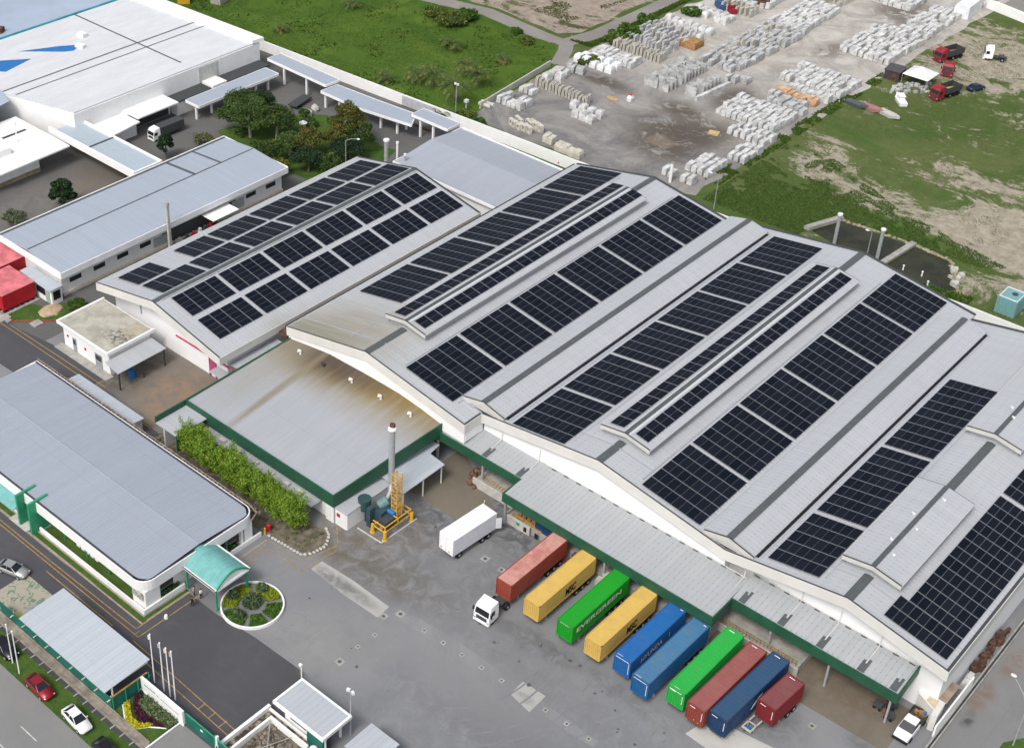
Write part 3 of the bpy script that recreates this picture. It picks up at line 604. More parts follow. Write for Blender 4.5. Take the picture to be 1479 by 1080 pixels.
for q in range(26): x = -87 + q * 2.1; WH.part('drain_grate', MB().box(x, x + .7, 129.45 + (1.3 if x > -56.5 else 0), 129.7 + (1.3 if x > -56.5 else 0), cz(x, 129.5 + (1.3 if x > -56.5 else 0)) - .0, cz(x, 129.5 + (1.3 if x > -56.5 else 0)) + .12), 'cap', cn)
mb = MB()
for x in (-104.5, -96, -89): mb.box(x - .15, x + .15, 125.4, 125.7, 0, CZ - .33)
for x in (-88.7, -80, -72, -64, -56): mb.box(x - .15, x + .15, 121.5, 121.8, 0, CZ - .33)
for x in (-50, -42, -34): mb.box(x - .12, x + .12, 126, 126.24, 0, CZ - .33)
WH.part('post', mb, 'steel', cn)
# loading dock behind the parked boxes
mb = MB().prism([(-96.8, 125.0), (-88.9, 125.0), (-88.9, 122.4), (-56.4, 122.4), (-56.4, 125.6), (-45.4, 125.2), (-45.4, 129.7), (-96.8, 129.7)], .02, 1.15)
dk_ = WH.part('loading_dock', mb, 'concrete')
mb = MB().box(-97.0, -88.6, 124.6, 124.85, .02, 1.5).box(-88.6, -84.6, 121.95, 122.2, .02, 1.45).box(-89.0, -88.7, 122.0, 124.6, .02, 1.5).box(-56.6, -45.2, 125.0, 125.2, .02, 1.3); WH.part('dock_edge', mb, 'concrete_pale', dk_)
mb = MB()
for q in range(14):
    x = -96.3 + q * .52
    mb.box(x, x + .3, 125.6, 126.3, 1.152, 1.16)
WH.part('dock_marking', mb, 'yellow_line', dk_); mb = MB()
for q in range(22): mb.box(-56.3 + q * .5, -56.24 + q * .5, 125.4, 125.46, 1.152, 2.1)
mb.box(-56.3, -45.6, 125.4, 125.46, 2.04, 2.1).box(-56.3, -45.6, 125.4, 125.46, 1.6, 1.66); WH.part('dock_railing', mb, 'yellow_line', dk_)
WH.part('wheel_stop', MB().box(-88.2, -83, 122.6, 122.9, 1.152, 1.45), 'yellow_line', dk_)
mb = MB()
for q, x in enumerate((-82, -76.2, -71.4, -67, -62.8, -58.4)): mb.box(x - 1.5, x + 1.5, 129.6, 129.75, 1.2, 4.3)
WH.part('dock_door', mb, 'dark', dk_)
mb = MB()
for x in (-85.6, -83.7): mb.box(x, x + .5, 121.92, 122.0, .3, 1.1)
WH.part('dock_bumper', mb, 'black', dk_)
WH.part('exit_sign', MB().box(-86.9, -86.3, 121.9, 121.96, .75, 1.2), 'green_light', dk_)

# rooftop solar -----------------------------------------------------------------
pcache = {}
def panel_mesh(wd, ln):
    key = (round(wd, 3), round(ln, 3))
    if key in pcache: return pcache[key]
    mb = MB(); f = .022; a, b = wd / 2 - .018, ln / 2 - .028; t = .04
    mb.slot(1); mb.box(-a, a, -b + .05, b - .05, 0, t); mb.slot(2); mb.box(-a, a, -b, -b + .05, 0, t); mb.box(-a, a, b - .05, b, 0, t)
    mb.slot(0); mb.poly([(-a + f, -b + .05, t + .003), (a - f, -b + .05, t + .003), (a - f, b - .05, t + .003), (-a + f, b - .05, t + .003)])
    me = bpy.data.meshes.new('panel'); me.from_pydata(mb.v, [], mb.f); me.materials.append(M['pv']); me.materials.append(M['pv_frame']); me.materials.append(M['pv_end'])
    me.polygons.foreach_set('material_index', mb.mi); me.update(); pcache[key] = me
    return me
def solar(x0, x1, y0, y1, nx, ny, zf, s, label, group, off=.16):
    xc, yc = (x0 + x1) / 2, (y0 + y1) / 2
    e = bpy.data.objects.new('solar_array', None); COL.objects.link(e); e.location = (xc, yc, zf(xc)); e.empty_display_size = .5
    tag(e, label, 'solar array', group)
    c = math.sqrt(1 + s * s); me = panel_mesh((x1 - x0) / nx * c, (y1 - y0) / ny)
    for i in range(nx):
        for j in range(ny):
            x = x0 + (i + .5) * (x1 - x0) / nx; y = y0 + (j + .5) * (y1 - y0) / ny
            o = bpy.data.objects.new('panel', me); COL.objects.link(o); o.parent = e
            o.location = (x - xc, y - yc, zf(x) - zf(xc) + off); o.rotation_euler = (0, -math.atan(s), 0)
    mb = MB()
    n = max(2, nx)
    for i in range(nx):
        x = x0 + (i + .25) * (x1 - x0) / nx
        mb.box(x, x + .05, y0, y1, zf(x) + .02, zf(x) + off - .02)
    o = mb.build('mounting_rail', 'steel', e, (xc, yc, zf(xc)))
ORD = ['nearest', 'second', 'third', 'fourth', 'fifth', 'sixth', 'farthest']
def sl(x0, z0, s): return lambda x: z0 + s * (x - x0)
f = sl(-154.2, 10.1, -3.1 / 15.4)
GS = 'solar arrays on the low left warehouse'
for (xa, xb, w_) in ((-153.0, -147.95, 'upper'), (-146.8, -141.6, 'lower')):
    for k in range(6):
        y0 = 116.6 + k * 9.79
        solar(xa, xb, y0, y0 + (9.15 if k < 5 else 8.8), 5, 4, f, -3.1 / 15.4, '%s solar array of the %s row on the right slope of the low left warehouse' % (ORD[k] if k < 5 else 'farthest', w_), GS)
f = sl(-154.2, 10.1, 3.1 / 14.8)
for k in range(6):
    y0 = 116.6 + k * 9.79
    solar(-160.4, -155.0, y0, y0 + 9.1, 5, 4, f, 3.1 / 14.8, '%s solar array of the ridge row on the left slope of the low left warehouse' % (ORD[k] if k < 5 else 'farthest'), GS)
for k, (y0, y1, n) in enumerate(((116.6, 123.3, 3), (128.4, 135.3, 3), (135.9, 145.0, 4), (145.6, 154.8, 4), (155.3, 164.4, 4), (165.0, 174.0, 4))):
    solar(-166.8, -161.4, y0, y1, 5, n, f, 3.1 / 14.8, ('short lone solar array at the near left corner of the low left warehouse' if k == 0 else '%s solar array of the eave row on the left slope of the low left warehouse' % (ORD[k] if k < 5 else 'farthest')), GS)
f = sl(-119, 12, 3.6 / 16.9); GM = 'solar arrays on the big warehouse'
for k in range(5):
    y0 = 140.0 + k * 12.0
    solar(-134.3, -125.35, y0, y0 + 11.42, 8, 5, f, 3.6 / 16.9, '%s solar array on the left slope of the leftmost warehouse bay' % (ORD[k] if k < 4 else 'farthest'), GM)
f = sl(-119, 12, -3 / 19.5)
for k in range(6):
    y0 = 127.5 + k * 12.05
    solar(-112.9, -103.8, y0, y0 + 11.45, 8, 5, f, -3 / 19.5, '%s solar array on the right slope of the leftmost warehouse bay' % (ORD[k] if k < 5 else 'farthest'), GM)
f = sl(-79.5, 12, 3 / 19.5)
for k in range(6):
    y0 = 129.5 + k * 11.97
    solar(-94.4, -85.5, y0, y0 + 11.42, 8, 5, f, 3 / 19.5, '%s solar array on the left slope of the middle warehouse bay' % (ORD[k] if k < 5 else 'farthest'), GM)
f = sl(-79.5, 12, -3 / 20.1)
for k in range(6):
    y0 = 130.0 + k * 12.12
    solar(-73.05, -63.85, y0, y0 + 11.55, 8, 5, f, -3 / 20.1, '%s solar array on the right slope of the middle warehouse bay' % (ORD[k] if k < 5 else 'farthest'), GM)
f = sl(-42.9, 12, 3 / 16.5)
for k, (y0, y1, n) in enumerate(((130.6, 142.1, 5), (142.9, 160.9, 8), (161.6, 182.5, 9))):
    solar(-54.3, -47.4, y0, y1, 6, n, f, 3 / 16.5, '%s solar array on the left slope of the last warehouse bay' % ['nearest', 'middle', 'farthest'][k], GM)
f = sl(-42.9, 12, -2.5 / 13.3)
solar(-38.75, -30.55, 130.3, 134.75, 8, 2, f, -2.5 / 13.3, 'short solar array at the near right corner of the last warehouse bay', GM)
solar(-37.7, -30.55, 134.8, 161.0, 7, 12, f, -2.5 / 13.3, 'long solar array down the right slope of the last warehouse bay', GM)
solar(-37.7, -30.55, 161.8, 186.0, 7, 11, f, -2.5 / 13.3, 'solar array cut by the right edge of the picture on the last bay', GM)
for nm, xc, y0 in (('leftmost', -118.9, 134.9), ('middle', -79.3, 135.8)):
    sm = .7 / 4.05
    solar(xc - 3.2, xc - .95, y0, y0 + 57, 2, 26, sl(xc, 13.45, sm), sm, 'thin double row of panels on the left side of the %s bay raised ridge' % nm, GM, .1)
    solar(xc + .95, xc + 3.05, y0, y0 + 57, 2, 26, sl(xc, 13.45, -sm), -sm, 'thin double row of panels on the right side of the %s bay raised ridge' % nm, GM, .1)

# ================================================================== flat roofed annex in front of the first bay
AX = Thing('annex_building', 'low flat roofed annex with deep green edging and brown roof stains', 'building', (-121, 115, 0))
def annex_z(x, y):
    t = max(0, min(1, (y - 105.2) / 20.8)); xb = [(-136.2, 6.35), (-131, 7.2), (-126.8, 7.85), (-119, 8.05), (-112.2, 8.0), (-108, 7.5), (-104, 6.8)]
    zb = xb[0][1]
    for (xa, za), (xc, zc) in zip(xb, xb[1:]):
        if xa <= x <= xc: zb = za + (zc - za) * (x - xa) / (xc - xa)
    if x > xb[-1][0]: zb = xb[-1][1]
    return 4.95 + (zb - 4.95) * t
mb = MB(); nx_, ny_ = 22, 10
for i in range(nx_):
    for j in range(ny_):
        def q3(a, b): t = b / ny_; xl = -136.2 + 1.0 * t; xr = -105.7 + 1.8 * t; x = xl + (xr - xl) * a / nx_; y = 105.2 + 20.8 * t; return (x, y, annex_z(x, y))
        mb.poly([q3(i, j), q3(i + 1, j), q3(i + 1, j + 1), q3(i, j + 1)])
AX.part('roof', mb, 'annex_roof')
mb = MB().box(-136.4, -105.5, 105.0, 105.2, 3.1, 5.2)
mb.loft([[(-105.7, 105.2, 3.1), (-105.5, 105.2, 3.1), (-105.5, 105.2, 5.2), (-105.7, 105.2, 5.2)], [(-103.9, 126.2, 4.9), (-103.7, 126.2, 4.9), (-103.7, 126.2, 7.05), (-103.9, 126.2, 7.05)]])
mb.loft([[(-136.45, 105.2, 4.0), (-136.2, 105.2, 4.0), (-136.2, 105.2, 5.2), (-136.45, 105.2, 5.2)], [(-135.4, 125.6, 5.4), (-135.15, 125.6, 5.4), (-135.15, 125.6, 6.6), (-135.4, 125.6, 6.6)]])
mb.box(-136.45, -136.2, 99.3, 105.0, 4.0, 5.2)
AX.part('fascia', mb, 'green')
AX.part('wall', MB().box(-136, -106, 105.6, 105.8, 0, 4.7).box(-106.2, -106, 105.8, 125.4, 0, 4.7).box(-136, -135.8, 105.8, 125.4, 0, 4.7).box(-107.2, -105.7, 105.25, 105.6, 0, 3.1), 'wall')
AX.part('lean_to_roof', MB().box(-136.2, -131.6, 99.2, 105.0, 4.1, 4.25), 'roof_x'); AX.part('lean_to_roof', MB().box(-105.5, -103.2, 105.3, 114.2, 2.85, 3.0), 'roof_x')
AX.part('side_roof', MB().prism([(-105.5, 114.2), (-100.3, 113.4), (-100.3, 122.2), (-103.4, 122.6), (-103.7, 125.0), (-105.5, 125.0)], 3.3, 3.42), 'carport_roof')
AX.part('end_panel', MB().box(-131.7, -131.5, 99.2, 101.2, 1.5, 4.3), 'green')
parts(AX, 'side_wall', [(-103.5, -103.3, 105.5, 114, 0, 2.85), (-105.5, -103.5, 105.4, 105.6, 0, 2.85), (-135, -134.8, 99.6, 105.5, 0, 4.1)], 'wall')
mb = MB()
for x, y in ((-100.6, 113.8), (-100.6, 118), (-100.6, 121.9)): mb.box(x - .08, x + .08, y - .08, y + .08, 0, 3.3)
AX.part('post', mb, 'white')
for (px, py), st in zip([(434, 509), (468, 527), (508, 550), (550, 574), (593, 599)], range(5)):
    zz = 7.
    for _ in range(8): x, y = P(px, py, zz + .3); zz = annex_z(x, y)
    mb = MB().tube((x, y, zz - .1), (x, y, zz + .6), .17).tube((x, y, zz + .55), (x - .22, y - .3, zz + .72), .24, .27)
    AX.part('roof_vent', mb, 'dark' if st == 1 else 'white', label='scorched dark roof vent' if st == 1 else None)
AX.part('red_sign', MB().box(-105.2, -104.6, 105.36, 105.4, 1.6, 2.2), 'red')
mb = MB()
for x, y in ((-127.5, 104.2), (-123.8, 104.2), (-120.5, 104.1), (-117.2, 104.1), (-114, 104.1), (-111.3, 104.2)): mb.prism([(x - 1.1, y - .3), (x + 1.1, y - .3), (x + .9, y + .6), (x - .9, y + .6)], 0, 3.0, [(x - .5, y - .1), (x + .5, y - .1), (x + .5, y + .5), (x - .5, y + .5)])
AX.part('buttress_panel', mb, 'concrete_pale')
AX.part('lower_roof', MB().prism([(-131.4, 103.4), (-108.2, 103.4), (-108.2, 105.55), (-131.4, 105.55)], 2.5, 2.62), 'roof_x')

# ================================================================== low left warehouse with solar
S0 = Thing('small_warehouse', 'low white gabled warehouse covered in solar arrays, left of the huge one', 'warehouse', (-154, 145, 0))
pr = [(-168.9, 7.0), (-154.2, 10.1), (-138.6, 7.0)]
mb = MB(); slab(mb, pr, 113.8, 175.6, .2); S0.part('roof', mb, 'main_roof')
mb = MB(); gable(mb, [(-167.4, 7.3), (-154.2, 10.1), (-139.6, 7.2)], 116.2, .3); gable(mb, [(-167.4, 7.3), (-154.2, 10.1), (-139.6, 7.2)], 174.8, .3)
mb.box(-167.4, -167.1, 116.5, 174.8, 0, 7.0).box(-139.9, -139.6, 116.5, 174.8, 0, 7.0); S0.part('wall', mb, 'bright_wall')
mb = MB(); fascia(mb, pr, 113.8, 1.4); mb.box(-138.6, -138.5, 113.8, 175.6, 5.7, 7.04).box(-169, -168.9, 113.8, 175.6, 6.2, 7.04); S0.part('fascia', mb, 'fascia')
for y_, t_ in ((113.79, .24), (175.2, .4)): S0.part('gutter', MB().ext([(x, z + .08) for x, z in pr] + [(x, z) for x, z in pr[::-1]], 'y', y_, y_ + t_), 'dark')
capstrip(S0, -154.2, 10.1, 114.0, 175.2, .5, s=.2)
mb = MB()
for s_, x in ((3.1 / 14.8, -154.9), (-3.1 / 15.4, -153.75)): mb.box(x, x + .25, 115, 175, 10.02, 10.1)
S0.part('ridge_rail', mb, 'steel')
mb = MB().box(-151.8, -138.3, 116.0, 116.18, 3.6, 3.85); S0.part('pink_band', mb, simple('pink_paint', (.50, .09, .16), .6))
mb = MB()
for q in range(6): mb.box(-143.6 + .02 * q, -142.4, 116.0 - .12, 116.15, 1.0 + q * .42, 1.25 + q * .42)
mb.box(-143.8, -143.6, 115.9, 116.1, 0, 3.6).box(-142.4, -142.2, 115.9, 116.1, 0, 3.6); S0.part('door_frame', mb, simple('pink_frame', (.45, .08, .18), .6))
parts(S0, 'downpipe', [(-163.5, -163.3, 116.0, 116.18, 5.2, 7.4), (-160.6, -160.4, 116.0, 116.18, 3.8, 8.0)], 'steel')
S0.part('side_roof', MB().box(-139.4, -136.9, 116.3, 126, 4.2, 4.32), 'roof_x')
S0.part('link_roof', MB().prism([(-141.8, 114.2), (-138.4, 114.2), (-138.4, 116.1), (-141.8, 116.1)], 2.6, 2.75), 'roof_x')
# reddish flashing down the gap between the two warehouses
S0.part('valley_flashing', MB().box(-138.45, -136.55, 126, 175.6, 5.6, 6.0), 'rust')
# ================================================================== small flat roofed service block by the lane
SB = Thing('service_block', 'small white block with a stained flat concrete roof and lean-to canopy', 'building', (-161, 109, 0))
SB.part('wall', MB().box(-166.8, -155.0, 105.2, 113.4, 0, 4.2), 'bright_wall')
SB.part('roof', MB().box(-167.6, -154.4, 104.6, 114.0, 4.2, 4.42), 'white')
SB.part('roof_deck', MB().box(-167.2, -154.8, 105.0, 113.8, 4.42, 4.46), 'flat_roof')
SB.part('parapet', MB().box(-167.6, -167.25, 104.6, 114.0, 4.42, 4.75).box(-154.75, -154.4, 104.6, 114.0, 4.42, 4.75).box(-167.25, -154.75, 104.6, 104.9, 4.42, 4.6), 'white')
for x, w_ in ((-164.4, .9), (-158.6, 1.7)):
    d = SB.part('door', MB().box(x, x + w_, 105.1, 105.2, .1, 2.7), simple('door_grey', (.30, .33, .37), .6))
    SB.part('louvre', MB().box(x + .15, x + w_ - .15, 105.05, 105.1, 1.5, 2.4), 'dark', d)
for x, z in ((-165.8, 2.2), (-161.3, 1.8)): SB.part('wall_box', MB().box(x, x + .3, 105.05, 105.2, z, z + .35), 'red')
SB.part('canopy', MB().prism([(-154.4, 104.0), (-150.5, 103.4), (-150.5, 113.0), (-154.4, 113.2)], 3.35, 3.45), 'roof_x')
mb = MB()
for x, y in ((-150.8, 103.8), (-150.8, 108.4), (-150.8, 112.7)): mb.box(x - .1, x + .1, y - .1, y + .1, 0, 3.35)
SB.part('post', mb, 'dark')
SB.part('plinth', MB().box(-167.6, -154.2, 103.6, 105.2, .02, .12), 'concrete')
solo('water_drum', MB().tube((-152.2, 107.2, 0), (-152.2, 107.2, 1.5), .55, .5, 12), 'blue', 'blue drum under the lean-to of the white block', 'drum')

# ================================================================== office building
OF = Thing('office_building', 'long blue-grey roofed office with white eaves band and rounded corners', 'office', (-135, 86, 0))
def rcorner(x0, x1, y0, y1, r, n=6):
    pts = [(x0, y0)]
    for i in range(n + 1): t = -math.pi / 2 + math.pi / 2 * i / n; pts.append((x1 - r + r * math.cos(t), y0 + r + r * math.sin(t)))
    for i in range(n + 1): t = math.pi / 2 * i / n; pts.append((x1 - r + r * math.cos(t), y1 - r + r * math.sin(t)))
    pts.append((x0, y1)); return pts
xo0, xo1 = -160.4, -110.9
outer = rcorner(xo0, xo1, 76.4, 95.8, 2.0); inner = rcorner(xo0 + .3, xo1 - .3, 76.7, 95.5, 1.8)
mb = MB()
for a, b, c_, d_ in zip(outer, outer[1:] + outer[:1], inner, inner[1:] + inner[:1]):
    mb.prism([a, b, d_, c_], 3.35, 5.0)
OF.part('eaves_band', mb, 'white')
mb = MB(); ins = rcorner(xo0 + .3, xo1 - .32, 76.72, 95.48, 1.75)
# roof sheet folded at the ridge
front = [p for p in ins if p[1] <= 86.1]; back = [p for p in ins if p[1] >= 86.1]
zr = lambda y: 5.55 - abs(y - 86.1) * .062
fp = front + [(xo1 - .32, 86.1), (xo0 + .3, 86.1)]; bp = [(xo0 + .3, 86.1), (xo1 - .32, 86.1)] + back
mb.poly([(x, y, zr(y)) for x, y in fp]); mb.poly([(x, y, zr(y)) for x, y in bp]); OF.part('roof', mb, 'roof_office')
OF.part('ridge_cap', MB().ext([(85.93, 5.55), (86.1, 5.59), (86.27, 5.55), (86.1, 5.5)], 'x', xo0 + .3, xo1 - .4), 'roof_office')
mb = MB()
for a, b in zip(ins, ins[1:]):
    strip(mb, [a, b], .34, 5.02)
OF.part('gutter', mb, 'dark')
OF.part('wall', MB().prism(rcorner(xo0 + .8, xo1 - .9, 78.6, 94.9, 1.4), 0, 3.35), 'wall')
mb = MB()
for a, b in ((-160, -141), (-139.5, -128), (-127, -120.5), (-119.5, -114.5)): mb.box(a, b, 78.5, 78.6, 1.15, 2.7)
for a, b in ((79.5, 81.8), (90, 94)): mb.box(xo1 - .9, xo1 - .8, a, b, .9, 2.6)
OF.part('window', mb, 'glass')
mb = MB()
for x in (-158, -153, -147.6, -134.2, -129.4, -124.6, -119.8, -115): mb.box(x, x + .14, 77.5, 77.64, 0, 3.35)
for y in (79.2, 90.6, 93.6): mb.box(xo1 - .45, xo1 - .3, y, y + .15, 0, 3.35)
OF.part('post', mb, 'green_light')
OF.part('corner_pier', MB().prism([(-113.6, 76.7), (-111.2, 76.9), (-111.15, 79.2), (-111.6, 79.3), (-113.6, 78.0)], .0, 3.35), 'white')
OF.part('corner_pier', MB().prism([(-113.2, 93.2), (-111.2, 93.2), (-111.2, 95.2), (-113.2, 95.2)], .0, 3.35), 'white')
g = NG('mosaic_panel', .5); vo = g.n('ShaderNodeTexVoronoi'); g.L(g.pos, vo.inputs['Vector']); vo.inputs['Scale'].default_value = 3
g.color(g.mix(g.ramp(vo.outputs['Distance'], .2, .6), (.05, .09, .06), (.55, .52, .45)))
OF.part('wall_panel', MB().box(-113.4, -111.5, 76.62, 76.69, 1.9, 3.0), g.m)
parts(OF, 'garden_wall', [(-144.9, -137.2, 76.3, 76.55, 0, .75), (-133.4, -111.2, 76.3, 76.55, 0, .75), (-111.2, -110.95, 76.3, 83.1, 0, .75), (-111.2, -110.95, 89.2, 96.6, 0, .75), (-160, -149.5, 76.3, 76.55, 0, .75)], 'white')
parts(OF, 'planter', [(-160, -137, 76.56, 78.5, .02, .3), (-133, -113.7, 76.56, 78.5, .02, .3)], 'lawn')
sheet('kerb_lawn', [(-160, 75.35), (-110.2, 75.35), (-110.2, 83), (-110.85, 83), (-110.85, 76.1), (-160, 76.1)], .016, 'lawn')
mb = MB()
for pts_, wd_ in (([(-160, 75.15), (-110.0, 75.15), (-110.0, 83)], .22), ([(-160, 76.12), (-110.75, 76.12), (-110.75, 83)], .14)): ribbon(mb, pts_, wd_, .03)
ribbon(mb, [(-109.9, 89.5), (-109.9, 96.6)], .22, .03); tag(mb.build('kerb', 'kerbc'), kind='structure')
mb = MB()
for y0, y1 in ((79.4, 83.0), (89.3, 93.1)): mb.leaves((-111.9, (y0 + y1) / 2, .6), .6, (y1 - y0) / 2, .7, 520, .3, 0)
OF.part('planting', mb, leafmat('shrub_green', (.02, .06, .01), (.07, .15, .02)))
for x in (-136.6, -133.9):      # tall green entrance fins
    OF.part('entrance_fin', MB().prism([(x, 75.2), (x + .35, 75.2), (x + .35, 78.4), (x, 78.4)], .0, 5.3), 'green_light')
OF.part('side_canopy', MB().ext([(74.9, 2.3), (77.2, 3.5), (77.2, 3.3), (74.9, 2.2)], 'x', -143.8, -137.2), 'teal_roof')
OF.part('entrance_step', MB().box(-138.6, -134.6, 74.9, 76.4, .02, .12), 'concrete_pale')
mb = MB()
for x in (-127, -126, -125, -124, -123): mb.obox((x, 78.2), .7, .5, .3, 1.0)
OF.part('condenser', mb, 'white')
# barrel vaulted porch
PO = Thing('entrance_porch', 'barrel vaulted turquoise entrance porch facing the round garden', 'porch', (-108, 86, 0))
mb = MB(); pts = []
ya, yb = 83.2, 88.7; n = 14
arc = [(ya + (yb - ya) * i / n, 3.75 + 1.35 * math.sin(math.pi * i / n)) for i in range(n + 1)]
mb.ext(arc + [(y, z - .1) for y, z in arc[::-1]], 'x', -112.4, -104.8); PO.part('roof', mb, 'teal_roof')
mb = MB()
for x in (-111.2, -109.9, -108.6, -107.3, -106.0):
    mb.ext([(y, z + .05) for y, z in arc] + [(y, z) for y, z in arc[::-1]], 'x', x, x + .09)
PO.part('roof_rib', mb, simple('teal_rib', (.2, .47, .42), .5))
mb = MB(); mb.ext([(y, z + .12) for y, z in arc] + [(y, z - .12) for y, z in arc[::-1]], 'x', -104.8, -104.6); PO.part('arch_trim', mb, 'green_light')
mb = MB(); mb.ext([(y, z - .12) for y, z in arc] , 'x', -105.0, -104.85); mb.box(-112.2, -104.6, 83.0, 83.2, 3.45, 3.8).box(-112.2, -104.6, 88.7, 88.9, 3.45, 3.8).box(-104.85, -104.6, 83.0, 88.9, 3.4, 3.7)
PO.part('fascia', mb, 'white')
PO.part('gutter', MB().box(-112.2, -104.8, 82.9, 83.0, 3.75, 3.85), 'dark')
for x, y in ((-104.9, 83.25), (-104.9, 88.5), (-110.6, 83.25), (-110.6, 88.5)): PO.part('post', MB().box(x - .12, x + .12, y - .12, y + .12, 0, 3.5), 'green_light')
# metal roofed strip of sheds behind the office
LS = Thing('narrow_shed', 'narrow lean-to shed with a pale metal roof behind the office', 'shed', (-148, 97.2, 0))
LS.part('roof', MB().ext([(97.6, 3.1), (99.7, 2.95), (99.7, 2.85), (97.6, 3.0)], 'x', -155.4, -139.6), 'carport_roof'); LS.part('wall', MB().box(-155.2, -139.8, 97.9, 99.4, 0, 2.8), 'cream')
mb = MB(); mb.path([(-161, 96.3, 4.8), (-113, 96.3, 4.8), (-110.9, 95.9, 4.8), (-110.3, 94.3, 4.7)], .11)
for q in range(60): x = -160 + q * .83; mb.box(x, x + .32, 96.1, 96.5, 4.3, 4.72)
solo('pipe_rack', mb, simple('brown_pipe', (.22, .17, .14), .7, var=.5, sc_=2), 'brown pipework running behind the rear eaves of the office', 'pipework')

# ================================================================== covered parking, boundary fence and entrance
CP = Thing('parking_shelter', 'long parking shelter with a flat pale metal roof beside the roadside fence', 'shelter', (-110, 66.5, 0))
mb = MB(); mb.ext([(63.2, 3.65), (70.0, 3.95), (70.0, 3.85), (63.2, 3.55)], 'x', -118.8, -101.7); CP.part('roof', mb, 'carport_roof')
for i in range(5):
    x = -118.3 + i * 4.1
    CP.part('post', MB().box(x - .08, x + .08, 64.3, 64.46, 0, 3.6).box(x - .05, x + .05, 64.4, 69.8, 3.45, 3.6), 'white')
CP.part('parking_bay', MB().box(-118.6, -101.6, 64.2, 70.2, .014, .022), 'drive')
FN = Thing('boundary_fence', 'green clad boundary fence along the roadside drain', 'fence', (-100, 63.8, 0))
FN.part('cladding', MB().box(-124.5, -101.6, 64.0, 64.05, 0, 2.1), 'green_mesh')
mb = MB()
for q in range(9): x = -121.5 + q * 2.45; mb.box(x - .06, x + .06, 63.5, 64.0, 1.6, 1.72).box(x - .06, x + .06, 64.05, 64.15, 0, 2.2)
FN.part('post', mb, 'cream')
FS = Thing('side_fence', 'green clad fence between the shelter and the sign garden', 'fence', (-101.7, 66, 0))
FS.part('cladding', MB().prism([(-101.75, 64.0), (-101.65, 64.0), (-101.65, 69.6), (-101.75, 69.6)], 0, 2.1), 'green_mesh')
mb = MB()
for y in (64.1, 66.0, 67.8, 69.5): mb.box(-101.62, -101.5, y - .05, y + .05, 0, 2.2)
mb.tube((-101.55, 67.8, .2), (-101.2, 69.5, 2.1), .04); FS.part('post', mb, 'green_light')
FS.part('top_rail', MB().box(-101.8, -101.6, 64.0, 69.4, 2.1, 2.2), 'yellow_line')
SG = Thing('sign_wall', 'white entrance sign wall standing behind the planted bed', 'sign', (-98, 68.3, 0))
SG.part('panel', MB().box(-101.6, -93.9, 68.3, 68.6, 0, 2.3), 'white'); SG.part('base', MB().box(-101.8, -93.7, 68.2, 68.3, 0, .25), 'white')
SG.part('lettering_line', MB().box(-100.9, -98.9, 68.27, 68.3, 1.45, 1.62).box(-98.7, -98.2, 68.27, 68.3, 1.4, 1.5).box(-98.0, -94.6, 68.27, 68.3, 1.3, 1.38), simple('sign_grey_green', (.20, .30, .25), .6))
GT = Thing('entrance_gate', 'long sliding green gate across the site entrance', 'gate', (-90, 68.7, 0))
GT.part('cladding', MB().box(-93.7, -86.2, 68.65, 68.72, .1, 1.9), 'green_mesh')
GT.part('frame', MB().box(-93.8, -86.1, 68.62, 68.75, 1.9, 2.0).box(-93.8, -93.7, 68.6, 68.76, 0, 2.0).box(-88.6, -88.45, 68.55, 68.8, 0, 2.4), 'green_light')
GT.part('gate_post', MB().box(-88.3, -88.05, 68.5, 68.85, 0, 2.5), 'white')
GT.part('notice', MB().box(-91.1, -90.7, 68.6, 68.64, 1.1, 1.35), 'white')
DR = MB().box(-240, -94.6, 62.75, 63.0, .0, .2).box(-240, -94.6, 63.0, 63.8, .0, .1).box(-240, -94.6, 63.75, 63.95, .0, .35)
tag(DR.build('drain', 'drainc'), kind='structure')
sheet('drain_bed', wobbly([(-240, 62.3), (-94.6, 62.2), (-94.6, 62.75), (-240, 62.75)], .07, 1.5), .016, 'dark')
mb = MB()
for q in range(20): x = -126 + q * 1.75; mb.box(x, x + .16, 62.05, 62.74, .02, .14)
tag(mb.build('drain_cross_bar', 'concrete'), kind='structure')
mb = MB().box(-128, -119.1, 64.2, 70.3, .02, .05)
g = NG('painted_paving', .85, 0, .15); vo = g.n('ShaderNodeTexNoise'); g.L(g.pos, vo.inputs['Vector']); vo.inputs['Scale'].default_value = .9; vo.inputs['Distortion'].default_value = 2
col = g.mix(g.ramp(vo.outputs['Fac'], .55, .62), (.33, .31, .25), (.13, .20, .13))
col = g.mix(g.math('MULTIPLY', g.blob(-120.8, 65.2, 1.1, .6, 1, .8), .8), col, (.55, .42, .08)); col = g.mix(g.math('MULTIPLY', g.blob(-122.5, 64.9, .9, .6, 1, .8), .8), col, (.55, .42, .08)); col = g.mix(g.math('MULTIPLY', g.blob(-122.0, 67.6, 1.2, .6, .6, 1), .4), col, (.15, .2, .3))
g.color(col); tag(mb.build('painted_paving', g.m), kind='structure')

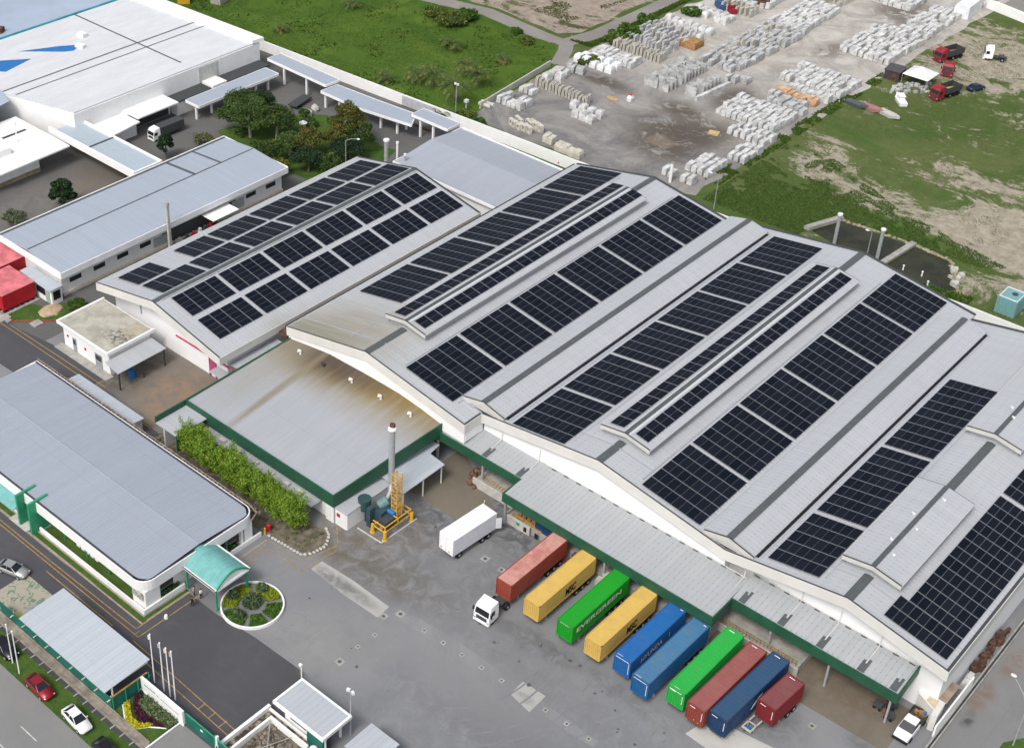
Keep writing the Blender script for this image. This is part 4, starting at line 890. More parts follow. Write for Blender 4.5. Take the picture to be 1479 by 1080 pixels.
# planted bed in front of the sign
mb = MB().box(-101.5, -94.4, 62.95, 68.15, .02, .06); tag(mb.build('bed_lawn', 'lawn'), kind='structure')
edge = [(-101.4, 65.3), (-99.2, 63.9), (-97.6, 63.9), (-96.6, 65.3), (-94.7, 66.8)]
mb = MB()
for a, b in zip(edge, edge[1:]): mb.tube((a[0], a[1], .1), (b[0], b[1], .1), .09, .09, 6)
solo('bed_kerb', mb, 'white', 'thin white kerb round the yellow and purple planting', 'kerb')
mb = MB()
for t in range(900):
    k = rnd() * 3; i = int(k); a, b = edge[i], edge[i + 1]; f_ = k - i
    mb.leaves((a[0] + (b[0] - a[0]) * f_ + .1, a[1] + (b[1] - a[1]) * f_ + U(.15, .85), .22), .1, .1, .15, 3, .22, 0)
tag(mb.build('yellow_bedding', leafmat('yellow_leaf', (.35, .33, .01), (.55, .52, .03))), 'low lime yellow bedding plants along the white kerb', 'bedding plants', kind='stuff')
mb = MB(); cur = [(-101.3, 67.6), (-100.0, 66.3), (-98.2, 65.6), (-96.5, 66.4), (-94.9, 67.2)]
for t in range(1500):
    k = rnd() * 4; i = int(k); a, b = cur[i], cur[i + 1]; f_ = k - i
    mb.leaves((a[0] + (b[0] - a[0]) * f_, a[1] + (b[1] - a[1]) * f_ + U(-.55, .55), .3), .1, .1, .2, 3, .2, 0)
tag(mb.build('purple_bedding', leafmat('purple_leaf', (.035, .008, .018), (.085, .02, .04))), 'dark purple bedding plants in a curved band', 'bedding plants', kind='stuff')
mb = MB()
for t in range(1300):
    x = U(-100.2, -94.6); y = U(66.3 + abs(x + 98) * .12, 68.0); mb.leaves((x, y, .35), .15, .15, .3, 3, .26, 0)
tag(mb.build('shrub_bedding', leafmat('shrub_leaf', (.05, .09, .03), (.16, .20, .09))), 'grey green shrubs growing against the sign wall', 'shrubs', kind='stuff')
mb = MB().path([(-94.4, 62.9, .12), (-94.4, 68.3, .12)], .12); solo('bed_end_kerb', mb, 'white', 'straight white kerb between the bed and the entry paving', 'kerb')

# gatehouse, its pond walls and the small second roof
GH = Thing('gatehouse', 'gatehouse with a square pale metal roof edged in white', 'gatehouse', (-82.6, 78.4, 0))
GH.part('roof', MB().box(-86.4, -78.7, 76.3, 80.6, 3.35, 3.5), 'roof_y'); GH.part('fascia', MB().box(-86.7, -78.4, 76.05, 76.3, 3.1, 3.56).box(-86.7, -78.4, 80.6, 80.85, 3.1, 3.56).box(-86.7, -86.4, 76.3, 80.6, 3.1, 3.56).box(-78.7, -78.4, 76.3, 80.6, 3.1, 3.56), 'white')
GH.part('wall', MB().box(-85.9, -81.6, 77.2, 79.9, 0, 3.3), 'white'); GH.part('green_panel', MB().box(-81.5, -78.9, 76.5, 76.6, 0, 2.9), 'green_mesh')
GH.part('column', MB().tube((-79.4, 79.9, 0), (-79.4, 79.9, 3.35), .18).tube((-79.0, 77.0, 0), (-79.0, 77.0, 3.35), .16), 'white')
GH.part('window', MB().box(-84.9, -82.3, 77.1, 77.2, 1, 2.4), 'glass')
PW = Thing('pond_wall', 'white walled ornamental rock pond in front of the gatehouse', 'planter', (-84, 73, 0))
mb = MB().box(-88.4, -88.0, 68.5, 76.9, 0, 1).box(-88.0, -80.4, 76.6, 76.9, 0, .6).box(-86.9, -86.6, 68.5, 75.9, 0, 1.0).box(-86.6, -80.6, 75.6, 75.9, 0, 1.0)
PW.part('wall', mb, 'white')
g = NG('rock_bed', .95); vo = g.n('ShaderNodeTexVoronoi'); g.L(g.pos, vo.inputs['Vector']); vo.inputs['Scale'].default_value = 1.6
g.color(g.mix(g.ramp(vo.outputs['Distance'], .15, .75), (.30, .25, .18), (.05, .045, .035))); g.bump(vo.outputs['Distance'], 1, .3)
PW.part('rock_bed', MB().box(-88.0, -86.9, 68.6, 76.6, .0, .35).box(-86.9, -80.5, 75.9, 76.6, 0, .3), g.m)
mb = MB()
for q in range(170): mb.ball((U(-86.3, -80.8), U(69.0, 75.3), .2), U(.15, .5), U(.15, .5), U(.15, .45), 6, 4, .2)
PW.part('rocks', mb, simple('rock', (.22, .19, .15), .95, var=.6, sc_=.8)); PW.part('pond_floor', MB().box(-86.6, -80.6, 68.6, 75.6, .02, .12), 'soil')
PW.part('cross_bar', MB().tube((-86.5, 75.4, .8), (-81.2, 69.4, .8), .05).tube((-85.5, 69.2, .8), (-83, 75.4, .8), .05), 'steel')
FR = Thing('far_gate_shelter', 'small pale roofed shelter just right of the gatehouse', 'shelter', (-74, 80, 0))
FR.part('roof', MB().box(-76.4, -73.3, 77.5, 82.0, 2.9, 3.0), 'roof_y'); FR.part('roof_end', MB().box(-73.3, -72.0, 77.5, 82.0, 2.88, 3.0), 'carport_roof'); FR.part('wall', MB().box(-76.0, -72.4, 78, 81.5, 0, 2.9), 'green_mesh')
solo('white_tank', MB().tube((-79.9, 76.0, 0), (-79.9, 76.0, .9), .5, .5, 12).ball((-79.9, 76.0, .9), .5, .5, .25), 'white', 'rounded white tank beside the gatehouse corner', 'tank')

# ================================================================== round garden
RG = Thing('round_garden', 'round garden island with white kerb, green beds and grey paths', 'garden', (-102.1, 86.8, 0))
cx, cy, rr = -102.2, 86.9, 4.15
circ = lambda r, n=48: [(cx + r * math.cos(2 * math.pi * i / n), cy + r * math.sin(2 * math.pi * i / n)) for i in range(n)]
mb = MB(); o_, i_ = circ(rr), circ(rr - .22)
for q in range(48): r = (q + 1) % 48; mb.prism([o_[q], o_[r], i_[r], i_[q]], 0, .42)
RG.part('kerb', mb, 'white'); RG.part('path', MB().prism(circ(rr - .23), .02, .2), 'plaza')
lv1 = leafmat('bed_green', (.035, .09, .012), (.085, .165, .025)); lv2 = leafmat('bed_lime', (.13, .18, .005), (.24, .29, .02)); lv3 = leafmat('bush_dark', (.03, .06, .022), (.10, .15, .07))
ang = [(-170, -130, 1), (-118, -62, 0), (-48, -12, 0), (2, 48, 0), (62, 128, 1), (142, 183, 1)]
for a0, a1, lime in ang:
    mb = MB()
    for t in range(1500):
        a = math.radians(U(a0, a1)); r = math.sqrt(U(1.9 ** 2, 3.75 ** 2)); mb.leaves((cx + r * math.cos(a), cy + r * math.sin(a), .32), .06, .06, .1, 1, .3, 0)
    RG.part('flower_bed', mb, lv2 if lime else lv1)
for (dx, dy, r, n) in ((-.2, .1, 1.3, 1100), (-2.7, -.8, .75, 420), (-1.0, 2.6, .7, 380), (.3, -2.6, .7, 380)):
    mb = MB().leaves((cx + dx, cy + dy, .75), r, r, .75, n, .26, .3); RG.part('bush', mb, lv3)

# ================================================================== buildings at the top left
LB = Thing('long_low_building', 'long low blue-grey roofed building with a row of dark windows', 'building', (-187, 139, 0))
mb = MB(); mb.ext([(-195.6, 5.3), (-187, 6.0), (-177.6, 5.3), (-177.6, 5.15), (-187, 5.85), (-195.6, 5.15)], 'y', 112.9, 165.2); LB.part('roof', mb, 'roof_blue_x')
LB.part('wall', MB().box(-195, -178.9, 113.6, 164.8, 0, 5.1), 'cream' if 0 else 'wall')
LB.part('fascia', MB().box(-177.6, -177.45, 112.8, 165.3, 4.2, 5.4).box(-195.8, -195.6, 112.8, 165.3, 4.4, 5.5).box(-195.6, -177.6, 112.75, 112.9, 4.2, 5.55).box(-195.6, -177.6, 165.2, 165.35, 4.3, 5.5), 'white')
LB.part('gutter', MB().box(-195.55, -195.15, 112.9, 165.2, 5.33, 5.42), 'cap')
LB.part('ridge_joint', MB().box(-187.15, -186.85, 113, 165, 6.0, 6.03), 'cap')
LB.part('roof_joint', MB().ext([(-195.1, 5.36), (-187, 6.05), (-187, 5.95), (-195.1, 5.2)], 'y', 150.1, 150.7), 'cap')
LB.part('roof_joint', MB().ext([(-195.1, 5.36), (-187, 6.05), (-187, 5.95), (-195.1, 5.2)], 'y', 156.6, 157.1), 'cap')
for i in range(10):
    y = 115.3 + i * 5.05
    if i in (5, 6): continue
    o = LB.part('window', MB().box(-178.9, -178.82, y, y + 2.4, 1.9, 2.75), 'glass')
LB.part('ledge', MB().box(-178.9, -178.5, 113.6, 164.8, .0, .5), 'cream')
parts(LB, 'wall_grille', [(-178.9, -178.75, 133.5, 136.5, .8, 2.6), (-178.9, -178.75, 152, 155, .8, 2.6)], 'steel')
LB.part('awning', MB().prism([(-178.8, 144.2), (-174.9, 144.2), (-174.9, 150.4), (-178.8, 150.4)], 3.3, 3.42), 'white')
LB.part('store_bay', MB().box(-178.8, -178.6, 137.5, 150.5, .2, 3.0), 'dark')
for q, (y, mt_, wd_) in enumerate(((138.2, 'steel', 1.2), (139.9, 'dark', .9), (141.5, 'red', .7), (143.0, 'sheetw', .8), (144.3, 'dark', 1.1), (145.6, 'red', .5), (146.8, 'rust', .9))): solo('storage_bin', MB().obox((-177.4 + U(-.3, .3), y), .8, wd_, 0, U(.7, 1.3), U(-.3, .3)).obox((-177.4, y), .5, wd_ * .5, 1.0, 1.5, 0), mt_, ['grey bin farthest left by the low building store bay', 'dark bin second from the mast by the store bay', 'small red bin in the middle of the store bay', 'white bin beside the small red one', 'wide dark bin left of the awning', 'narrow red bin at the awning edge', 'brown bin half under the white awning'][q], 'bin', 'bins at the store bay')
PB = Thing('guard_hut', 'small white hut with glazed front at the end of the long low building', 'hut', (-178.5, 111.5, 0))
PB.part('roof', MB().prism([(-186.2, 110.4), (-177.2, 110.0), (-177.2, 112.75), (-186.2, 112.75)], 3.1, 3.25), 'carport_roof'); PB.part('wall', MB().box(-184.5, -177.6, 110.6, 112.7, 0, 3.1), 'white')
PB.part('window', MB().box(-181.7, -179.4, 110.5, 110.6, 1.2, 2.5).box(-177.6, -177.5, 110.9, 112.3, .9, 2.5), 'glass'); PB.part('door', MB().box(-179.2, -178.1, 110.5, 110.6, .1, 2.4), simple('door_green', (.30, .42, .36), .6))
for i, (x0, x1, y0, y1) in enumerate(((-188.5, -181.3, 103.5, 109.9), (-197.5, -189.2, 104, 113.6))):
    t = Thing('red_store', ['bright red clad store block nearest to the white hut', 'second bright red store block at the left picture edge'][i], 'store', ((x0 + x1) / 2, (y0 + y1) / 2, 0), 'red store blocks')
    t.part('body', MB().box(x0, x1, y0, y1, .5, 3.4), simple('red_sheet', (.42, .012, .022), .55, var=.2, sc_=.4))
    t.part('roof', MB().box(x0 - .05, x1 + .05, y0 - .05, y1 + .05, 3.4, 3.5), simple('faded_red_roof', (.58, .16, .18), .6, var=.3, sc_=.5))
    mb = MB()
    for q in range(6): mb.box(x1 - .3, x1 + .02, y0 + .3 + q * 1.05, y0 + .8 + q * 1.05, 0, .5)
    for q in range(7): mb.box(x0 + .2 + q * 1.1, x0 + .6 + q * 1.1, y0 - .02, y0 + .3, 0, .5)
    t.part('support', mb, 'black')
    t.part('skirt', MB().box(x0 - .6, x1 + .6, y0 - .6, y1 + .3, .01, .08), 'concrete')
mb = MB(); strip(mb, [(-205, 104.9), (-186, 103.0), (-178.3, 103.2), (-170.9, 110.9), (-171.2, 115)], .25, .2)
for a, b in (((-205, 104.9), (-186, 103.0)), ((-186, 103.0), (-178.3, 103.2)), ((-178.3, 103.2), (-170.9, 110.9))): mb.tube((a[0], a[1], .1), (b[0], b[1], .1), .12)
solo('red_kerb', mb, simple('red_brown_kerb', (.30, .07, .04), .8), 'red brown kerb edging the grass strip by the lane', 'kerb')
mb = MB().box(-186.5, -178.5, 102.3, 103, 0, .3).box(-181, -179.4, 101.6, 103.6, 0, .25).box(-175.8, -174.2, 104.6, 106.3, 0, .25); solo('concrete_channel', mb, 'concrete', 'pale concrete channel with two covers beside the lane', 'channel')
solo('sand_heap', MB().ball((-176.6, 109.4, 0), 1.8, 2.3, .5, 12, 6, .12), simple('sand_heap', (.42, .31, .2), .95), 'small sand heap on the grass near the white hut', 'sand heap')

BW = Thing('big_white_building', 'large white factory with a broad pale flat roof and tall blank wall', 'factory', (-250, 170, 0))
ztop = 7.6
BW.part('wall', MB().prism([(-221.0, 148.2), (-221.0, 198.2), (-300, 194), (-420, 188), (-420, 118), (-262, 130), (-248, 141)], 0, ztop - .3), 'white')
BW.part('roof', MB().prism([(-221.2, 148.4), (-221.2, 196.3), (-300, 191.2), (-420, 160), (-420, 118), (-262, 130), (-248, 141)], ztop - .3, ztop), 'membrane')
BW.part('parapet', MB().prism([(-221.0, 196.2), (-220.6, 199.2), (-300, 195.6), (-300, 191)], ztop, ztop + .8), 'white')
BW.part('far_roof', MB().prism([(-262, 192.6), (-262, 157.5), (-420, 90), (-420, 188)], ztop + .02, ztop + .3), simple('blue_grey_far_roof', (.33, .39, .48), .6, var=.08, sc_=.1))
mb = MB().prism([(-262.0, 157.0), (-261.6, 157.0), (-261.6, 193.6), (-262.0, 193.6)], ztop, ztop + .35); BW.part('roof_edge', mb, simple('teal_edge', (.04, .28, .33), .5, var=.4, sc_=.15))
mb = MB().prism([(-232.5, 141.0), (-232.0, 141.0), (-246.5, 135), (-247, 135.2)], ztop, ztop + .1)
BW.part('joint_line', MB().box(-239.4, -239.0, 144, 196.5, ztop, ztop + .05).box(-236.2, -235.9, 145, 196, ztop, ztop + .05).box(-262, -224.5, 178.6, 179.0, ztop + .001, ztop + .04), 'cap')
BW.part('roof_tarpaulin', MB().prism([(-253.5, 158), (-246.5, 164.8), (-245.6, 166.5), (-247, 169.5), (-249.5, 166.0), (-251, 163.0)], ztop + .01, ztop + .06).prism([(-252, 146), (-246.8, 150), (-248.5, 157.5), (-252.5, 152)], ztop + .01, ztop + .06), 'blue')
BW.part('roof_plant', MB().obox((-246.0, 168.6), 2.0, 1.2, ztop, ztop + .7, .3), 'white'); BW.part('roof_plant', MB().obox((-250.5, 172.5), 1.8, 1.5, ztop, ztop + .8, .2), 'white')
BW.part('roof_plant', MB().obox((-265, 160.5), 2.5, 2.0, ztop + .3, ztop + 1.4, .5), 'rust')
BW.part('loading_door', MB().box(-221.0, -220.9, 180.6, 186.0, 3.4, 6.9), simple('panel_grey', (.48, .49, .46), .6))
BW.part('low_roof', MB().box(-221.0, -217.4, 171.5, 181, 3.0, 3.3).box(-221.0, -217.4, 185.5, 197.8, 3.0, 3.3), 'dark')
BW.part('low_block', MB().box(-221.0, -217.6, 171.5, 197.5, 0, 2.95).box(-220.9, -217.3, 181.2, 185.2, 2.95, 3.7), 'wall')
BW.part('side_roof', MB().box(-222.5, -215.9, 160, 170.6, 3.8, 4.1).prism([(-222.5, 151.8), (-214.3, 151.8), (-215.5, 160), (-222.5, 160)], 3.2, 3.5), 'white')
BW.part('low_block', MB().box(-222, -216.8, 152, 160, 0, 3.2).box(-221.5, -219.5, 160, 171, 0, 3.8), 'wall')
BW.part('dock_opening', MB().box(-219.4, -219.3, 160.5, 170.4, .2, 3.6), 'dark')
BW.part('front_roof', MB().prism([(-234, 126.8), (-215.4, 126.8), (-215.9, 143), (-234, 143)], 3.9, 4.2).prism([(-300, 105), (-216, 105), (-216, 126.8), (-300, 126.8)], 3.9, 4.2), 'white')
BW.part('raised_roof', MB().prism([(-300, 100), (-221, 108), (-221, 133), (-300, 133)], 4.21, 5.6), 'white')
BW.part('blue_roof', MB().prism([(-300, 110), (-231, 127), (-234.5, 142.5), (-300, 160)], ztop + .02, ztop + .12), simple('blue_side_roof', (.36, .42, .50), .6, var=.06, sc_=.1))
BW.part('low_block', MB().box(-300, -218, 105, 137, 0, 3.9), 'wall'); BW.part('stained_plinth', MB().box(-218, -217.9, 105, 137, 0, .9), simple('stained_plinth', (.30, .26, .16), .9, var=.5, sc_=.7))
BW.part('roof_slot', MB().box(-228, -227.3, 135.5, 141, 4.2, 4.25).box(-226, -222, 131.4, 131.9, 4.2, 4.25), 'dark')
BR = Thing('covered_link', 'white edged covered walkway linking the big factory and the long low building', 'walkway', (-210, 147, 0))
BR.part('roof', MB().box(-223, -211.9, 144.3, 150.4, 4.2, 4.45).box(-211.5, -197.3, 144.3, 150.4, 4.5, 4.75), simple('link_roof', (.36, .42, .47), .6, var=.06))
BR.part('parapet', MB().box(-224, -197.0, 143.9, 144.3, 3.6, 5.1).box(-224, -197.0, 150.4, 150.75, 4.0, 5.1).box(-197.3, -196.9, 144.3, 150.4, 3.6, 5.1), 'white')
BR.part('step_joint', MB().box(-211.9, -211.5, 144.3, 150.4, 4.3, 4.85), 'dark')
mb = MB()
for x in (-197.4,): mb.box(x, x + .3, 150.2, 150.5, 0, 4).box(x, x + .3, 144.2, 144.5, 0, 4)
BR.part('post', mb, 'white')
def walkway(name, label, pts, z, cols, cw=.2, thick=.5, mt='roof_blue_x'):
    T = Thing(name, label, 'covered walkway', (sum(p[0] for p in pts) / 4, sum(p[1] for p in pts) / 4, 0), 'covered walkways at the rear')
    T.part('roof', MB().prism(pts, z - .12, z), mt)
    x0, x1 = min(p[0] for p in pts), max(p[0] for p in pts); y0, y1 = min(p[1] for p in pts), max(p[1] for p in pts)
    mb = MB()
    for a, b in zip(pts, pts[1:] + pts[:1]):
        d = Vector((b[0] - a[0], b[1] - a[1])).normalized(); nn = Vector((d.y, -d.x)) * .12
        mb.prism([a, b, (b[0] + nn.x, b[1] + nn.y), (a[0] + nn.x, a[1] + nn.y)], z - thick, z + .06)
    T.part('fascia', mb, 'white')
    for c_ in cols: T.part('column', MB().box(c_[0] - cw, c_[0] + cw, c_[1] - cw, c_[1] + cw, 0, z - .15), 'white')
    return T
walkway('walkway_shelter', 'covered walkway on square white columns in front of the white factory', [(-216.4, 172.9), (-212.2, 172.9), (-212.2, 195.5), (-216.4, 195.5)], 3.6, [(-213.6, y) for y in (173.3, 177.4, 181.6, 185.8, 190, 193.6)])
walkway('walkway_shelter', 'straight covered walkway at the left end of the rear wall', [(-218, 197.8), (-199.4, 197.2), (-199.2, 201.2), (-218, 201.6)], 4.6, [(-213, 198), (-206, 198)])
walkway('walkway_shelter', 'lower curved covered walkway along the rear wall behind the garden', [(-199.2, 195.6), (-188, 195.5), (-175, 197.4), (-177.5, 201.6), (-188, 200.8), (-199, 200.2)], 3.8, [(-198.4, 196.2), (-194.3, 196.3), (-183.5, 197.5), (-179.3, 198), (-179.3, 200.7), (-194.3, 199.5)])
walkway('walkway_shelter', 'short raised covered walkway joining the curved roof building', [(-177, 199.8), (-167.4, 199.8), (-167.4, 203.6), (-177, 203.4)], 4.6, [(-175, 200.3), (-171.5, 200.3)])
RB = Thing('curved_roof_building', 'grey building with a shallow curved roof behind the solar warehouse', 'building', (-154, 192, 0))
arc = [(-165.0 + i * 2.25, 5.35 + .75 * math.sin(math.pi * min(1, i / 10))) for i in range(11)]
mb = MB(); mb.ext([(y, z) for y, z in [(181.4, 5.1), (192.3, 6.1), (201.5, 5.0)]] + [(y, z - .15) for y, z in [(201.5, 5.0), (192.3, 6.1), (181.4, 5.1)]], 'x', -165.0, -137.5)
RB.part('roof', mb, roofmat('curved_roof', (.33, .355, .40), 'y', dirt=.07)); RB.part('wall', MB().box(-164.5, -138, 181.9, 200.9, 0, 4.8), 'wall')
RB.part('fascia', MB().box(-165.15, -165.0, 181.2, 201.6, 4.7, 5.3).box(-165, -137.5, 181.2, 181.4, 4.7, 5.26).box(-165, -137.5, 201.5, 201.7, 4.7, 5.26), 'white')
# rear boundary wall
mb = MB(); wl = [(-235, 206.6), (-229.5, 206.8), (-188.4, 208.6), (-158.6, 210.1), (-143.6, 210.6), (-65.3, 215.2), (-20, 216.2)]
for a, b in zip(wl, wl[1:]): mb.prism([a, b, (b[0], b[1] + .25), (a[0], a[1] + .25)], 0, 2.5)
bw = Thing('boundary_wall', 'long white boundary wall between the factory and the open fields', 'wall', (-130, 211, 0)); bw.part('panel', mb, 'white')
mb = MB().prism([(-199, 202.2), (-175, 203.4), (-175, 203.9), (-199, 202.7)], 0, .25); solo('red_brown_kerb', mb, 'rust', 'red brown kerb behind the curved covered walkway', 'kerb')
mb = MB().prism([(-187.5, 208.4), (-178.5, 208.85), (-178.5, 208.75), (-187.5, 208.3)], .2, 2.4); bw.part('grey_panel', mb, simple('grey_wall_panel', (.42, .43, .46), .8))
# stone yard side wall
mb = MB().prism([(-174.8, 219), (-174.5, 219), (-177.2, 247), (-177.5, 247)], 0, 1.4); solo('yard_side_wall', mb, 'concrete_pale', 'low grey wall between the green field and the stone yard', 'wall')
# right hand side: lean-to, scrap and roadside wall
SD = Thing('side_annex', 'white annex with a cream roof panel at the right corner of the warehouse', 'annex', (-30, 131, 0))
SD.part('wall', MB().prism([(-32.6, 131.4), (-29.4, 131.4), (-29.2, 128.7), (-29.9, 128.6), (-30.0, 129.4), (-32.4, 130.6)], 0, 2.6), 'fascia')
SD.part('roof_panel', MB().prism([(-31.3, 131.1), (-30.1, 131.1), (-29.9, 129.6), (-31.2, 130.2)], 2.6, 2.63), simple('cream_panel', (.50, .44, .30), .7))
SD.part('flat_roof', MB().prism([(-32.9, 131.6), (-29.3, 131.6), (-29.3, 135.2), (-32.9, 135.0)], 2.3, 2.5), simple('pinkish_concrete', (.33, .25, .19), .9, var=.25, sc_=1))
SD.part('side_wall', MB().box(-28.95, -28.75, 128.0, 138.5, 0, 1.8), 'white')
mb = MB()
for q in range(40): y = U(141.0, 150); mb.obox((U(-29.9, -29.2), y), U(.15, .8), U(.3, 1.6), U(0, .1), U(.25, 1.1), U(-.4, .4))
solo('scrap_stack', mb, 'rust', 'rusty scrap stacked between warehouse and side road', 'scrap')
mb = MB()
mb.obox((-29.4, 138.4), .9, 2.4, 0, .8, .05).obox((-29.4, 139.2), .6, 1.2, .8, 1.1, .05)
solo('white_crate_row', mb, 'wrap', 'white crate before the rusty scrap by the side road', 'crate')
mb = MB().box(-28.75, -28.55, 124.5, 215, 0, .35).box(-28.3, -28.15, 124.5, 215, 0, .3); tag(mb.build('roadside_kerb', 'concrete'), kind='structure')
sheet('roadside_drain', R4(-28.55, -28.3, 124.5, 215), .03, 'dark')
# ================================================================== shipping containers on trailers
def text_mesh(txt, size, bold=.0, depth=.0, stretch=1.0, spacing=1.0):
    cu = bpy.data.curves.new('lettering', 'FONT'); cu.body = txt; cu.size = size; cu.offset = bold; cu.space_character = spacing; cu.align_x = 'LEFT'
    ob = bpy.data.objects.new('lettering_tmp', cu); COL.objects.link(ob); bpy.context.view_layer.update()
    me = bpy.data.meshes.new_from_object(ob.evaluated_get(bpy.context.evaluated_depsgraph_get()))
    bpy.data.objects.remove(ob)
    for v in me.vertices: v.co.x *= stretch
    return me
def lettering(parent, txt, size, x, y, z, mat, face='+x', **k):
    me = text_mesh(txt, size, **k); me.name = 'lettering'; me.materials.clear(); me.materials.append(M[mat] if isinstance(mat, str) else mat)
    o = bpy.data.objects.new('lettering', me); COL.objects.link(o); o.parent = parent; o.location = (x, y, z)
    o.rotation_euler = (math.radians(90), 0, math.radians(90)) if face == '+x' else (math.radians(90), 0, 0)
    return o
def boxpaint(name, top, side=None, dirt=.25, dcol=(.2, .16, .12), sc_=.35):
    g = NG(name, .6, 0, .22)
    n1 = g.ramp(g.noise(g.obj, sc_, 8, .8), .40, .66); n2 = g.ramp(g.noise(g.scale(g.obj, 1, 1, .15), 1.6, 4, .7), .3, .75)
    col = g.mix(g.math('MULTIPLY', n2, .3), top, mul(top, .75)); col = g.mix(g.math('MULTIPLY', n1, dirt), col, dcol); g.color(col)
    return g.m
CONT = []
def container(label, x0, x1, y0, L_, z1, paint, roofpaint=None, w_=2.44, h_=2.75, marks=None, lean=0.):
    """x0,x1 = near end corners, y0 = near end; leaning slightly in plan as parked"""
    xc = (x0 + x1) / 2; z0 = z1 - h_
    T = Thing('shipping_container', label, 'container', (xc, y0, z0), 'shipping containers on trailers along the dock', lean)
    a = w_ / 2; mb = MB(); n = int(L_ / .28); L2 = L_
    out = [(-a + .06, .1), (a - .06, .1)]; side = []
    for q in range(n):
        t = .12 + (L2 - .24) * q / n; d = (L2 - .24) / n
        for fr, dp in ((0, 0), (.3, 0), (.5, .045), (.8, .045)): side.append((t + d * fr, dp))
    out = [(-a + .01, .1)] + [(a - .01, .1)] + [(a - .02 - dp, t) for t, dp in side] + [(a - .02, L2 - .1), (-a + .02, L2 - .1)] + [(-a + .02 + dp, t) for t, dp in side[::-1]]
    mb.prism(out, .16, h_ - .1); T.part('body', mb, paint, local=True)
    mb = MB()
    for q in range(int(L_ / .6)):
        y = .35 + q * .6; mb.box(-a + .14, a - .14, y, min(y + .32, L2 - .2), h_ - .09, h_ - .045)
    mb.box(-a + .1, a - .1, .1, L2 - .1, h_ - .1, h_ - .07); T.part('roof_panel', mb, roofpaint or paint, local=True)
    mb = MB()
    for sx in (-1, 1):
        for y in (0, L2 - .16): mb.box(min(sx * a, sx * (a - .13)), max(sx * a, sx * (a - .13)), y, y + .16, 0, h_)
        mb.box(min(sx * a, sx * (a - .08)), max(sx * a, sx * (a - .08)), .16, L2 - .16, h_ - .1, h_ - .01); mb.box(min(sx * a, sx * (a - .1)), max(sx * a, sx * (a - .1)), .16, L2 - .16, 0, .16)
    for y in (0, L2 - .12): mb.box(-a + .13, a - .13, y, y + .12, h_ - .14, h_ - .005); mb.box(-a + .13, a - .13, y, y + .12, 0, .16)
    T.part('frame', mb, paint, local=True)
    mb = MB()
    for q in range(7): x = -a + .25 + q * .31; mb.box(x, x + .16, .04, .1, .2, h_ - .2)
    T.part('end_wall', mb, paint, local=True)
    mb = MB()
    for q in range(4): x = -.9 + q * .6; mb.tube((x, L2 + .02, .2), (x, L2 + .02, h_ - .2), .03)
    mb.box(-a + .15, a - .15, L2 - .1, L2 - .04, .17, h_ - .15); T.part('door', mb, paint, local=True)
    for sx in (-1, 1):
        for y in (0, L2 - .17):
            for z in (0, h_ - .1): mb = MB(); mb.box(sx * a - .09, sx * a + .006, y - .006, y + .18, z, z + .106) if sx > 0 else mb.box(sx * a - .006, sx * a + .09, y - .006, y + .18, z, z + .106); T.part('corner_casting', mb, 'rust', local=True)
    if marks: marks(T.e, a, L2, h_)
    # trailer under it: a thing of its own
    t = Thing('trailer', 'skeletal trailer carrying the ' + label.split(' container')[0] + ' container', 'trailer', (xc, y0, 0), 'trailers parked at the dock', lean)
    mb = MB()
    for x in (-.45, .45): mb.box(x - .08, x + .08, .2, L_ - .2, z0 - .35, z0 - .02)
    for q in range(6): y = .3 + q * (L_ - .9) / 5; mb.box(-1.15, 1.15, y, y + .15, z0 - .2, z0 - .03)
    t.part('chassis', mb, 'dark', local=True)
    t.part('bumper_bar', MB().box(-.8, .8, .02, .12, z0 - .3, z0 - .12), 'cap', local=True)
    for x in (-.8, .8): t.part('landing_leg', MB().box(x - .08, x + .08, 2.2, 2.36, 0.04, z0 - .2).box(x - .18, x + .18, 2.1, 2.46, .02, .1), 'steel', local=True)
    nax = 3 if L_ > 8 else 2
    for q in range(nax):
        y = L_ - 1.2 - q * 1.3
        for sx in (-1, 1):
            wh = t.part('wheel', MB().tube((sx * .72, y, .5), (sx * 1.16, y, .5), .49, .49, 14), 'black', local=True)
            t.part('hub', MB().tube((sx * 1.15, y, .5), (sx * 1.19, y, .5), .2, .2, 10), 'steel', wh, local=True)
    mb = MB()
    for q in range(nax): y = L_ - 1.2 - q * 1.3; mb.tube((-.7, y, .5), (.7, y, .5), .08)
    t.part('axle', mb, 'dark', local=True)
    return T
Pt = {
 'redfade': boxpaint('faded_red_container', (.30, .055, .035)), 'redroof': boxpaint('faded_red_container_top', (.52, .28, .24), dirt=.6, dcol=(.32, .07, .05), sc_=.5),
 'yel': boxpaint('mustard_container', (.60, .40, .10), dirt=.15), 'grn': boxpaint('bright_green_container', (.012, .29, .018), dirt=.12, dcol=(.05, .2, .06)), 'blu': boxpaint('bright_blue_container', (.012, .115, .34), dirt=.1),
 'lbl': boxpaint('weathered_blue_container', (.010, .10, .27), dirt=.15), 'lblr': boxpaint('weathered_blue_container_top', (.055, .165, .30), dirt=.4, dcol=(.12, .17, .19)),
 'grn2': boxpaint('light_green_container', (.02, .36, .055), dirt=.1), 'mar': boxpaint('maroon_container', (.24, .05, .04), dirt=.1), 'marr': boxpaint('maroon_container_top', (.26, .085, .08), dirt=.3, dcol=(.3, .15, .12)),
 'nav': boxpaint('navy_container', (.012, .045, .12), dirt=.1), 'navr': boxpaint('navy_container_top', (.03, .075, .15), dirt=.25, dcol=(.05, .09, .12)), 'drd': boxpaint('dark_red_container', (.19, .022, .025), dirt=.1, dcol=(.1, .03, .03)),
 'drr': boxpaint('dark_red_container_top', (.19, .055, .06), dirt=.2) }
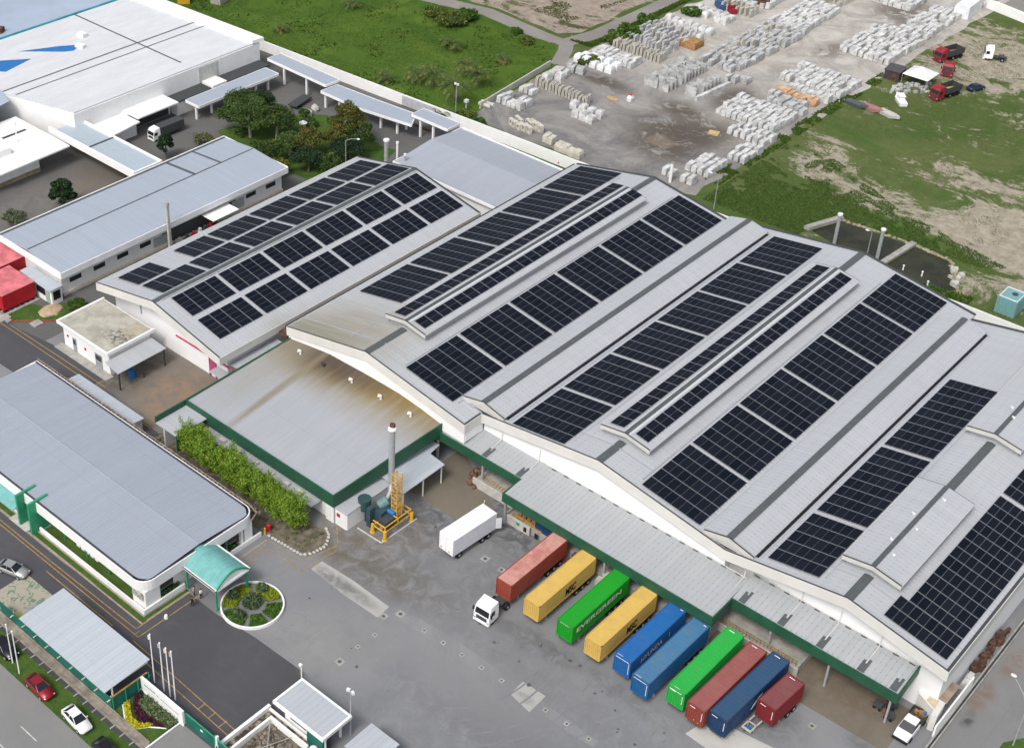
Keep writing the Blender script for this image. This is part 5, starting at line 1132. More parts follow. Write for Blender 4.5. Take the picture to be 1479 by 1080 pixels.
wl_ = M['white_line']; ink = M['black']
def m_yellow(e, a, L_, h): lettering(e, 'MSC', 1.7, a + .012, L_ * .46, .55, ink, bold=.05, stretch=.68)
def m_green(e, a, L_, h):
    lettering(e, 'EVERGREEN', .98, a + .012, .8, 1.3, M['white'], bold=.025, stretch=1.86)
    lettering(e, 'EGHU 904512', .24, -.75, -.02, h - .32, M['white'], face='-y')
    
def m_blue(e, a, L_, h):
    lettering(e, 'HYUNDA', 1.15, a + .012, 2.3, .95, M['white'], bold=.015, stretch=.95); lettering(e, 'I', 1.15, a + .012, 8.3, .95, M['white'], bold=.015)
    endmarks(e, a, L_, h)
def endmarks(e, a, L_, h):
    mb = MB().box(-a + .25, a - .3, -.02, -.005, h - .30, h - .22).box(a - .30, a - .23, -.02, -.005, .6, h - .35).box(-a + .3, -a + 1.15, .22, .26, h + .002, h + .012).box(a - .7, a - .3, L_ - .4, L_ - .3, h + .002, h + .012)
    mb.build('end_marking', 'white', e)
def m_small(e, a, L_, h):
    mb = MB().box(-a + .4, -a + 1.15, -.02, -.005, h - .42, h - .32).box(a - .34, a - .27, -.02, -.005, .9, h - .5).box(-a + .55, -a + 1.3, L_ - .5, L_ - .4, h + .002, h + .01); mb.build('end_marking', 'white', e)
def m_navy(e, a, L_, h):
    m_small(e, a, L_, h); MB().ext([(5.3, .55), (6.2, .75), (7.6, 1.75), (7.0, 1.75), (5.9, 1.2)], 'x', a + .005, a + .02).build('emblem', 'white', e)
    MB().tube((a + .02, 6.9, 1.2), (a + .03, 6.9, 1.2), .42, .42, 16).build('emblem', 'red', e)
def m_green2(e, a, L_, h):
    m_small(e, a, L_, h); MB().box(-a + .3, a - .5, -.02, -.005, h - .3, h - .22).box(-a + .7, -a + 1.5, .3, .34, h + .002, h + .01).build('end_marking', 'white', e)
def m_mar(e, a, L_, h):
    m_small(e, a, L_, h); MB().ball((0, -.02, .5), .09, .03, .09, 8, 4).ball((.6, -.02, .42), .09, .03, .09, 8, 4).build('reflector', 'yellow', e)
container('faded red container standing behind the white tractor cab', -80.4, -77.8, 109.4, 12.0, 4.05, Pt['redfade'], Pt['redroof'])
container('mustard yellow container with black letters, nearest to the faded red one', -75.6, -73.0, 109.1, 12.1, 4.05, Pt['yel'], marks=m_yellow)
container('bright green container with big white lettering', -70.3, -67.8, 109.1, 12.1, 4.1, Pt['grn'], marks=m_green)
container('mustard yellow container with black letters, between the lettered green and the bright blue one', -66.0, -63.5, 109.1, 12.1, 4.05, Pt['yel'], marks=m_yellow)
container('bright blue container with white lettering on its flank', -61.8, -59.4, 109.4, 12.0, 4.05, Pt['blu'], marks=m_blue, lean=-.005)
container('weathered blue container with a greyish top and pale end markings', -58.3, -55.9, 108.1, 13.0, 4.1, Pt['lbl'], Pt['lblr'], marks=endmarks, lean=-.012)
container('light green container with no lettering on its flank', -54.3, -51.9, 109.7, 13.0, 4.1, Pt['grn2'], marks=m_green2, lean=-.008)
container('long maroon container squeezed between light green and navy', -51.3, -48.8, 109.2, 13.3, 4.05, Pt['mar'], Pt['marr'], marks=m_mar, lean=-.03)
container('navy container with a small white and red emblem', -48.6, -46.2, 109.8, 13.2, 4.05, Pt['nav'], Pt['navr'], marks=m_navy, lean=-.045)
container('short dark red container at the right end of the row', -45.4, -43.0, 115.2, 6.05, 4.0, Pt['drd'], Pt['drr'], marks=m_small, lean=-.075)
# chassis nose sticking out before the short container
t = Thing('trailer_nose', 'open chassis nose in front of the short dark red container', 'trailer', (-44.9, 113.6, 0), rot=-.07)
t.part('frame', MB().box(-.75, -.6, -.6, 1.7, .95, 1.1).box(.35, .5, -.6, 1.7, .95, 1.1).box(-.75, .5, -.75, -.6, .9, 1.15).box(-.75, .5, .5, .62, .95, 1.1), 'concrete_pale', local=True); t.part('light_box', MB().box(-.45, .2, -.5, -.1, .8, 1.0), 'blue', local=True)
t.part('leg', MB().box(-.6, -.5, .3, .4, 0, 1).box(.3, .4, .3, .4, 0, 1), 'steel', local=True)
# closed blue box and pallets half hidden under the canopy
solo('stored_box', MB().box(-84.2, -81.4, 122.6, 125.0, .02, 2.6), Pt['nav'], 'dark blue box standing at the dock under the canopy edge', 'box')
mb = MB()
for q in range(4): mb.box(-87.6 + q * .8, -87.0 + q * .8, 123.2, 125.4, 1.16, 2.0 + .3 * (q % 2))
solo('pallet_stack', mb, 'wood', 'timber pallets on the dock beside the dark blue box', 'pallets')
for q, (x, c_) in enumerate(((-76.9, 'rust'), (-71.8, 'concrete_pale'), (-66.9, 'green'), (-62.5, 'wood'), (-58.2, 'rust'))):
    solo('dock_goods', MB().obox((x, 120.9), 1.3, 1.0, .02, 1.3, .2).obox((x + .2, 121.9), .9, .8, .02, 1.8, .1), c_, 'goods stacked at the dock behind the %s gap between containers' % ['first', 'second', 'third', 'fourth', 'fifth'][q], 'goods', 'goods stacked behind the containers')

# ------------------------------------------------------------------ white truck box and the white cab
T = Thing('box_truck', 'white box truck parked askew with its rear doors open', 'truck', (-90.0, 110.8, 0), rot=-.075)
T.part('body', MB().prism([(-1.3, 0), (1.3, 0), (1.3, 8.3), (-1.3, 8.3)], 1.15, 3.95), simple('white_box_body', (.70, .71, .74), .5, var=.06), local=True)
T.part('front_panel', MB().box(-1.27, -.08, -.07, 0, 1.3, 3.8).box(.08, 1.27, -.07, 0, 1.3, 3.8), 'white', local=True)
T.part('lamp', MB().box(-1.0, -.75, -.1, -.07, 1.5, 1.75).box(.45, .8, -.1, -.07, 1.5, 1.75), 'orange', local=True)
T.part('door', MB().prism([(-1.3, 8.3), (-1.38, 8.3), (-1.95, 9.3), (-1.87, 9.3)], 1.2, 3.6), 'sheetw', local=True); T.part('door', MB().prism([(1.3, 8.3), (1.38, 8.3), (1.75, 8.9), (1.67, 8.9)], 1.2, 3.0), 'sheetw', local=True)
T.part('interior', MB().box(-1.15, 1.15, 8.29, 8.31, 1.25, 3.8), 'black', local=True)
T.part('side_pod', MB().prism([(-1.3, .8), (-2.1, 1.0), (-2.15, 2.6), (-1.3, 2.8)], .9, 2.6), 'white', local=True)
T.part('top_rail', MB().box(1.26, 1.33, 0, 8.3, 3.88, 3.98).box(-1.33, -1.26, 0, 8.3, 3.88, 3.98), 'white', local=True)
T.part('chassis', MB().box(-.5, .5, .2, 8.3, .75, 1.15), 'dark', local=True)
for y in (1.4, 5.8, 7.0):
    for sx in (-1, 1):
        wh = T.part('wheel', MB().tube((sx * .8, y, .5), (sx * 1.22, y, .5), .5, .5, 14), 'black', local=True); T.part('hub', MB().tube((sx * 1.21, y, .5), (sx * 1.25, y, .5), .2, .2, 8), 'steel', wh, local=True)
def tractor(name, label, loc, rot, paint='white', group=None):
    T = Thing(name, label, 'truck', loc, group, rot)          # nose towards local -y
    mb = MB(); a = 1.22
    mb.loft([[(-a, 0.05, .55), (a, .05, .55), (a, 2.0, .55), (-a, 2.0, .55)], [(-a, 0, 1.5), (a, 0, 1.5), (a, 2.05, 1.5), (-a, 2.05, 1.5)], [(-a + .06, .25, 2.5), (a - .06, .25, 2.5), (a - .06, 2.05, 2.5), (-a + .06, 2.05, 2.5)], [(-a + .16, .55, 3.0), (a - .16, .55, 3.0), (a - .12, 2.0, 3.15), (-a + .12, 2.0, 3.15)]])
    T.part('cab', mb, paint, local=True)
    T.part('windscreen', MB().poly([(-a + .14, -.01, 1.62), (a - .14, -.01, 1.62), (a - .2, .22, 2.42), (-a + .2, .22, 2.42)]), 'glass', local=True)
    T.part('side_window', MB().box(a - .02, a + .012, .45, 1.2, 1.6, 2.3).box(-a - .012, -a + .02, .45, 1.2, 1.6, 2.3), 'glass', local=True)
    T.part('grille', MB().prism([(-.8, .0), (.8, .0), (.8, -.03), (-.8, -.03)], .75, 1.35), 'dark', local=True)
    for sx in (-1, 1):
        T.part('headlight', MB().box(sx * 1.0 - .14, sx * 1.0 + .14, -.03, .02, .6, .8), 'steel', local=True); T.part('mirror', MB().box(sx * 1.42 - .1, sx * 1.42 + .1, .1, .22, 1.7, 2.3), 'black', local=True)
    T.part('bumper', MB().box(-a, a, -.08, .3, .28, .58), paint, local=True)
    T.part('chassis', MB().box(-.45, .45, 1.9, 5.2, .6, .95).box(-.7, .7, 3.4, 4.6, .95, 1.15), 'dark', local=True)
    for y in (1.0, 4.2):
        for sx in (-1, 1):
            wh = T.part('wheel', MB().tube((sx * .78, y, .5), (sx * 1.18, y, .5), .5, .5, 14), 'black', local=True); T.part('hub', MB().tube((sx * 1.17, y, .5), (sx * 1.21, y, .5), .2, .2, 8), 'steel', wh, local=True)
    return T
tractor('tractor_unit', 'white tractor cab in front of the faded red container', (-78.9, 104.9, 0), .06)

# ------------------------------------------------------------------ cars
def car(label, loc, rot, paint, group='cars parked by the road'):
    T = Thing('parked_car', label, 'car', loc, group, rot)     # nose to local +x, 4.5 m long
    def ring(x, w_, z0, z1): return [(x, -w_, z0), (x, w_, z0), (x, w_ * 1.0, (z0 + z1) / 2), (x, w_ * .9, z1), (x, -w_ * .9, z1), (x, -w_ * 1.0, (z0 + z1) / 2)]
    T.part('body', MB().loft([ring(-2.25, .68, .45, .85), ring(-2.1, .84, .3, .98), ring(-1.3, .88, .25, 1.02), ring(0, .9, .25, .98), ring(1.1, .89, .25, .95), ring(1.9, .84, .3, .82), ring(2.25, .66, .42, .66)]), paint, smooth=True, local=True)
    def rc(x, w_, z): return [(x, -w_, z), (x, w_, z)]
    mb = MB(); lo = [(-1.9, -.78, .97), (1.0, -.8, .94), (1.0, .8, .94), (-1.9, .78, .97)]; hi = [(-1.15, -.6, 1.42), (.25, -.62, 1.44), (.25, .62, 1.44), (-1.15, .6, 1.42)]
    mb.loft([lo, hi]); T.part('glasshouse', mb, 'glass', local=True)
    mb = MB().prism([(-1.12, -.6), (.22, -.62), (.22, .62), (-1.12, .6)], 1.42, 1.475)
    for sx in (-1, 1):
        for x0, x1 in ((-1.85, -1.12), (-.5, -.45), (.98, .24)): mb.tube((x0, sx * .79, .96), (x1, sx * .61, 1.43), .045, .045, 5)
    T.part('roof', mb, paint, local=True)
    for x in (-1.4, 1.35):
        for sx in (-1, 1):
            wh = T.part('wheel', MB().tube((x, sx * .70, .32), (x, sx * .92, .32), .32, .32, 14), 'black', local=True); T.part('rim', MB().tube((x, sx * .915, .32), (x, sx * .93, .32), .2, .2, 10), 'steel', wh, local=True)
    for sx in (-1, 1): T.part('headlight', MB().ball((2.06, sx * .62, .66), .16, .15, .08, 8, 5), 'sheetw', local=True); T.part('tail_light', MB().ball((-2.14, sx * .64, .8), .1, .14, .1, 8, 5), 'red', local=True); T.part('mirror', MB().ball((.75, sx * .98, 1.0), .1, .1, .07, 6, 4), paint, local=True)
    return T
carred = simple('car_red', (.26, .012, .022), .25, .2, .05, spec=.5); carwhite = simple('car_white', (.75, .75, .75), .3, 0, .03, spec=.5); carblack = simple('car_black', (.012, .013, .016), .2, .2, .05, spec=.5); carsilver = simple('car_silver', (.36, .36, .35), .3, .4, .05, spec=.5)
car('red saloon parked on the grass verge beside the drain', (-110.4, 59.9, 0), -.04, carred)
car('white car parked on the grass verge ahead of the red saloon', (-103.2, 60.0, 0), -.07, carwhite)
car('black car on the verge cut by the bottom edge of the picture', (-96.8, 59.6, 0), -.06, carblack)
car('dark car on the verge at the far left edge of the picture', (-118.8, 60.6, 0), 0, carblack)
car('silver car on the driveway at the left edge of the picture', (-129.4, 69.3, 0), .3, carsilver)
# white pickup by the dock corner
T = Thing('pickup_truck', 'white open backed pickup parked by the canopy corner', 'pickup', (-31.35, 127.0, 0), rot=math.radians(-90)); T.e.scale = (1.12, 1.12, 1.12)
T.part('cab', MB().loft([[(2.3, -.75, .4), (2.3, .75, .4), (2.2, .78, .85), (2.2, -.78, .85)], [(1.5, -.85, .35), (1.5, .85, .35), (1.4, .84, 1.02), (1.4, -.84, 1.02)], [(.3, -.86, .35), (.3, .86, .35), (.3, .84, 1.05), (.3, -.84, 1.05)], [(-.6, -.86, .35), (-.6, .86, .35), (-.6, .84, 1.05), (-.6, -.84, 1.05)]]), carwhite, local=True)
T.part('windscreen', MB().loft([[(1.25, -.78, 1.03), (1.25, .78, 1.03), (-.6, .78, 1.03), (-.6, -.78, 1.03)], [(.5, -.66, 1.6), (.5, .66, 1.6), (-.55, .66, 1.6), (-.55, -.66, 1.6)]]), 'glass', local=True)
T.part('roof', MB().box(-.58, .5, -.68, .68, 1.59, 1.68), carwhite, local=True)
T.part('tray', MB().box(-2.6, -.62, -.88, .88, .6, .72).box(-2.6, -.62, -.9, -.84, .72, 1.15).box(-2.6, -.62, .84, .9, .72, 1.15).box(-2.64, -2.58, -.9, .9, .72, 1.15), 'dark', local=True)
T.part('bumper', MB().box(2.25, 2.4, -.85, .85, .35, .62), 'black', local=True)
for x in (-1.7, 1.45):
    for sx in (-1, 1): T.part('wheel', MB().tube((x, sx * .66, .36), (x, sx * .9, .36), .36, .36, 12), 'black', local=True)
mb = MB()
for q in range(9): mb.obox((-31.35 + U(-.6, .6), 129.0 + U(-.8, .8)), .5, .35, .83, U(.95, 1.3), U(0, 3))
solo('pickup_load', mb, 'wood', 'mixed timber and tools lying in the white pickup tray', 'load')
solo('blue_cover', MB().obox((-30.75, 129.6), .3, .6, .84, 1.4), 'blue', 'small blue cover at the back corner of the pickup', 'cover')
for i, (x, y, c_) in enumerate(((-35.6, 127.6, 'dark'), (-33.9, 127.0, 'dark'), (-34.4, 128.6, 'dark'))):
    T = Thing('handcart', ['dark trolley left of the pickup', 'low dark machine beside the pickup door', 'dark cart tucked under the canopy corner'][i], 'trolley', (x, y, 0))
    T.part('body', MB().obox((x, y), 1.1, .8, .3, .95, .4 * i), 'dark'); T.part('handle', MB().tube((x - .5, y - .3, .9), (x - .9, y - .6, 1.2), .05), 'red')
    for dx in (-.35, .35): T.part('wheel', MB().tube((x + dx, y - .45, .2), (x + dx, y - .3, .2), .2, .2, 10), 'black')
# dark bodied lorry at the white factory
T = tractor('lorry', 'white cabbed lorry with a dark box body in front of the white factory', (-212.7, 160.3, 0), -.02)
T.part('box_body', MB().box(-1.25, 1.25, 2.2, 9.2, 1.0, 3.1), 'dark', local=True); T.e.scale = (.86, .86, .86)

# ------------------------------------------------------------------ drilling and burner plant by the annex
T = Thing('lattice_rig', 'yellow lattice tower rig on stabiliser feet beside the annex', 'rig', (-99.6, 110.5, 0))
mb = MB(); X0, X1, Y0, Y1 = -100.2, -99.2, 111.0, 112.0; Zt = 8.6
for x in (X0, X1):
    for y in (Y0, Y1): mb.tube((x, y, 1.0), (x, y, Zt), .075)
nz = 11
for q in range(nz + 1):
    z = 1.0 + (Zt - 1.0) * q / nz; z2 = z + (Zt - 1) / nz
    for a, b in (((X0, Y0), (X1, Y0)), ((X1, Y0), (X1, Y1)), ((X1, Y1), (X0, Y1)), ((X0, Y1), (X0, Y0))):
        mb.tube((a[0], a[1], z), (b[0], b[1], z), .045, n=5)
        if q < nz:
            p, r_ = (a, b) if q % 2 else (b, a); mb.tube((p[0], p[1], z), (r_[0], r_[1], z2), .04, n=5)
T.part('lattice_mast', mb, 'yel_p' if 0 else simple('ochre_lattice', (.55, .34, .09), .6))
mb = MB()
for pts in ([(-100.6, 107.8, 1.2), (-98.4, 107.8, 1.2), (-98.4, 113.0, 1.2), (-100.6, 113.0, 1.2), (-100.6, 107.8, 1.2)], [(-100.6, 107.8, 2.1), (-98.4, 107.8, 2.1), (-98.4, 113.0, 2.1), (-100.6, 113.0, 2.1)], [(-98.4, 107.8, 1.2), (-98.4, 107.8, 2.1)], [(-98.4, 110.4, 1.2), (-98.4, 110.4, 2.1)], [(-98.4, 113, 1.2), (-98.4, 113, 2.1)], [(-100.4, 110.4, 2.1), (-98.4, 110.4, 2.1)]):
    mb.path(pts, .09)
T.part('base_frame', mb, 'yellow')
for x, y in ((-100.6, 107.7), (-98.3, 107.7), (-98.3, 113.1), (-100.6, 113.1)):
    lg = T.part('stabiliser_leg', MB().tube((x, y, .25), (x, y, 1.5), .28, .24, 10), 'yellow'); T.part('foot_pad', MB().tube((x, y, .02), (x, y, .25), .4, .3, 10), 'yellow', lg)
T.part('engine_block', MB().obox((-99.7, 109.6), 1.4, 2.0, .9, 1.9), 'dark'); T.part('winch', MB().tube((-100.4, 110.6, 2.2), (-99.2, 110.6, 2.2), .35, .35, 12), 'blue')
T = Thing('burner_plant', 'dark green tank plant with a tall silver chimney beside the annex', 'boiler', (-102, 110.8, 0))
T.part('tank', MB().tube((-103.4, 109.0, 1.8), (-103.4, 109.0, 3.6), .85, .95, 14), 'dk_green' if 0 else simple('dark_green_tank', (.03, .075, .075), .5)); T.part('tank_leg', MB().box(-104.0, -103.85, 108.5, 108.65, 0, 1.8).box(-102.9, -102.75, 108.5, 108.65, 0, 1.8), 'dark')
T.part('drum', MB().tube((-101.9, 110.4, 2.4), (-101.2, 111.4, 3.2), .75, .75, 14), simple('teal_grey_drum', (.12, .22, .21), .5)); T.part('machine_body', MB().obox((-101.2, 110.2), 1.6, 2.4, .3, 2.5, .1).obox((-101.8, 108.5), .7, .9, .0, 3.2), 'tealdark' if 0 else simple('dark_blue_green', (.035, .07, .085), .5))
T.part('duct', MB().path([(-101.4, 111.3, 3.2), (-101.0, 111.7, 4.6), (-101.3, 112.2, 5.4)], .28, 10), 'concrete_pale')
T.part('chimney', MB().tube((-101.5, 112.3, 1.5), (-101.5, 112.3, 14.4), .42, .42, 16), 'steel'); T.part('chimney_cowl', MB().ball((-101.5, 112.3, 14.9), .62, .62, .5, 14, 8), 'white'); T.part('cowl_top', MB().tube((-101.5, 112.3, 15.3), (-101.5, 112.35, 15.7), .42, .38, 12), 'rust')
T.part('control_box', MB().obox((-99.9, 108.9), .5, .5, .3, 1.2), 'orange')
solo('containment_kerb', MB().path([(-102.6, 106.8, .1), (-98.2, 106.9, .1), (-98.0, 113.8, .1)], .11), 'concrete_pale', 'pale kerb round the rig and the burner plant', 'kerb')
mb = MB()
for q in range(22): mb.ball((U(-98.4, -95.6), U(124.2, 127.6), U(.1, .7)), U(.3, .6), U(.3, .6), U(.2, .5), 7, 5, .22)
solo('covered_heap', mb, simple('brown_cover', (.16, .09, .06), .9, var=.5, sc_=1.2), 'heap of brown covered goods under the canopy beside the annex roof', 'scrap')

# ------------------------------------------------------------------ masts, lamps and flagpoles
def street_lamp(label, x, y, h_, arm=(1.2, 0), head='sheetw', group='lamp posts'):
    T = Thing('street_lamp', label, 'street lamp', (x, y, 0), group)
    T.part('pole', MB().tube((x, y, 0), (x, y, h_), .11, .06, 8), 'steel')
    ax, ay = arm; L_ = math.hypot(ax, ay)
    if L_ > 0:
        T.part('arm', MB().path([(x, y, h_ - .02), (x + ax * .4, y + ay * .4, h_ + .35), (x + ax, y + ay, h_ + .4)], .05, 6), 'steel')
        T.part('lamp_head', MB().ball((x + ax * 1.15, y + ay * 1.15, h_ + .38), .38, .28, .1, 8, 5), head)
    else: T.part('lamp_head', MB().obox((x - .35, y), .45, .3, h_ - .15, h_ + .2, .4).obox((x + .35, y), .45, .3, h_ - .15, h_ + .2, -.4), head)
    return T
street_lamp('twin headed floodlight mast right of the gatehouse roof', -78.7, 80.9, 7.4, (0, 0))
street_lamp('thin floodlight mast behind the top corner of the gatehouse roof', -88.9, 82.4, 2.2, (0, 0)) if 0 else None
street_lamp('curved lamp post by the side road at the bottom right', -21.4, 133.4, 6.8, (-2.6, 2.6))
street_lamp('curved lamp post rising above the near roof edge of the garden', -175.2, 178.6, 7.0, (1.6, 1.4))
street_lamp('thin lamp post standing in the grass behind the solar warehouse', -115.3, 217.3, 7.2, (-1.2, -.6))
street_lamp('slim lamp post between the two silver flues by the ponds', -86.6, 223.3, 4.2, (-.7, -.3))
street_lamp('lamp mast beside the palms behind the boundary wall', -175.9, 212.4, 7.5, (0, 0))
street_lamp('small lamp post in front of the low building windows', -181.5, 127.0, 4.8, (1.3, .3)) if 0 else None
def flue(label, x, y, h_, r, top=True, mt='steel'):
    T = Thing('flue', label, 'chimney', (x, y, 0), 'silver flues'); T.part('stack', MB().tube((x, y, 0), (x, y, h_), r, r, 12), mt)
    T.part('cap', MB().tube((x, y, h_), (x, y, h_ + .35), r * 1.45, r * 1.45, 12), 'sheetw'); T.part('band', MB().tube((x, y, h_ * .5), (x, y, h_ * .5 + .12), r * 1.08, r * 1.08, 12), mt)
flue('silver flue by the left pond, farther from the last bay', -92.4, 221.6, 6.2, .32); flue('silver flue by the pond divider, nearer the last bay', -84.1, 221.8, 6.4, .32)
flue('thick silver flue at the rear corner of the low solar warehouse', -170.0, 184.6, 6.6, .42); flue('thin white flue beside the thick silver one', -168.0, 185.6, 6.4, .2, mt='white'); flue('slender silver pipe nearest to the curved roof', -163.6, 183.0, 6.4, .2)
T = Thing('vent_mast', 'white lattice vent mast between the low building and the solar warehouse', 'mast', (-177.0, 135.6, 0))
T.part('stack', MB().tube((-177.0, 135.6, 0), (-177.0, 135.6, 9.4), .32, .3, 10), 'concrete_pale'); T.part('ladder', MB().path([(-176.6, 135.3, 0), (-176.6, 135.3, 9.6)], .04).path([(-176.4, 135.6, 0), (-176.4, 135.6, 9.6)], .04), 'steel'); T.part('hood', MB().tube((-177, 135.6, 9.4), (-177, 135.6, 10.0), .5, .42, 10), 'steel')
T = Thing('roof_mast', 'pale mast standing on the near roof of the white factory', 'mast', (-224, 133, 0)); x, y = P(25, 205, 4.2); T.part('pole', MB().tube((x, y, 4.2), (x, y, 8.2), .13), 'white'); T.part('cap', MB().ball((x, y, 8.3), .3, .3, .25), 'white')
T = Thing('yard_pipe', 'short white pipe standing at the edge of the stone yard', 'pipe', (-127.2, 220.8, 0)); T.part('pole', MB().tube((-127.2, 220.3, 0), (-127.2, 220.3, 4.2), .3, .3, 10), 'white'); T.part('cap', MB().tube((-127.2, 220.3, 4.2), (-127.2, 220.3, 4.35), .36), 'concrete')
T = Thing('gate_mast', 'thin mast with a camera behind the gatehouse roof', 'mast', (-88.3, 80.5, 0)); x, y = -87.6, 81.6; T.part('pole', MB().tube((x, y, 0), (x, y, 4.6), .08), 'white'); T.part('camera', MB().obox((x + .1, y - .2), .4, .3, 4.5, 4.8), 'white')
FG = [((890 / 4 + .0, 700 / 4 + 810), 'leftmost'), ((945 / 4, 750 / 4 + 810), 'second from left'), ((980 / 4, 780 / 4 + 810), 'second from right'), ((1010 / 4, 800 / 4 + 810), 'rightmost')]
fcol = [simple('flag_white', (.7, .7, .65), .8), simple('flag_blue', (.35, .40, .52), .8), simple('flag_pale', (.60, .57, .42), .8), simple('flag_pink', (.55, .38, .40), .8)]
for i, ((px, py), w_) in enumerate(FG):
    x, y = P(px + 1.0, py, 0); T = Thing('flagpole', 'white flagpole behind the sign wall, %s of the four' % w_, 'flagpole', (x, y, 0), 'flagpoles behind the sign')
    T.part('pole', MB().tube((x, y, 0), (x, y, 8.2), .09, .06, 8), 'white'); T.part('finial', MB().ball((x, y, 8.25), .12, .12, .12), 'white')
    mb = MB(); yy = [(x, y + .02 - q * .12, 8.0 - q * .12) for q in range(1)]
    n = 4; top = [(x - .05 - q * .16, y + .12 * math.sin(q), 8.0 - q * .09) for q in range(n)]
    for a, b in zip(top, top[1:]): mb.poly([a, b, (b[0], b[1] + .05, b[2] - .8), (a[0], a[1] + .05, a[2] - .8)])
    T.part('flag', mb, fcol[i])
for i, (px, py) in enumerate(((18.5, 957), (28, 972))):
    x, y = P(px, py, 0); T = Thing('flagpole', 'bare white pole on the grass verge, %s of the pair by the drain' % ['left', 'right'][i], 'pole', (x, y, 0), 'bare poles on the verge')
    T.part('pole', MB().tube((x, y, 0), (x, y, 6.6 + .6 * i), .09, .06, 8), 'white'); T.part('finial', MB().ball((x, y, 6.65 + .6 * i), .12, .12, .12), 'white')
for i, (x, y, lb) in enumerate(((-111.0, 98.0, 'red hydrant at the edge of the bamboo bed'), (-149.6, 210.8, 'small red hydrant box behind the curved roof building'), (-70.2, 213.0, 'red hydrant cabinet behind the last warehouse bay'), (-172.2, 111.6, 'red hydrant by the hedge at the lane corner'))):
    if i == 1: x, y = P(808, 238, 0)
    if i == 2: x, y = P(1391, 458, 0)
    T = Thing('fire_hydrant', lb, 'hydrant', (x, y, 0)); T.part('body', MB().tube((x, y, 0), (x, y, 1.0), .32, .3, 10), 'red'); T.part('bonnet', MB().ball((x, y, 1.05), .36, .36, .25), 'red'); T.part('nozzle', MB().tube((x, y - .5, .6), (x, y, .6), .13), 'red')
T = Thing('bollard', 'yellow bollard at the office corner', 'bollard', (-110.7, 97.3, 0)); T.part('post', MB().tube((-110.9, 97.2, 0), (-110.9, 97.2, 1.1), .14), 'yellow'); T.part('cap', MB().ball((-110.9, 97.2, 1.1), .15, .15, .1), 'yellow')

# ------------------------------------------------------------------ people by the office porch
def person(label, loc, rot, shirt, trousers, pose=0.):
    me = bpy.data.meshes.new('person'); s = pose
    J = {'pel': (0, 0, .95), 'sp': (0, .01, 1.18), 'ch': (0, .0, 1.38), 'nk': (0, 0, 1.52), 'hd': (0, -.02, 1.64), 'ht': (0, -.01, 1.74),
         'sl': (-.19, 0, 1.42), 'el': (-.27, .03 - s * .1, 1.14), 'hl': (-.26, -.08 - s * .3, .90 + s * .2), 'sr': (.19, 0, 1.42), 'er': (.27, .05, 1.14), 'hr': (.26, -.06, .89),
         'tl': (-.1, 0, .9), 'kl': (-.12, -.03 - s * .15, .50), 'fl': (-.12, .02 - s * .1, .08), 'bl': (-.13, -.16 - s * .1, .04), 'tr': (.1, 0, .9), 'kr': (.12, .0 + s * .1, .50), 'fr': (.12, .04 + s * .25, .08), 'br': (.13, -.12 + s * .2, .04)}
    K = list(J); E_ = [('pel', 'sp'), ('sp', 'ch'), ('ch', 'nk'), ('nk', 'hd'), ('hd', 'ht'), ('ch', 'sl'), ('sl', 'el'), ('el', 'hl'), ('ch', 'sr'), ('sr', 'er'), ('er', 'hr'), ('pel', 'tl'), ('tl', 'kl'), ('kl', 'fl'), ('fl', 'bl'), ('pel', 'tr'), ('tr', 'kr'), ('kr', 'fr'), ('fr', 'br')]
    Rr = {'pel': .14, 'sp': .13, 'ch': .15, 'nk': .055, 'hd': .095, 'ht': .07, 'sl': .07, 'el': .048, 'hl': .04, 'sr': .07, 'er': .048, 'hr': .04, 'tl': .1, 'kl': .065, 'fl': .045, 'bl': .04, 'tr': .1, 'kr': .065, 'fr': .045, 'br': .04}
    me.from_pydata([J[k] for k in K], [(K.index(a), K.index(b)) for a, b in E_], [])
    ob = bpy.data.objects.new('person', me); COL.objects.link(ob)
    md = ob.modifiers.new('skin', 'SKIN'); sv = me.skin_vertices[0].data
    for i, k in enumerate(K): sv[i].radius = (Rr[k], Rr[k] * (.75 if k in ('pel', 'sp', 'ch') else 1)); sv[i].use_root = k == 'pel'
    ss = ob.modifiers.new('sub', 'SUBSURF'); ss.levels = ss.render_levels = 1
    bpy.context.view_layer.update()
    m2 = bpy.data.meshes.new_from_object(ob.evaluated_get(bpy.context.evaluated_depsgraph_get())); ob.modifiers.clear(); ob.data = m2; m2.name = 'person'
    m2.materials.clear(); skin = simple('skin', (.42, .25, .17), .6)
    for mt in (skin, shirt, trousers, M['black']): m2.materials.append(mt)
    for p in m2.polygons:
        z = p.center.z; x = abs(p.center.x); p.use_smooth = True
        p.material_index = 3 if z < .1 else 2 if z < .98 and x < .22 else 0 if z > 1.5 or (x > .2 and z < 1.1) else 1
    mb = MB().ball((0, .01, 1.70), .105, .115, .1, 10, 6); hair = mb.build('hair', M['black'], ob)
    mb = MB()
    for sx in (-1, 1):      # fingers and thumb on each hand
        hx, hy, hz_ = J['hl' if sx < 0 else 'hr']
        for q in range(4): mb.tube((hx + sx * (.0), hy - .035 + q * .022, hz_ - .02), (hx - sx * .01, hy - .04 + q * .024, hz_ - .11 + abs(q - 1.3) * .008), .011, .008, 6)
        mb.tube((hx - sx * .02, hy - .03, hz_), (hx - sx * .05, hy - .07, hz_ - .06), .012, .009, 6)
    mb.ball((0, -.115, 1.63), .015, .02, .02, 6, 4); hands = mb.build('fingers', skin, ob)
    ob.location = loc; ob.rotation_euler = (0, 0, rot); tag(ob, label, 'person', 'people by the entrance porch')
x1, y1 = P(281, 860, 0); x2, y2 = P(291, 864, 0); x3, y3 = P(278, 875, 0)
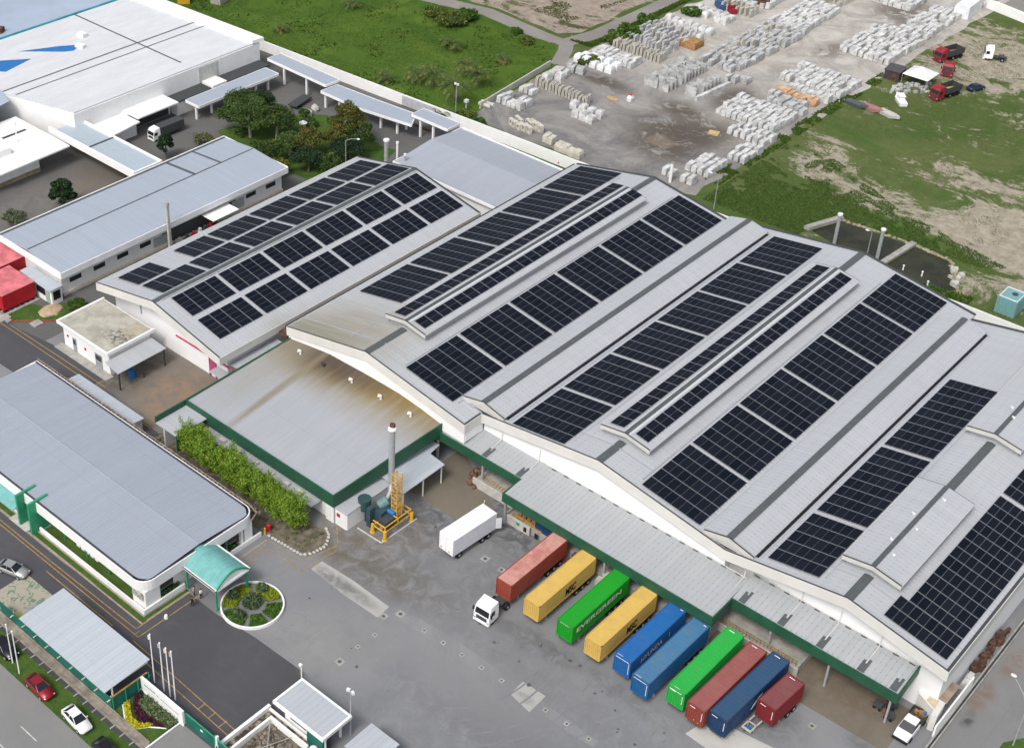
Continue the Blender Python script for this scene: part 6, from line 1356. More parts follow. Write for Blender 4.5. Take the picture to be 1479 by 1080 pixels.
person('person in a pink shirt and dark trousers by the porch', (x1, y1, .02), 1.9, simple('pink_shirt', (.62, .38, .34), .8), M['black'], .2)
person('person in a white shirt and dark trousers by the porch', (x2, y2, .02), -1.6, M['white'], M['black'], .0)
person('person in black walking on the driveway towards the porch', (x3, y3, .02), 3.0, simple('dark_shirt', (.02, .02, .025), .8), M['black'], .5)
solo('white_cone', MB().tube((P(240, 892)[0], P(240, 892)[1], .0), (P(240, 892)[0], P(240, 892)[1], .5), .3, .2, 8), 'white', 'white block lying on the driveway line', 'block')
# ================================================================== vegetation
L_tree = leafmat('tree_leaf', (.010, .030, .007), (.055, .105, .020), (.11, .13, .02)); L_dark = leafmat('dark_tree_leaf', (.006, .020, .006), (.03, .065, .02)); L_bam = leafmat('bamboo_leaf', (.055, .13, .008), (.21, .33, .03), (.26, .35, .035))
L_palm = leafmat('palm_leaf', (.022, .045, .010), (.10, .14, .035), (.22, .17, .05)); L_bush = leafmat('bush_leaf', (.02, .06, .01), (.08, .15, .02)); L_light = leafmat('light_tree_leaf', (.022, .06, .012), (.095, .15, .035))
M['bark'] = simple('bark', (.17, .13, .10), .9, var=.3, sc_=3); M['pale_bark'] = simple('pale_bark', (.34, .30, .25), .9, var=.2, sc_=3)
def tree(label, x, y, h_, r, leaf=None, clumps=26, n=130, trunk='bark', size=.23, group='trees in the rear garden', name='broadleaf_tree', low=.35, cat='tree'):
    T = Thing(name, label, cat, (x, y, 0), group); mb = MB(); top = Vector((x + U(-.3, .3), y + U(-.3, .3), h_ * .5))
    mb.tube((x, y, 0), top, r * .06 + .08, r * .04 + .05, 8); cl = []
    for q in range(clumps):
        a = q * 2.4 + U(-.4, .4); t = U(.15, 1); rr_ = r * math.sqrt(t) * U(.65, 1.0); z = h_ * (low + (1 - low) * (1 - (rr_ / r) ** 2 * .75)) * U(.74, 1.02)
        c = (x + rr_ * math.cos(a), y + rr_ * math.sin(a), max(z, h_ * .25)); cl.append(c)
        if q % 3 == 0: mb.tube(top, (c[0], c[1], c[2] - .2), .07, .025, 5)
    T.part('trunk', mb, trunk); mb = MB()
    for c in cl:
        k = r * U(.22, .42); mb.leaves(c, k, k, k * .7, int(n * 2.1), size, .2)
    T.part('crown', mb, leaf or L_tree); return T
gx = lambda px, py: P(px, py, 0)
olive = leafmat('olive_leaf', (.025, .045, .008), (.13, .13, .025), (.17, .12, .02)); L_gold = leafmat('gold_leaf', (.05, .08, .01), (.18, .17, .02))
tree('broad crowned tree nearest the low building roof end', -203.5, 176.5, 8.2, 4.6, L_tree, 40, 190, 'pale_bark'); tree('dense tall tree with a bare forked trunk in the rear garden', -199.6, 175.6, 8.8, 4.4, L_light, 38, 180, 'pale_bark')
tree('light green tree overhanging the garden parasols', -195.0, 178.6, 7.4, 4.2, L_tree, 34, 170, 'pale_bark'); tree('dark bushy tree behind the forked one', -203.0, 181.4, 7.4, 4.0, L_dark, 30, 170)
tree('low yellow green tree by the end of the low building', -184.0, 168.6, 3.4, 2.4, L_gold, 18, 130); tree('leafy tree between the low building and the ring bed', -188.5, 171.0, 4.6, 3.0, L_tree, 22, 130)
tree('tall round tree standing before the curved covered walkway', -183.2, 187.6, 9.6, 3.1, olive, 34, 190); tree('mid green tree right of the tall round one', -179.6, 187.0, 6.8, 3.2, L_tree, 26, 170)
tree('shaggy tree in the middle of the garden lawn', -185.0, 178.2, 6.0, 3.2, olive, 24, 130, 'pale_bark'); tree('open crowned tree on the garden lawn near the ring bed', -188.2, 175.8, 5.4, 2.8, L_light, 20, 120, 'pale_bark')
tree('dark spreading tree at the right end of the garden', -177.6, 181.0, 5.4, 3.4, L_dark, 26, 150); tree('small leafy tree hanging over the garden path', -182.0, 182.4, 5.4, 3.0, olive, 22, 130)
tree('dark tree close behind the low solar warehouse', -180.6, 173.6, 5.0, 3.0, L_dark, 24, 140); tree('short leafy tree beside the garden lamp post', -176.6, 176.0, 4.2, 2.5, L_tree, 18, 120)
tree('palm like tree by the yard corner boulders', -189.4, 190.0, 3.6, 1.8, L_bush, 12, 110)
tree('slender conifer beside the dark lorry', -204.6, 157.6, 6.2, 1.5, L_dark, 34, 150, low=.08, size=.28, name='conifer_tree', group=None); tree('bushy dark conifer alone on the left yard', -203.2, 131.6, 6.0, 2.3, L_dark, 44, 160, low=.06, size=.28, name='conifer_tree', group=None)
tree('grey green bush at the left edge above the low building', -203.8, 121.4, 3.0, 2.4, leafmat('grey_leaf', (.05, .07, .035), (.16, .18, .10)), 14, 120, low=.2, group=None)
tree('small shrub beside the lone conifer', -200.5, 138.0, 1.6, 1.1, L_bush, 8, 80, low=.2, name='garden_shrub', cat='shrub', group=None); tree('straggly pale bush between lorry and low building', -204.0, 166.8, 2.6, 2.2, leafmat('pale_leaf', (.06, .08, .03), (.17, .19, .09)), 14, 90, low=.2, group=None)
tree('bright hedge plant by the lane hydrant', -173.6, 112.6, 1.9, 1.8, L_bush, 12, 130, low=.15, size=.26, name='garden_shrub', cat='shrub', group=None)
for i in range(7):
    x, y = [(-202, 174.5), (-195, 172.8), (-176.5, 174.5), (-172.8, 181), (-194.6, 187.5), (-198.5, 190.0), (-186.5, 190.3)][i]
    tree(['low shrub under the trees nearest the low building', 'rounded shrub by the corner of the low building', 'dark shrub close behind the solar warehouse', 'shrub by the garden lamp post', 'shrub at the lawn corner near the walkway', 'small clipped shrub at the edge of the rear yard', 'shrub along the curved walkway'][i], x, y, U(1.3, 2.2), U(1.2, 1.9), L_bush, 9, 110, low=.2, size=.24, name='garden_shrub', cat='shrub', group='shrubs in the rear garden')
T = Thing('ring_bed', 'round kerbed flower ring on the garden lawn', 'flower bed', (-190, 177, 0)); x, y = P(430, 217, 0); mb = MB()
for q in range(20):
    a, b = 2 * math.pi * q / 20, 2 * math.pi * (q + 1) / 20; mb.tube((x + 1.6 * math.cos(a), y + 1.6 * math.sin(a), .15), (x + 1.6 * math.cos(b), y + 1.6 * math.sin(b), .15), .15, n=5)
T.part('kerb', mb, 'concrete'); T.part('planting', MB().leaves((x, y, .3), 1.2, 1.2, .3, 400, .2, 0), L_bush)
for i, (px, py) in enumerate(((418, 189), (438, 190))):
    x, y = P(px, py, 0); T = Thing('garden_parasol', 'pale parasol on the garden lawn, %s one' % ['left', 'right'][i], 'parasol', (x, y, 0), 'garden parasols'); T.part('pole', MB().tube((x, y, 0), (x, y, 2.3), .04), 'steel'); T.part('canopy', MB().tube((x, y, 2.0), (x, y, 2.5), .9, .1, 10), 'sheetw')
for q, (px, py) in enumerate(((446, 167), (455, 160))):
    x, y = P(px, py, 0); solo('garden_rock', MB().ball((x, y, .5), 1.0, .7, .9, 8, 6, .2), 'concrete_pale', 'pale boulder at the corner of the rear yard, %s one' % ['larger', 'smaller'][q], 'rock')
T = Thing('tipper_trailer', 'dark flat trailer parked in the rear yard beside the trees', 'trailer', (-207, 190, 0), rot=.2); x, y = 0, 0
T.e.location = (P(435, 150)[0], P(435, 150)[1], 0)
T.part('bed', MB().box(-1.1, 1.1, -3.4, 2.4, .7, 1.0), 'dark', local=True); T.part('wheel', MB().tube((-1.1, -1.5, .4), (1.1, -1.5, .4), .4, .4, 10), 'black', local=True); T.part('drawbar', MB().tube((0, 2.4, .8), (0, 4.0, .7), .1), 'dark', local=True)
# bamboo screen
for i in range(10):
    x = -130.8 + i * 2.5 + U(-.3, .3); y = 100.9 + U(-.4, .4); T = Thing('bamboo_clump', 'bright green bamboo clump, %s along the annex wall' % ['first from the left end', 'second from the left end', 'third from the left end', 'fourth from the left end', 'fifth from the left end', 'sixth from the left end', 'fourth from the right end', 'third from the right end', 'second from the right end', 'last at the right end'][i], 'bamboo', (x, y, 0), 'bamboo clumps beside the annex')
    mb = MB()
    tips = []
    for q in range(40):
        a = U(0, 6.28); r0 = U(0, .5); r1 = U(.4, 2.3); h_ = U(3.4, 6.2); b = (x + r0 * math.cos(a), y + r0 * math.sin(a), 0); m_ = (x + (r0 + r1) * .4 * math.cos(a), y + (r0 + r1) * .4 * math.sin(a), h_ * .65); e = (x + r1 * math.cos(a), y + r1 * math.sin(a) * .9, h_ * U(.72, 1)); tips.append((b, m_, e))
        mb.tube(b, m_, .035, .03, 4, False); mb.tube(m_, e, .03, .012, 4, False)
    T.part('cane', mb, simple('bamboo_cane', (.16, .2, .05), .6) if i == 0 else M.setdefault('cane', simple('bamboo_cane', (.16, .2, .05), .6))); mb = MB()
    for b, m_, e in tips:
        for t in range(330):
            k = rnd() ** .6; p = [m_[j] + (e[j] - m_[j]) * k if rnd() > .3 else b[j] * .4 + m_[j] * .6 + (m_[j] - b[j]) * .3 * k for j in range(3)]; mb.leaves((p[0] + U(-.35, .35), p[1] + U(-.35, .35), p[2] + U(-.35, .3)), .12, .12, .12, 1, .125, 0, .3, 2.6)
    T.part('foliage', mb, L_bam)
mb = MB().prism(wobbly([(-138.0, 97.6), (-111.3, 97.2), (-109.8, 97.5), (-103.8, 98.1), (-103.3, 101), (-104.5, 103.0), (-138, 104.6)], .08, 2), .012, .14); tag(mb.build('planting_bed', 'soil'), kind='structure')
BEDT = True
mb = MB()
pts = [(-110.6, 97.3), (-109.8, 97.3), (-104.2, 97.8), (-103.5, 99.0), (-103.2, 101.2), (-104.3, 103.0), (-105.8, 103.8)]
for a, b in zip(pts, pts[1:]):
    L_ = math.hypot(b[0] - a[0], b[1] - a[1]); n = max(1, int(L_ / .55))
    for q in range(n): k = (q + .5) / n; mb.ball((a[0] + (b[0] - a[0]) * k, a[1] + (b[1] - a[1]) * k, .14), .3, .24, .16, 6, 4, .12)
solo('bed_kerb', mb, 'concrete_pale', 'rough stone kerb round the end of the bamboo bed', 'kerb')
# palms and scrub in the green field
def palm(label, x, y, h_, fr, L_, group='palms in the green field'):
    T = Thing('palm_tree', label, 'palm tree', (x, y, 0), group)
    T.part('trunk', MB().tube((x, y, 0), (x + .15, y, h_), .2, .15, 8), 'bark'); mb = MB()
    for q in range(fr):
        a = q * 2.399; el = U(.2, 1.1); pr = Vector((x + .15, y, h_)); d = Vector((math.cos(a) * math.cos(el), math.sin(a) * math.cos(el), math.sin(el))); s = L_ / 8
        for k in range(8):
            nx = pr + d * s; w_ = .75 * math.sin(math.pi * (k + .8) / 9.2); sd_ = d.cross(Vector((0, 0, 1))).normalized()
            for sg in (-1, 1):
                for u_ in (0, .5):
                    c = pr.lerp(nx, u_); mb.poly([c, c + d * s * .35, c + sd_ * sg * w_ + d * s * .5 + Vector((0, 0, -.25 * w_))])
            pr = nx; d = (d + Vector((0, 0, -.21))).normalized()
    T.part('crown', mb, L_palm)
for i, (px, py, h_, fr, L_, lb) in enumerate(((655, 150, 3.4, 22, 3.4, 'tallest palm with spreading yellowing fronds beside the lamp mast'), (625, 125, 2.4, 18, 2.9, 'palm left of the tallest one'), (690, 125, 2.2, 16, 2.8, 'dark palm right of the tallest one'), (600, 118, 1.6, 14, 2.5, 'browning palm at the left end of the group'),
    (638, 172, 1.0, 12, 2.3, 'small palm in front of the tallest one'), (672, 108, 1.8, 15, 2.7, 'palm behind the tallest one'), (555, 118, 1.0, 12, 2.2, 'lone small palm left of the group'), (650, 72, 1.2, 14, 2.5, 'ragged palm farther back in the field'), (725, 90, .6, 12, 1.7, 'small yellowish palm near the track corner'), (508, 10, .8, 12, 2.4, 'palm at the top edge of the field'), (405, 45, .6, 12, 2.0, 'faint palm near the white factory corner'))):
    x, y = P(px, py, 0); palm(lb, x, y, h_ * 1.25, fr + 8, L_ * 1.35)
for i, (px, py, r, lb) in enumerate(((650, 35, 3.2, 'bush below the track at the top of the field'), (672, 28, 2.6, 'bush nearest to the bend of the track'), (630, 22, 2.2, 'small bush at the top of the field'), (905, 55, 3.0, 'bright bush beside the track junction'), (888, 62, 2.2, 'lower bush left of the bright one'), (935, 32, 2.0, 'narrow bush between track and stacked stone'), (852, 92, 2.0, 'scrub at the yard corner by the field'), (1000, 22, 2.0, 'scrub behind the white covered stacks'), (760, 62, 1.4, 'little bush at the right edge of the field'), (745, 48, 1.2, 'lowest little bush near the track'), (672, 172, 1.8, 'low bush by the lamp mast outside the wall'), (690, 180, 1.3, 'scrub at the corner of the wall and the stone yard'))):
    x, y = P(px, py, 0); tree(lb, x, y, r * .8, r * 1.25, L_bush if i % 2 else leafmat('scrub_leaf', (.03, .06, .01), (.13, .16, .03)), 14, 90, low=.15, size=.42, name='field_bush', cat='bush', group='bushes round the field')
# grass tufts
def tufts(name, label, poly, n, hmin, hmax, mt, keep=None, w_=.18):
    xs = [p[0] for p in poly]; ys = [p[1] for p in poly]; mb = MB(); c = 0
    def inside(x, y):
        r = False
        for i in range(len(poly)):
            (xa, ya), (xb, yb) = poly[i], poly[i - 1]
            if (ya > y) != (yb > y) and x < (xb - xa) * (y - ya) / (yb - ya) + xa: r = not r
        return r
    while c < n:
        x, y = U(min(xs), max(xs)), U(min(ys), max(ys))
        if not inside(x, y) or (keep and not keep(x, y)): continue
        c += 1; h_ = U(hmin, hmax)
        for q in range(3):
            a = U(0, 6.28); dx, dy = math.cos(a) * w_, math.sin(a) * w_; mb.poly([(x - dx, y - dy, 0.01), (x + dx, y + dy, 0.01), (x + U(-.25, .25), y + U(-.25, .25), h_)])
    tag(mb.build(name, mt), label, 'grass', kind='stuff')
from mathutils import noise as mn
nz_ = lambda x, y, s: mn.noise(Vector((x * s, y * s, 3.1)))
G1 = leafmat('field_grass_blade', (.030, .078, .008), (.066, .122, .014), (.11, .145, .02)); G2 = leafmat('rough_grass_blade', (.068, .10, .026), (.12, .14, .05), (.15, .145, .065))
tufts('grass', 'long grass growing over the green field', [(-290, 214), (-229, 208), (-178, 210), (-178, 250), (-184, 254), (-215, 254), (-300, 232)], 20000, .05, .2, G1, lambda x, y: nz_(x, y, .07) + .6 * nz_(x, y, .25) > -.12, .07)
tufts('grass', 'coarse weeds in patches across the green field', [(-290, 214), (-229, 208), (-178, 210), (-178, 250), (-184, 254), (-215, 254), (-300, 232)], 900, .25, .6, leafmat('dark_weed', (.03, .06, .01), (.08, .12, .02), (.16, .17, .03)), lambda x, y: nz_(x, y, .11) > .22 or y > 247 + nz_(x, y, .2) * 8 and nz_(x, y, .3) > 0, .2)
tufts('grass', 'rough grass on the open ground right of the stone yard', [(-119, 219), (-60, 224), (-60, 300), (-90, 340), (-112, 340), (-119, 300)], 14000, .04, .16, G2, lambda x, y: nz_(x, y, .09) + nz_(x, y, .3) * .8 > -.02 and not (-99 < x < -69 and 217 < y < 231.5), .06)
tufts('grass', 'taller weeds on the bank round the ponds', [(-119, 219), (-99, 220), (-97, 231.5), (-70, 232.5), (-66, 236), (-90, 242), (-104, 250), (-119, 256)], 20000, .10, .32, leafmat('bank_grass', (.040, .085, .014), (.078, .13, .022)), lambda x, y: nz_(x, y, .15) + .7 * nz_(x, y, .5) > (y - 236) * .035 - .25, .07)
tufts('grass', 'thin weeds growing in the bamboo bed', [(-138, 97.8), (-110, 97.8), (-104.4, 98.6), (-104, 101), (-105, 103), (-138, 104)], 1500, .18, .4, G1, lambda x, y: nz_(x, y, .6) > -.05, .07)
tufts('grass', 'weeds on the near edge of the right hand pond', [(-83, 218), (-66, 218), (-66, 222.5), (-74, 220.5), (-83, 221.0)], 900, .15, .5, G1)
tufts('grass', 'weeds along the stone yard edge by the track', [(-183, 262), (-177, 262), (-176.5, 305), (-178, 305), (-178.3, 263.5)], 2500, .2, .7, G1); tufts('grass', 'grass growing between the stone stacks along the field edge', [(-123, 226), (-119.4, 226), (-119.2, 300), (-121.4, 300)], 2600, .15, .45, G1, lambda x, y: nz_(x, y, .3) > -.1)
tufts('grass', 'scrubby grass on the sandy ground beyond the track', [(-240, 268), (-190, 266), (-186, 310), (-240, 310)], 5000, .1, .4, G2, lambda x, y: nz_(x, y, .13) > .12)

# ================================================================== stone yard
NB = 0
STUFF = MB()
def blockmesh(kind):
    mb = MB(); w_, l_, h_ = {'block': (1.12, 2.3, 1.6), 'slab': (.55, 1.6, 2.1), 'cube': (1.7, 1.9, 1.7), 'frame': (.7, 2.6, 1.6)}[kind]
    j = lambda: U(-.05, .05)
    a, b = w_ / 2, l_ / 2
    if kind == 'block':      # two courses on timbers, edges slightly out of line
        mb.loft([[(-a + j(), -b + j(), .12), (a + j(), -b + j(), .12), (a + j(), b + j(), .12), (-a + j(), b + j(), .12)], [(-a + j(), -b + j(), h_ * .5), (a + j(), -b + j(), h_ * .5), (a + j(), b + j(), h_ * .5), (-a + j(), b + j(), h_ * .5)]])
        mb.loft([[(-a + j(), -b + j(), h_ * .53), (a + j(), -b + j(), h_ * .53), (a + j(), b + j(), h_ * .53), (-a + j(), b + j(), h_ * .53)], [(-a + .06, -b + .05, h_ + j()), (a - .06, -b + .05, h_ + j()), (a - .06, b - .05, h_ + j()), (-a + .06, b - .05, h_ + j())]])
        for y in (-b * .6, b * .6): mb.box(-a, a, y - .08, y + .08, 0, .12)
    elif kind == 'slab':
        for q in range(2): x = -a + q * .3; mb.loft([[(x, -b + j(), .0), (x + .2, -b + j(), 0), (x + .2, b + j(), 0), (x, b + j(), 0)], [(x + .08, -b + j(), h_ + j() * 2), (x + .27, -b + j(), h_ + j() * 2), (x + .27, b + j(), h_), (x + .08, b + j(), h_)]])
    elif kind == 'cube':
        r = .16
        mb.loft([[(-a, -b, 0), (a, -b, 0), (a, b, 0), (-a, b, 0)], [(-a - .05, -b - .03, h_ * .6), (a + .05, -b, h_ * .6), (a, b + .05, h_ * .6), (-a, b, h_ * .6)], [(-a + r, -b + r, h_), (a - r, -b + r, h_), (a - r, b - r, h_), (-a + r, b - r, h_)]])
        mb.box(-a * .5, a * .5, -b * .5, b * .5, h_ - .02, h_ + .08)
    else:
        mb.box(-a, a, -b, -b + .35, 0, h_).box(-a, a, b - .35, b, 0, h_).box(-a, a, -b + .35, b - .35, h_ - .35, h_).box(-a, a, -b + .35, b - .35, 0, .35).box(-a, a, -.17, .17, .35, h_ - .35)
    return mb
BM = {}
def field(x0, x1, y0, y1, dx, dy, kind, mt, label, group, fill=.9, rot=0., jit=.07, skew=0, cat='stone block', name='stone_block', zs=(1,), far=False):
    global NB
    ny = max(1, int((y1 - y0) / dy)); nx = max(1, int((x1 - x0) / dx))
    for j in range(ny):
        for i in range(nx):
            if rnd() > fill: continue
            x = x0 + (i + .5) * dx + U(-jit, jit) + skew * j; y = y0 + (j + .5) * dy + U(-jit, jit)
            key = (kind, mt, int(rnd() * 3))
            if far or NB >= 297:
                mb = blockmesh(kind); a = rot + U(-.05, .05); k = U(.75, 1.12); c, s = math.cos(a), math.sin(a); i0 = len(STUFF.v)
                STUFF.v += [(x + c * vx - s * vy, y + s * vx + c * vy, vz * k) for vx, vy, vz in mb.v]; STUFF.f += [tuple(q + i0 for q in f_) for f_ in mb.f]; STUFF.mi += [0 if mt == 'wrap' else 1 if mt == 'wrap2' else 2] * len(mb.f); continue
            if key not in BM:
                o = blockmesh(kind).build(name, mt); BM[key] = o.data; COL.objects.unlink(o); bpy.data.objects.remove(o)
            o = bpy.data.objects.new(name, BM[key]); COL.objects.link(o); o.location = (x, y, .01); o.rotation_euler = (0, 0, rot + U(-.04, .04)); o.scale = (U(.92, 1.05), U(.85, 1.06), U(.72, 1.15))
            tag(o, label, cat, group); NB += 1
G = 'stones stacked in the yard'
field(-130.4, -120.8, 221.6, 226.2, 1.45, 2.3, 'block', 'wrap', 'pale stone block half hidden behind the warehouse roof edge', 'roof edge rows', .75)
field(-128, -121.4, 226.4, 236.2, 1.35, 2.5, 'block', 'wrap', 'pale stone block in the rows nearest the warehouse, along the grass', 'near edge rows', .97)
field(-124.6, -119.8, 236.4, 246.6, 1.4, 2.6, 'block', 'wrap', 'pale stone block in the grass edge rows below the square stacks', 'grass edge rows', .97)
field(-130.6, -121.6, 246.0, 251.4, 1.5, 2.6, 'block', 'wrap', 'pale stone block in the tilted rows before the big block field', 'tilted rows', .95, skew=.4)
field(-137.4, -123.2, 252.4, 263.4, 1.28, 2.7, 'block', 'wrap', 'stone block in the big closely packed field right of the mud', 'packed field', .95)
field(-133.4, -122.2, 264.2, 269.8, 1.3, 2.7, 'block', 'wrap2', 'greyish stone block just behind the packed field', 'rows behind the packed field', .95)
field(-133.8, -122.6, 270.2, 273.0, 1.15, 2.6, 'block', 'orange', 'orange stained stone block in the single orange row', 'orange row', 1.0)
field(-132.4, -121.4, 273.4, 276.0, 1.15, 2.6, 'block', 'wrap', 'pale stone block in the row behind the orange one', 'row behind the orange one', .9)
field(-173.4, -158.2, 236.0, 238.2, .9, 1.9, 'slab', 'slabc', 'cream slab in the long upright row across the grey yard', 'upright cream row', 1.0, rot=.08, jit=.04, skew=0, cat='stone slab', name='stone_slab')
field(-161.4, -152.4, 232.4, 236.9, 2.2, 2.3, 'cube', 'wrap', 'wrapped white stone stack in the cluster before the cream slabs', 'white cluster', 1.0)
field(-158.6, -152.6, 229.6, 231.6, 1.9, 2.0, 'cube', 'wrap', 'smaller white stack at the front of the cluster', 'white cluster front', .9)
field(-175.0, -170.6, 244.4, 247.2, 1.4, 1.4, 'block', 'wrap', 'pale block tucked against the low side wall', 'blocks by the side wall', .9, rot=.2)
field(-174.2, -166.4, 231.4, 234.6, 1.3, 2.6, 'block', 'wrap', 'stone block in the short row near the low side wall', 'short row by the side wall', .95); field(-174.0, -167.2, 223.6, 228.4, 1.3, 2.4, 'block', 'wrap', 'white block in the row by the boundary wall corner', 'row by the wall corner', .9)
field(-174.2, -168.5, 239.4, 243.8, 1.9, 2.2, 'cube', 'wrap', 'white stack behind the left end of the cream slabs', 'stacks behind the slabs', .9)
field(-165.2, -157.6, 216.4, 220.9, 1.35, 2.2, 'frame', 'slabc', 'pale open precast ring stacked near the boundary wall', 'precast rings', .9, rot=1.2, cat='precast ring', name='precast_ring'); field(-155.6, -152.2, 215.9, 218.4, 1.15, 2.3, 'block', 'slabc', 'cream block beside the concrete frames', 'cream blocks by the frames', 1.0, rot=.1)
field(-151.6, -145.4, 215.0, 216.9, 1.5, 1.9, 'cube', 'slabc', 'cream stack close against the boundary wall', 'cream stacks by the wall', .8)
field(-175.4, -164.2, 252.6, 257.8, 2.15, 2.5, 'cube', 'sheetw', 'white sheeted stack in the row beside the scrub', 'sheeted stacks', 1.0); field(-174.0, -166.5, 247.4, 251.6, 1.3, 2.2, 'block', 'wrap2', 'jumbled grey block below the sheeted stacks', 'jumbled grey blocks', .8, rot=.3, jit=.4)
field(-174.4, -162.8, 258.4, 264.2, 1.25, 2.2, 'block', 'wrap', 'bluish white block before the cream upright slabs', 'blocks before the cream slabs', .85)
field(-173.6, -160.2, 265.4, 270.0, .95, 1.7, 'slab', 'slabc', 'cream slab in the upright row behind the sheeted stacks', 'second upright cream row', 1.0, rot=.06, jit=.05, cat='stone slab', name='stone_slab')
field(-156.6, -150.4, 253.8, 270.2, 1.0, 1.35, 'slab', 'wrap2', 'grey slab in the double upright rows at the yard centre', 'centre slab rows', .9, rot=1.57, jit=.05, cat='stone slab', name='stone_slab')
field(-147.4, -144.6, 255.8, 266.6, 1.4, 1.5, 'slab', 'wrap2', 'grey slab in the short rows behind the mud patch', 'short centre rows', .8, rot=1.57, cat='stone slab', name='stone_slab')
solo('stone_beam', MB().prism([(-144.2, 255.0), (-143.4, 255.0), (-142.4, 267.0), (-143.2, 267.0)], 0, .9), 'wrap', 'single long pale stone beam lying beside the mud patch', 'stone beam')
field(-136.4, -120.2, 277.6, 290, 1.25, 2.5, 'block', 'wrap', '', '', .85, far=True)
field(-173.8, -161.0, 270.4, 284.5, 1.25, 1.7, 'slab', 'wrap', '', '', .85, far=True, jit=.4); field(-173.8, -160, 287.0, 292.6, 1.9, 3, 'cube', 'wrap', '', '', 1, far=True); field(-172.4, -160.4, 295.6, 301, 1.8, 2.6, 'cube', 'wrap', '', '', .95, far=True)
field(-168.5, -158.5, 303.5, 309, 1.3, 2.4, 'slab', 'slabc', '', '', 1, far=True)
field(-154.6, -143.6, 273.0, 306.0, 1.25, 2.05, 'block', 'wrap2', '', '', .8, far=True, jit=.35); field(-154.6, -146, 277, 304, 2.1, 3.1, 'slab', 'slabc', '', '', .5, far=True, jit=.4)
field(-154.8, -145.2, 303.5, 324.0, 1.15, 2.2, 'block', 'wrap', '', '', .85, far=True, jit=.25)
field(-134.8, -121.2, 301.8, 322, 1.25, 2.2, 'block', 'wrap', '', '', .85, far=True, jit=.25); field(-130, -121.8, 322, 346, 1.25, 2.3, 'block', 'wrap', '', '', .85, far=True, jit=.25)
field(-145.5, -133, 335.8, 347, 1.2, 2.3, 'block', 'wrap', '', '', .9, far=True); field(-171, -159, 309.5, 322, 1.3, 2.2, 'block', 'wrap', '', '', .8, far=True, jit=.3); field(-158.5, -146, 325, 342, 1.3, 2.4, 'slab', 'slabc', '', '', .8, far=True, jit=.3); field(-163, -160.2, 282, 286, 1.3, 2.1, 'cube', 'wrap', '', '', .9, far=True); field(-144.8, -139.5, 268.5, 272.5, 1.2, 1.8, 'block', 'wrap2', '', '', .6, far=True, jit=.4); field(-150, -120, 352, 420, 1.6, 3.0, 'block', 'wrap', '', '', .6, far=True, jit=.5)
tag(STUFF.build('stacked_stone', ['wrap', 'wrap2', 'slabc']), 'distant stacks of pale stone filling the back of the yard', 'stone stacks', kind='stuff')
solo('covered_stack', MB().prism([(-124.6, 340.5), (-121.2, 341.5), (-121.6, 350.5), (-125, 350)], 0, 3.2), 'sheetw', 'tall white covered stack at the far end of the stone yard', 'covered stack')
solo('sand_patch_heap', MB().ball(P(885, 143) + (0,), 1.7, .9, .35, 10, 5, .1), simple('ochre_sand', (.42, .28, .15), .95), 'small ochre sand heap behind the white cluster', 'sand heap')
solo('yellow_board', MB().obox(P(1031, 193), 2.2, 1.8, .02, .25, .3), simple('straw_board', (.48, .36, .16), .9), 'straw coloured board lying at the edge of the mud', 'board')
x, y = P(910, 146); T = Thing('bag_stack', 'white bag with a red top alone on the grey yard', 'bag', (x, y, 0)); T.part('bag', MB().loft([[(x - .5, y - .5, 0), (x + .5, y - .5, 0), (x + .5, y + .5, 0), (x - .5, y + .5, 0)], [(x - .6, y - .6, .8), (x + .6, y - .6, .8), (x + .6, y + .6, .8), (x - .6, y + .6, .8)], [(x - .3, y - .3, 1.4), (x + .3, y - .3, 1.4), (x + .3, y + .3, 1.4), (x - .3, y + .3, 1.4)]]), 'sheetw'); T.part('top', MB().ball((x, y, 1.45), .4, .4, .15), 'red')
T = Thing('timber_stack', 'orange brown timber stack beside the white covered stacks', 'timber', (-161, 279, 0)); T.part('timber', MB().box(-163.5, -158.6, 277.5, 281.5, 0, 1.3).box(-163.2, -158.8, 277.8, 281.2, 1.3, 1.6), 'wood')

# ponds, trucks, tent and boats on the open ground
mb = MB().prism([(-83.5, 219.8), (-82.4, 219.8), (-81.3, 232), (-82.4, 232)], 0, .55).prism([(-99.3, 222.8), (-98.2, 222.8), (-95.4, 230.8), (-96.5, 230.8)], 0, .7); solo('pond_divider', mb, 'concrete', 'concrete walls dividing the two dark ponds', 'pond wall')
for a, b, wh_ in (((-95.6, 230.9), (-82.4, 231.8), 'behind the left pond'), ((-81.3, 231.8), (-74.6, 231.4), 'behind the right pond'), ((-74.4, 231.3), (-69.2, 222.6), 'at the right end of the ponds')):
    n = 14; mb = MB()
    for q in range(n): k = (q + .5) / n; mb.ball((a[0] + (b[0] - a[0]) * k + U(-.3, .3), a[1] + (b[1] - a[1]) * k + U(-.3, .3), .05), U(.35, .7), U(.25, .5), U(.1, .3), 7, 4, .2)
    solo('pond_bank', mb, M.setdefault('crumbly', simple('crumbly_sand', (.30, .26, .18), .95, var=.3)), 'crumbling sandy bank ' + wh_, 'bank', 'pond banks')
mb = MB()
for q in range(7): mb.obox((-71.5 + U(-1.4, 1.4), 226 + U(-2.5, 2.5)), U(.6, 1.5), U(.4, 1), .0, U(.3, .9), U(0, 3))
solo('rubble', mb, 'concrete_pale', 'pale broken rubble at the right end of the ponds', 'rubble')
for q, (px, py) in enumerate(((1304, 390), (1331, 399), (1339, 413))):
    x, y = P(px, py, 0); solo('marker_post', MB().tube((x, y, 0), (x, y, .9), .14, .12, 8).ball((x, y, .95), .2, .2, .15), 'white', ['white post in the weeds nearest the pond divider', 'white post in the weeds, middle of three', 'white post in the weeds nearest the warehouse corner'][q], 'post')
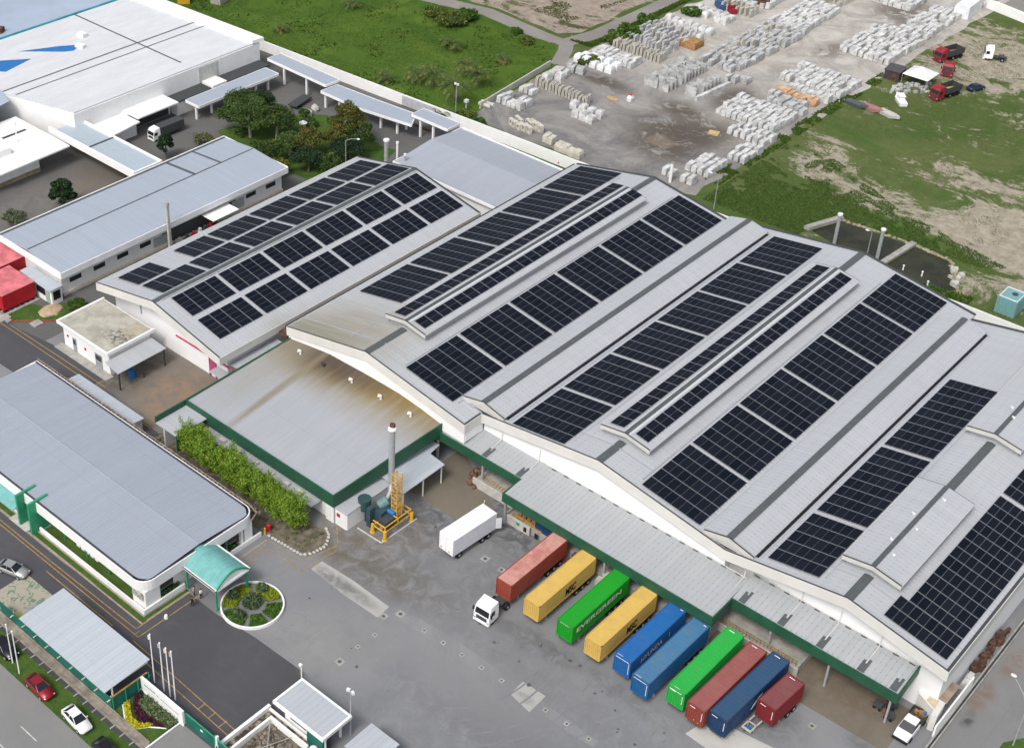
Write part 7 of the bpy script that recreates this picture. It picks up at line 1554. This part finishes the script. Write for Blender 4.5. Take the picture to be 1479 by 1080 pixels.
x, y = -60.2, 222.6; T = Thing('teal_tank', 'weathered turquoise ribbed cabin tank outside the boundary wall', 'tank', (x, y, 0))
g = NG('weathered_turquoise', .6); g.color(g.mix(g.ramp(g.noise(g.scale(g.pos, 1, 1, .3), 1.6, 5, .75), .4, .65), (.13, .36, .37), (.22, .27, .27)))
T.part('body', MB().box(x - 1.7, x + 1.7, y - 1.8, y + 2.2, .1, 3.3), g.m); mb = MB()
for q in range(5): mb.box(x - 1.7 + q * .78, x - 1.45 + q * .78, y - 1.9, y - 1.8, .1, 3.2)
for q in range(4): mb.box(x + 1.7, x + 1.8, y - 1.6 + q * 1.1, y - 1.3 + q * 1.1, .1, 3.2)
T.part('rib', mb, g.m); T.part('hatch', MB().tube((x + .3, y + .5, 3.3), (x + .3, y + .5, 3.45), .5, .5, 12), 'dark'); T.part('roof_rail', MB().path([(x - 1.5, y - 1.6, 3.35), (x - 1.5, y + 2, 3.35), (x + 1.5, y + 2, 3.35), (x + 1.5, y - 1.6, 3.35), (x - 1.5, y - 1.6, 3.35)], .08), 'sheetw')
def tipper(label, px, py, rot, loadcol):
    x, y = P(px, py, 0); T = tractor('tipper_truck', label, (x, y, 0), rot, M['truck_red'], 'red trucks on the open ground'); T.e['category'] = 'truck'
    T.part('tipper_body', MB().box(-1.25, 1.25, 2.4, 7.6, 1.1, 1.3).box(-1.3, -1.2, 2.4, 7.6, 1.3, 2.6).box(1.2, 1.3, 2.4, 7.6, 1.3, 2.6).box(-1.3, 1.3, 2.3, 2.4, 1.3, 2.8).box(-1.3, 1.3, 7.6, 7.7, 1.3, 2.4), 'dark', local=True)
    if loadcol: T.part('load', MB().ball((0, 5, 1.3), 1.1, 2.3, .5, 10, 5), loadcol, local=True)
    for yy in (5.6, 6.9):
        for sx in (-1, 1): T.part('wheel', MB().tube((sx * .78, yy, .5), (sx * 1.18, yy, .5), .5, .5, 12), 'black', local=True)
    return T
rl = simple('rusty_load', (.30, .13, .05), .9); yl = simple('yellow_sand_load', (.42, .28, .1), .9)
tipper('red tipper truck with a brown load, farthest back', 1352, 90, -.28, rl); tipper('red tipper truck with a yellow sand load, nearest to the camera', 1347, 145, -.25, yl)
x, y = P(1366, 112); tractor('tractor_unit', 'red tractor cab without body between the two tippers', (x, y, 0), .25, M['truck_red'], 'red trucks on the open ground')
x, y = P(1419, 84); tractor('tractor_unit', 'white tractor cab alone on the sandy ground', (x, y, 0), -1.15, 'white')
x, y = P(1327, 120); T = Thing('marquee', 'white pyramid roofed tent beside the red trucks', 'tent', (x, y, 0))
a = 3.0; T.part('roof', MB().loft([[(x - a, y - a, 2.3), (x + a, y - a, 2.3), (x + a, y + a, 2.3), (x - a, y + a, 2.3)], [(x - .1, y - .1, 3.9), (x + .1, y - .1, 3.9), (x + .1, y + .1, 3.9), (x - .1, y + .1, 3.9)]]), 'sheetw')
for dx in (-1, 1):
    for dy in (-1, 1): T.part('pole', MB().tube((x + dx * 2.9, y + dy * 2.9, 0), (x + dx * 2.9, y + dy * 2.9, 2.3), .06), 'steel')
x, y = P(1291, 112); T = Thing('dark_shed', 'small dark brown shed left of the white tent', 'shed', (x, y, 0)); T.part('wall', MB().obox((x, y), 3.4, 4.0, 0, 2.2, .1), simple('dark_brown_board', (.06, .045, .045), .8)); T.part('roof', MB().obox((x, y), 3.8, 4.4, 2.2, 2.35, .1), simple('dark_grey_roof', (.075, .07, .075), .7)); T.part('door', MB().obox((x + .9, y - 2.0), .9, .1, 0, 1.9, .1), 'rust')
mb = MB()
for q in range(40): p = P(U(1285, 1345), U(122, 135)); mb.obox(p, U(.3, 1), U(.3, 1), 0, U(.2, .8), U(0, 3))
tag(mb.build('yard_clutter', 'wrap2'), 'pale clutter strewn in front of the tent', 'clutter', kind='stuff')
def boat(label, px, py, rot, hull, cabin):
    x, y = P(px, py, 0); T = Thing('small_boat', label, 'boat', (x, y, 0), 'boats on the grass', rot)
    T.part('hull', MB().loft([[(-2.4, -.8, 0.1), (-2.4, .8, .1), (-2.4, .9, .8), (-2.4, -.9, .8)], [(1.0, -.9, .1), (1.0, .9, .1), (1.0, 1.0, .85), (1.0, -1.0, .85)], [(2.9, -.06, .5), (2.9, .06, .5), (2.9, .1, 1.1), (2.9, -.1, 1.1)]]), hull, local=True)
    if cabin: T.part('cabin', MB().box(-.8, .9, -.6, .6, .8, 1.7), cabin, local=True); T.part('cabin_roof', MB().box(-1.0, 1.1, -.7, .7, 1.7, 1.8), cabin, local=True)
    else: T.part('thwart', MB().box(-.8, -.5, -.85, .85, .7, .78).box(.4, .7, -.85, .85, .7, .78), 'dark', local=True)
boat('white cabin boat lying on the grass before the tent', 1300, 148, 2.3, 'sheetw', 'white'); boat('white and grey boat hull, right end of the three in line', 1283, 168, -.25, 'concrete_pale', None); boat('dull pink boat hull in the middle of the line', 1258, 159, -.15, simple('dull_pink', (.34, .17, .16), .8), None); boat('dark grey boat hull at the stone yard end of the line', 1236, 153, -.1, 'cap', None)
x, y = P(1409, 130); car('dark blue car parked on the grass right of the tippers', (x, y, 0), 1.2, simple('car_blue', (.02, .035, .08), .3, .2), 'cars on the open ground')
for q, (px, py, c_) in enumerate(((1040, 12, 'blue'), (1056, 17, 'red'))): solo('far_vehicle', MB().obox(P(px, py), 1.6, 4, 0, 1.3, .9).obox(P(px, py), 1.4, 1.8, 1.3, 1.9, .9), 'nvy' if 0 else (simple('dull_far_blue', (.04, .09, .2), .6) if q == 0 else M['truck_red']), ['blue truck at the top edge of the stone yard', 'red truck behind the farthest white stacks'][q], 'truck')
for q, (px, py, c_) in enumerate(((1095, 6, 'dark'), (1102, 8, 'rust'), (1280, 0, 'orange'))): solo('far_machine', MB().obox(P(px, py), 3, 4, 0, 1.8, .5).obox(P(px, py), 1.4, 1.6, 1.8, 2.8, .5), c_, ['dark machine parked at the far top of the stone yard', 'rust red machine at the far top of the stone yard', 'orange machine at the far top edge'][q], 'machine')
mb = MB(); mb.prism([(-121.5, 352.5), (-119, 352.8), (-70, 339), (-70, 338.6)], 0, 2.2); solo('far_wall', mb, 'white', 'white wall running to the top right corner', 'wall')
sheet('far_lot', [(-119, 354), (-60, 337), (-60, 420), (-119, 440)], .02, 'track')
x, y = P(317, 3, 0); solo('field_hut', MB().obox((x, y), 3, 4, 0, 2.2, .3).obox((x, y), 3.4, 4.4, 2.2, 2.4, .3), 'concrete', 'grey hut in the green field at the top edge', 'hut')
x, y = P(265, 1, 0); solo('yellow_machine', MB().obox((x, y), 3, 5, 0, 2.0, .9).obox((x + 1, y), 2, 2, 2.0, 3.0, .9), 'yellow', 'yellow machine beyond the white factory at the top edge', 'machine')
x, y = P(717, 180, 0); x2, y2 = P(576, 0, 0)
for q, (px, py) in enumerate(((673, 159), (703, 152))): x, y = P(px, py, 0); T = Thing('yard_post', ['white capped post just outside the boundary wall', 'pair of pale concrete pipes by the yard corner'][q], 'post' if q == 0 else 'pipes', (x, y, 0)); T.part('stem', MB().tube((x, y, 0), (x, y, 1.8), .15) if q == 0 else MB().tube((x - 1.4, y, .45), (x + 1.6, y + .2, .45), .45, .45, 10).tube((x - 1.2, y - 1.1, .45), (x + 1.8, y - .9, .45), .45, .45, 10), 'concrete_pale'); T.part('cap', MB().box(x - .4, x + .4, y - .4, y + .4, 1.8, 2.4) if q == 0 else MB().tube((x + 1.6, y + .2, .45), (x + 1.7, y + .2, .45), .5, .5, 10), 'sheetw')
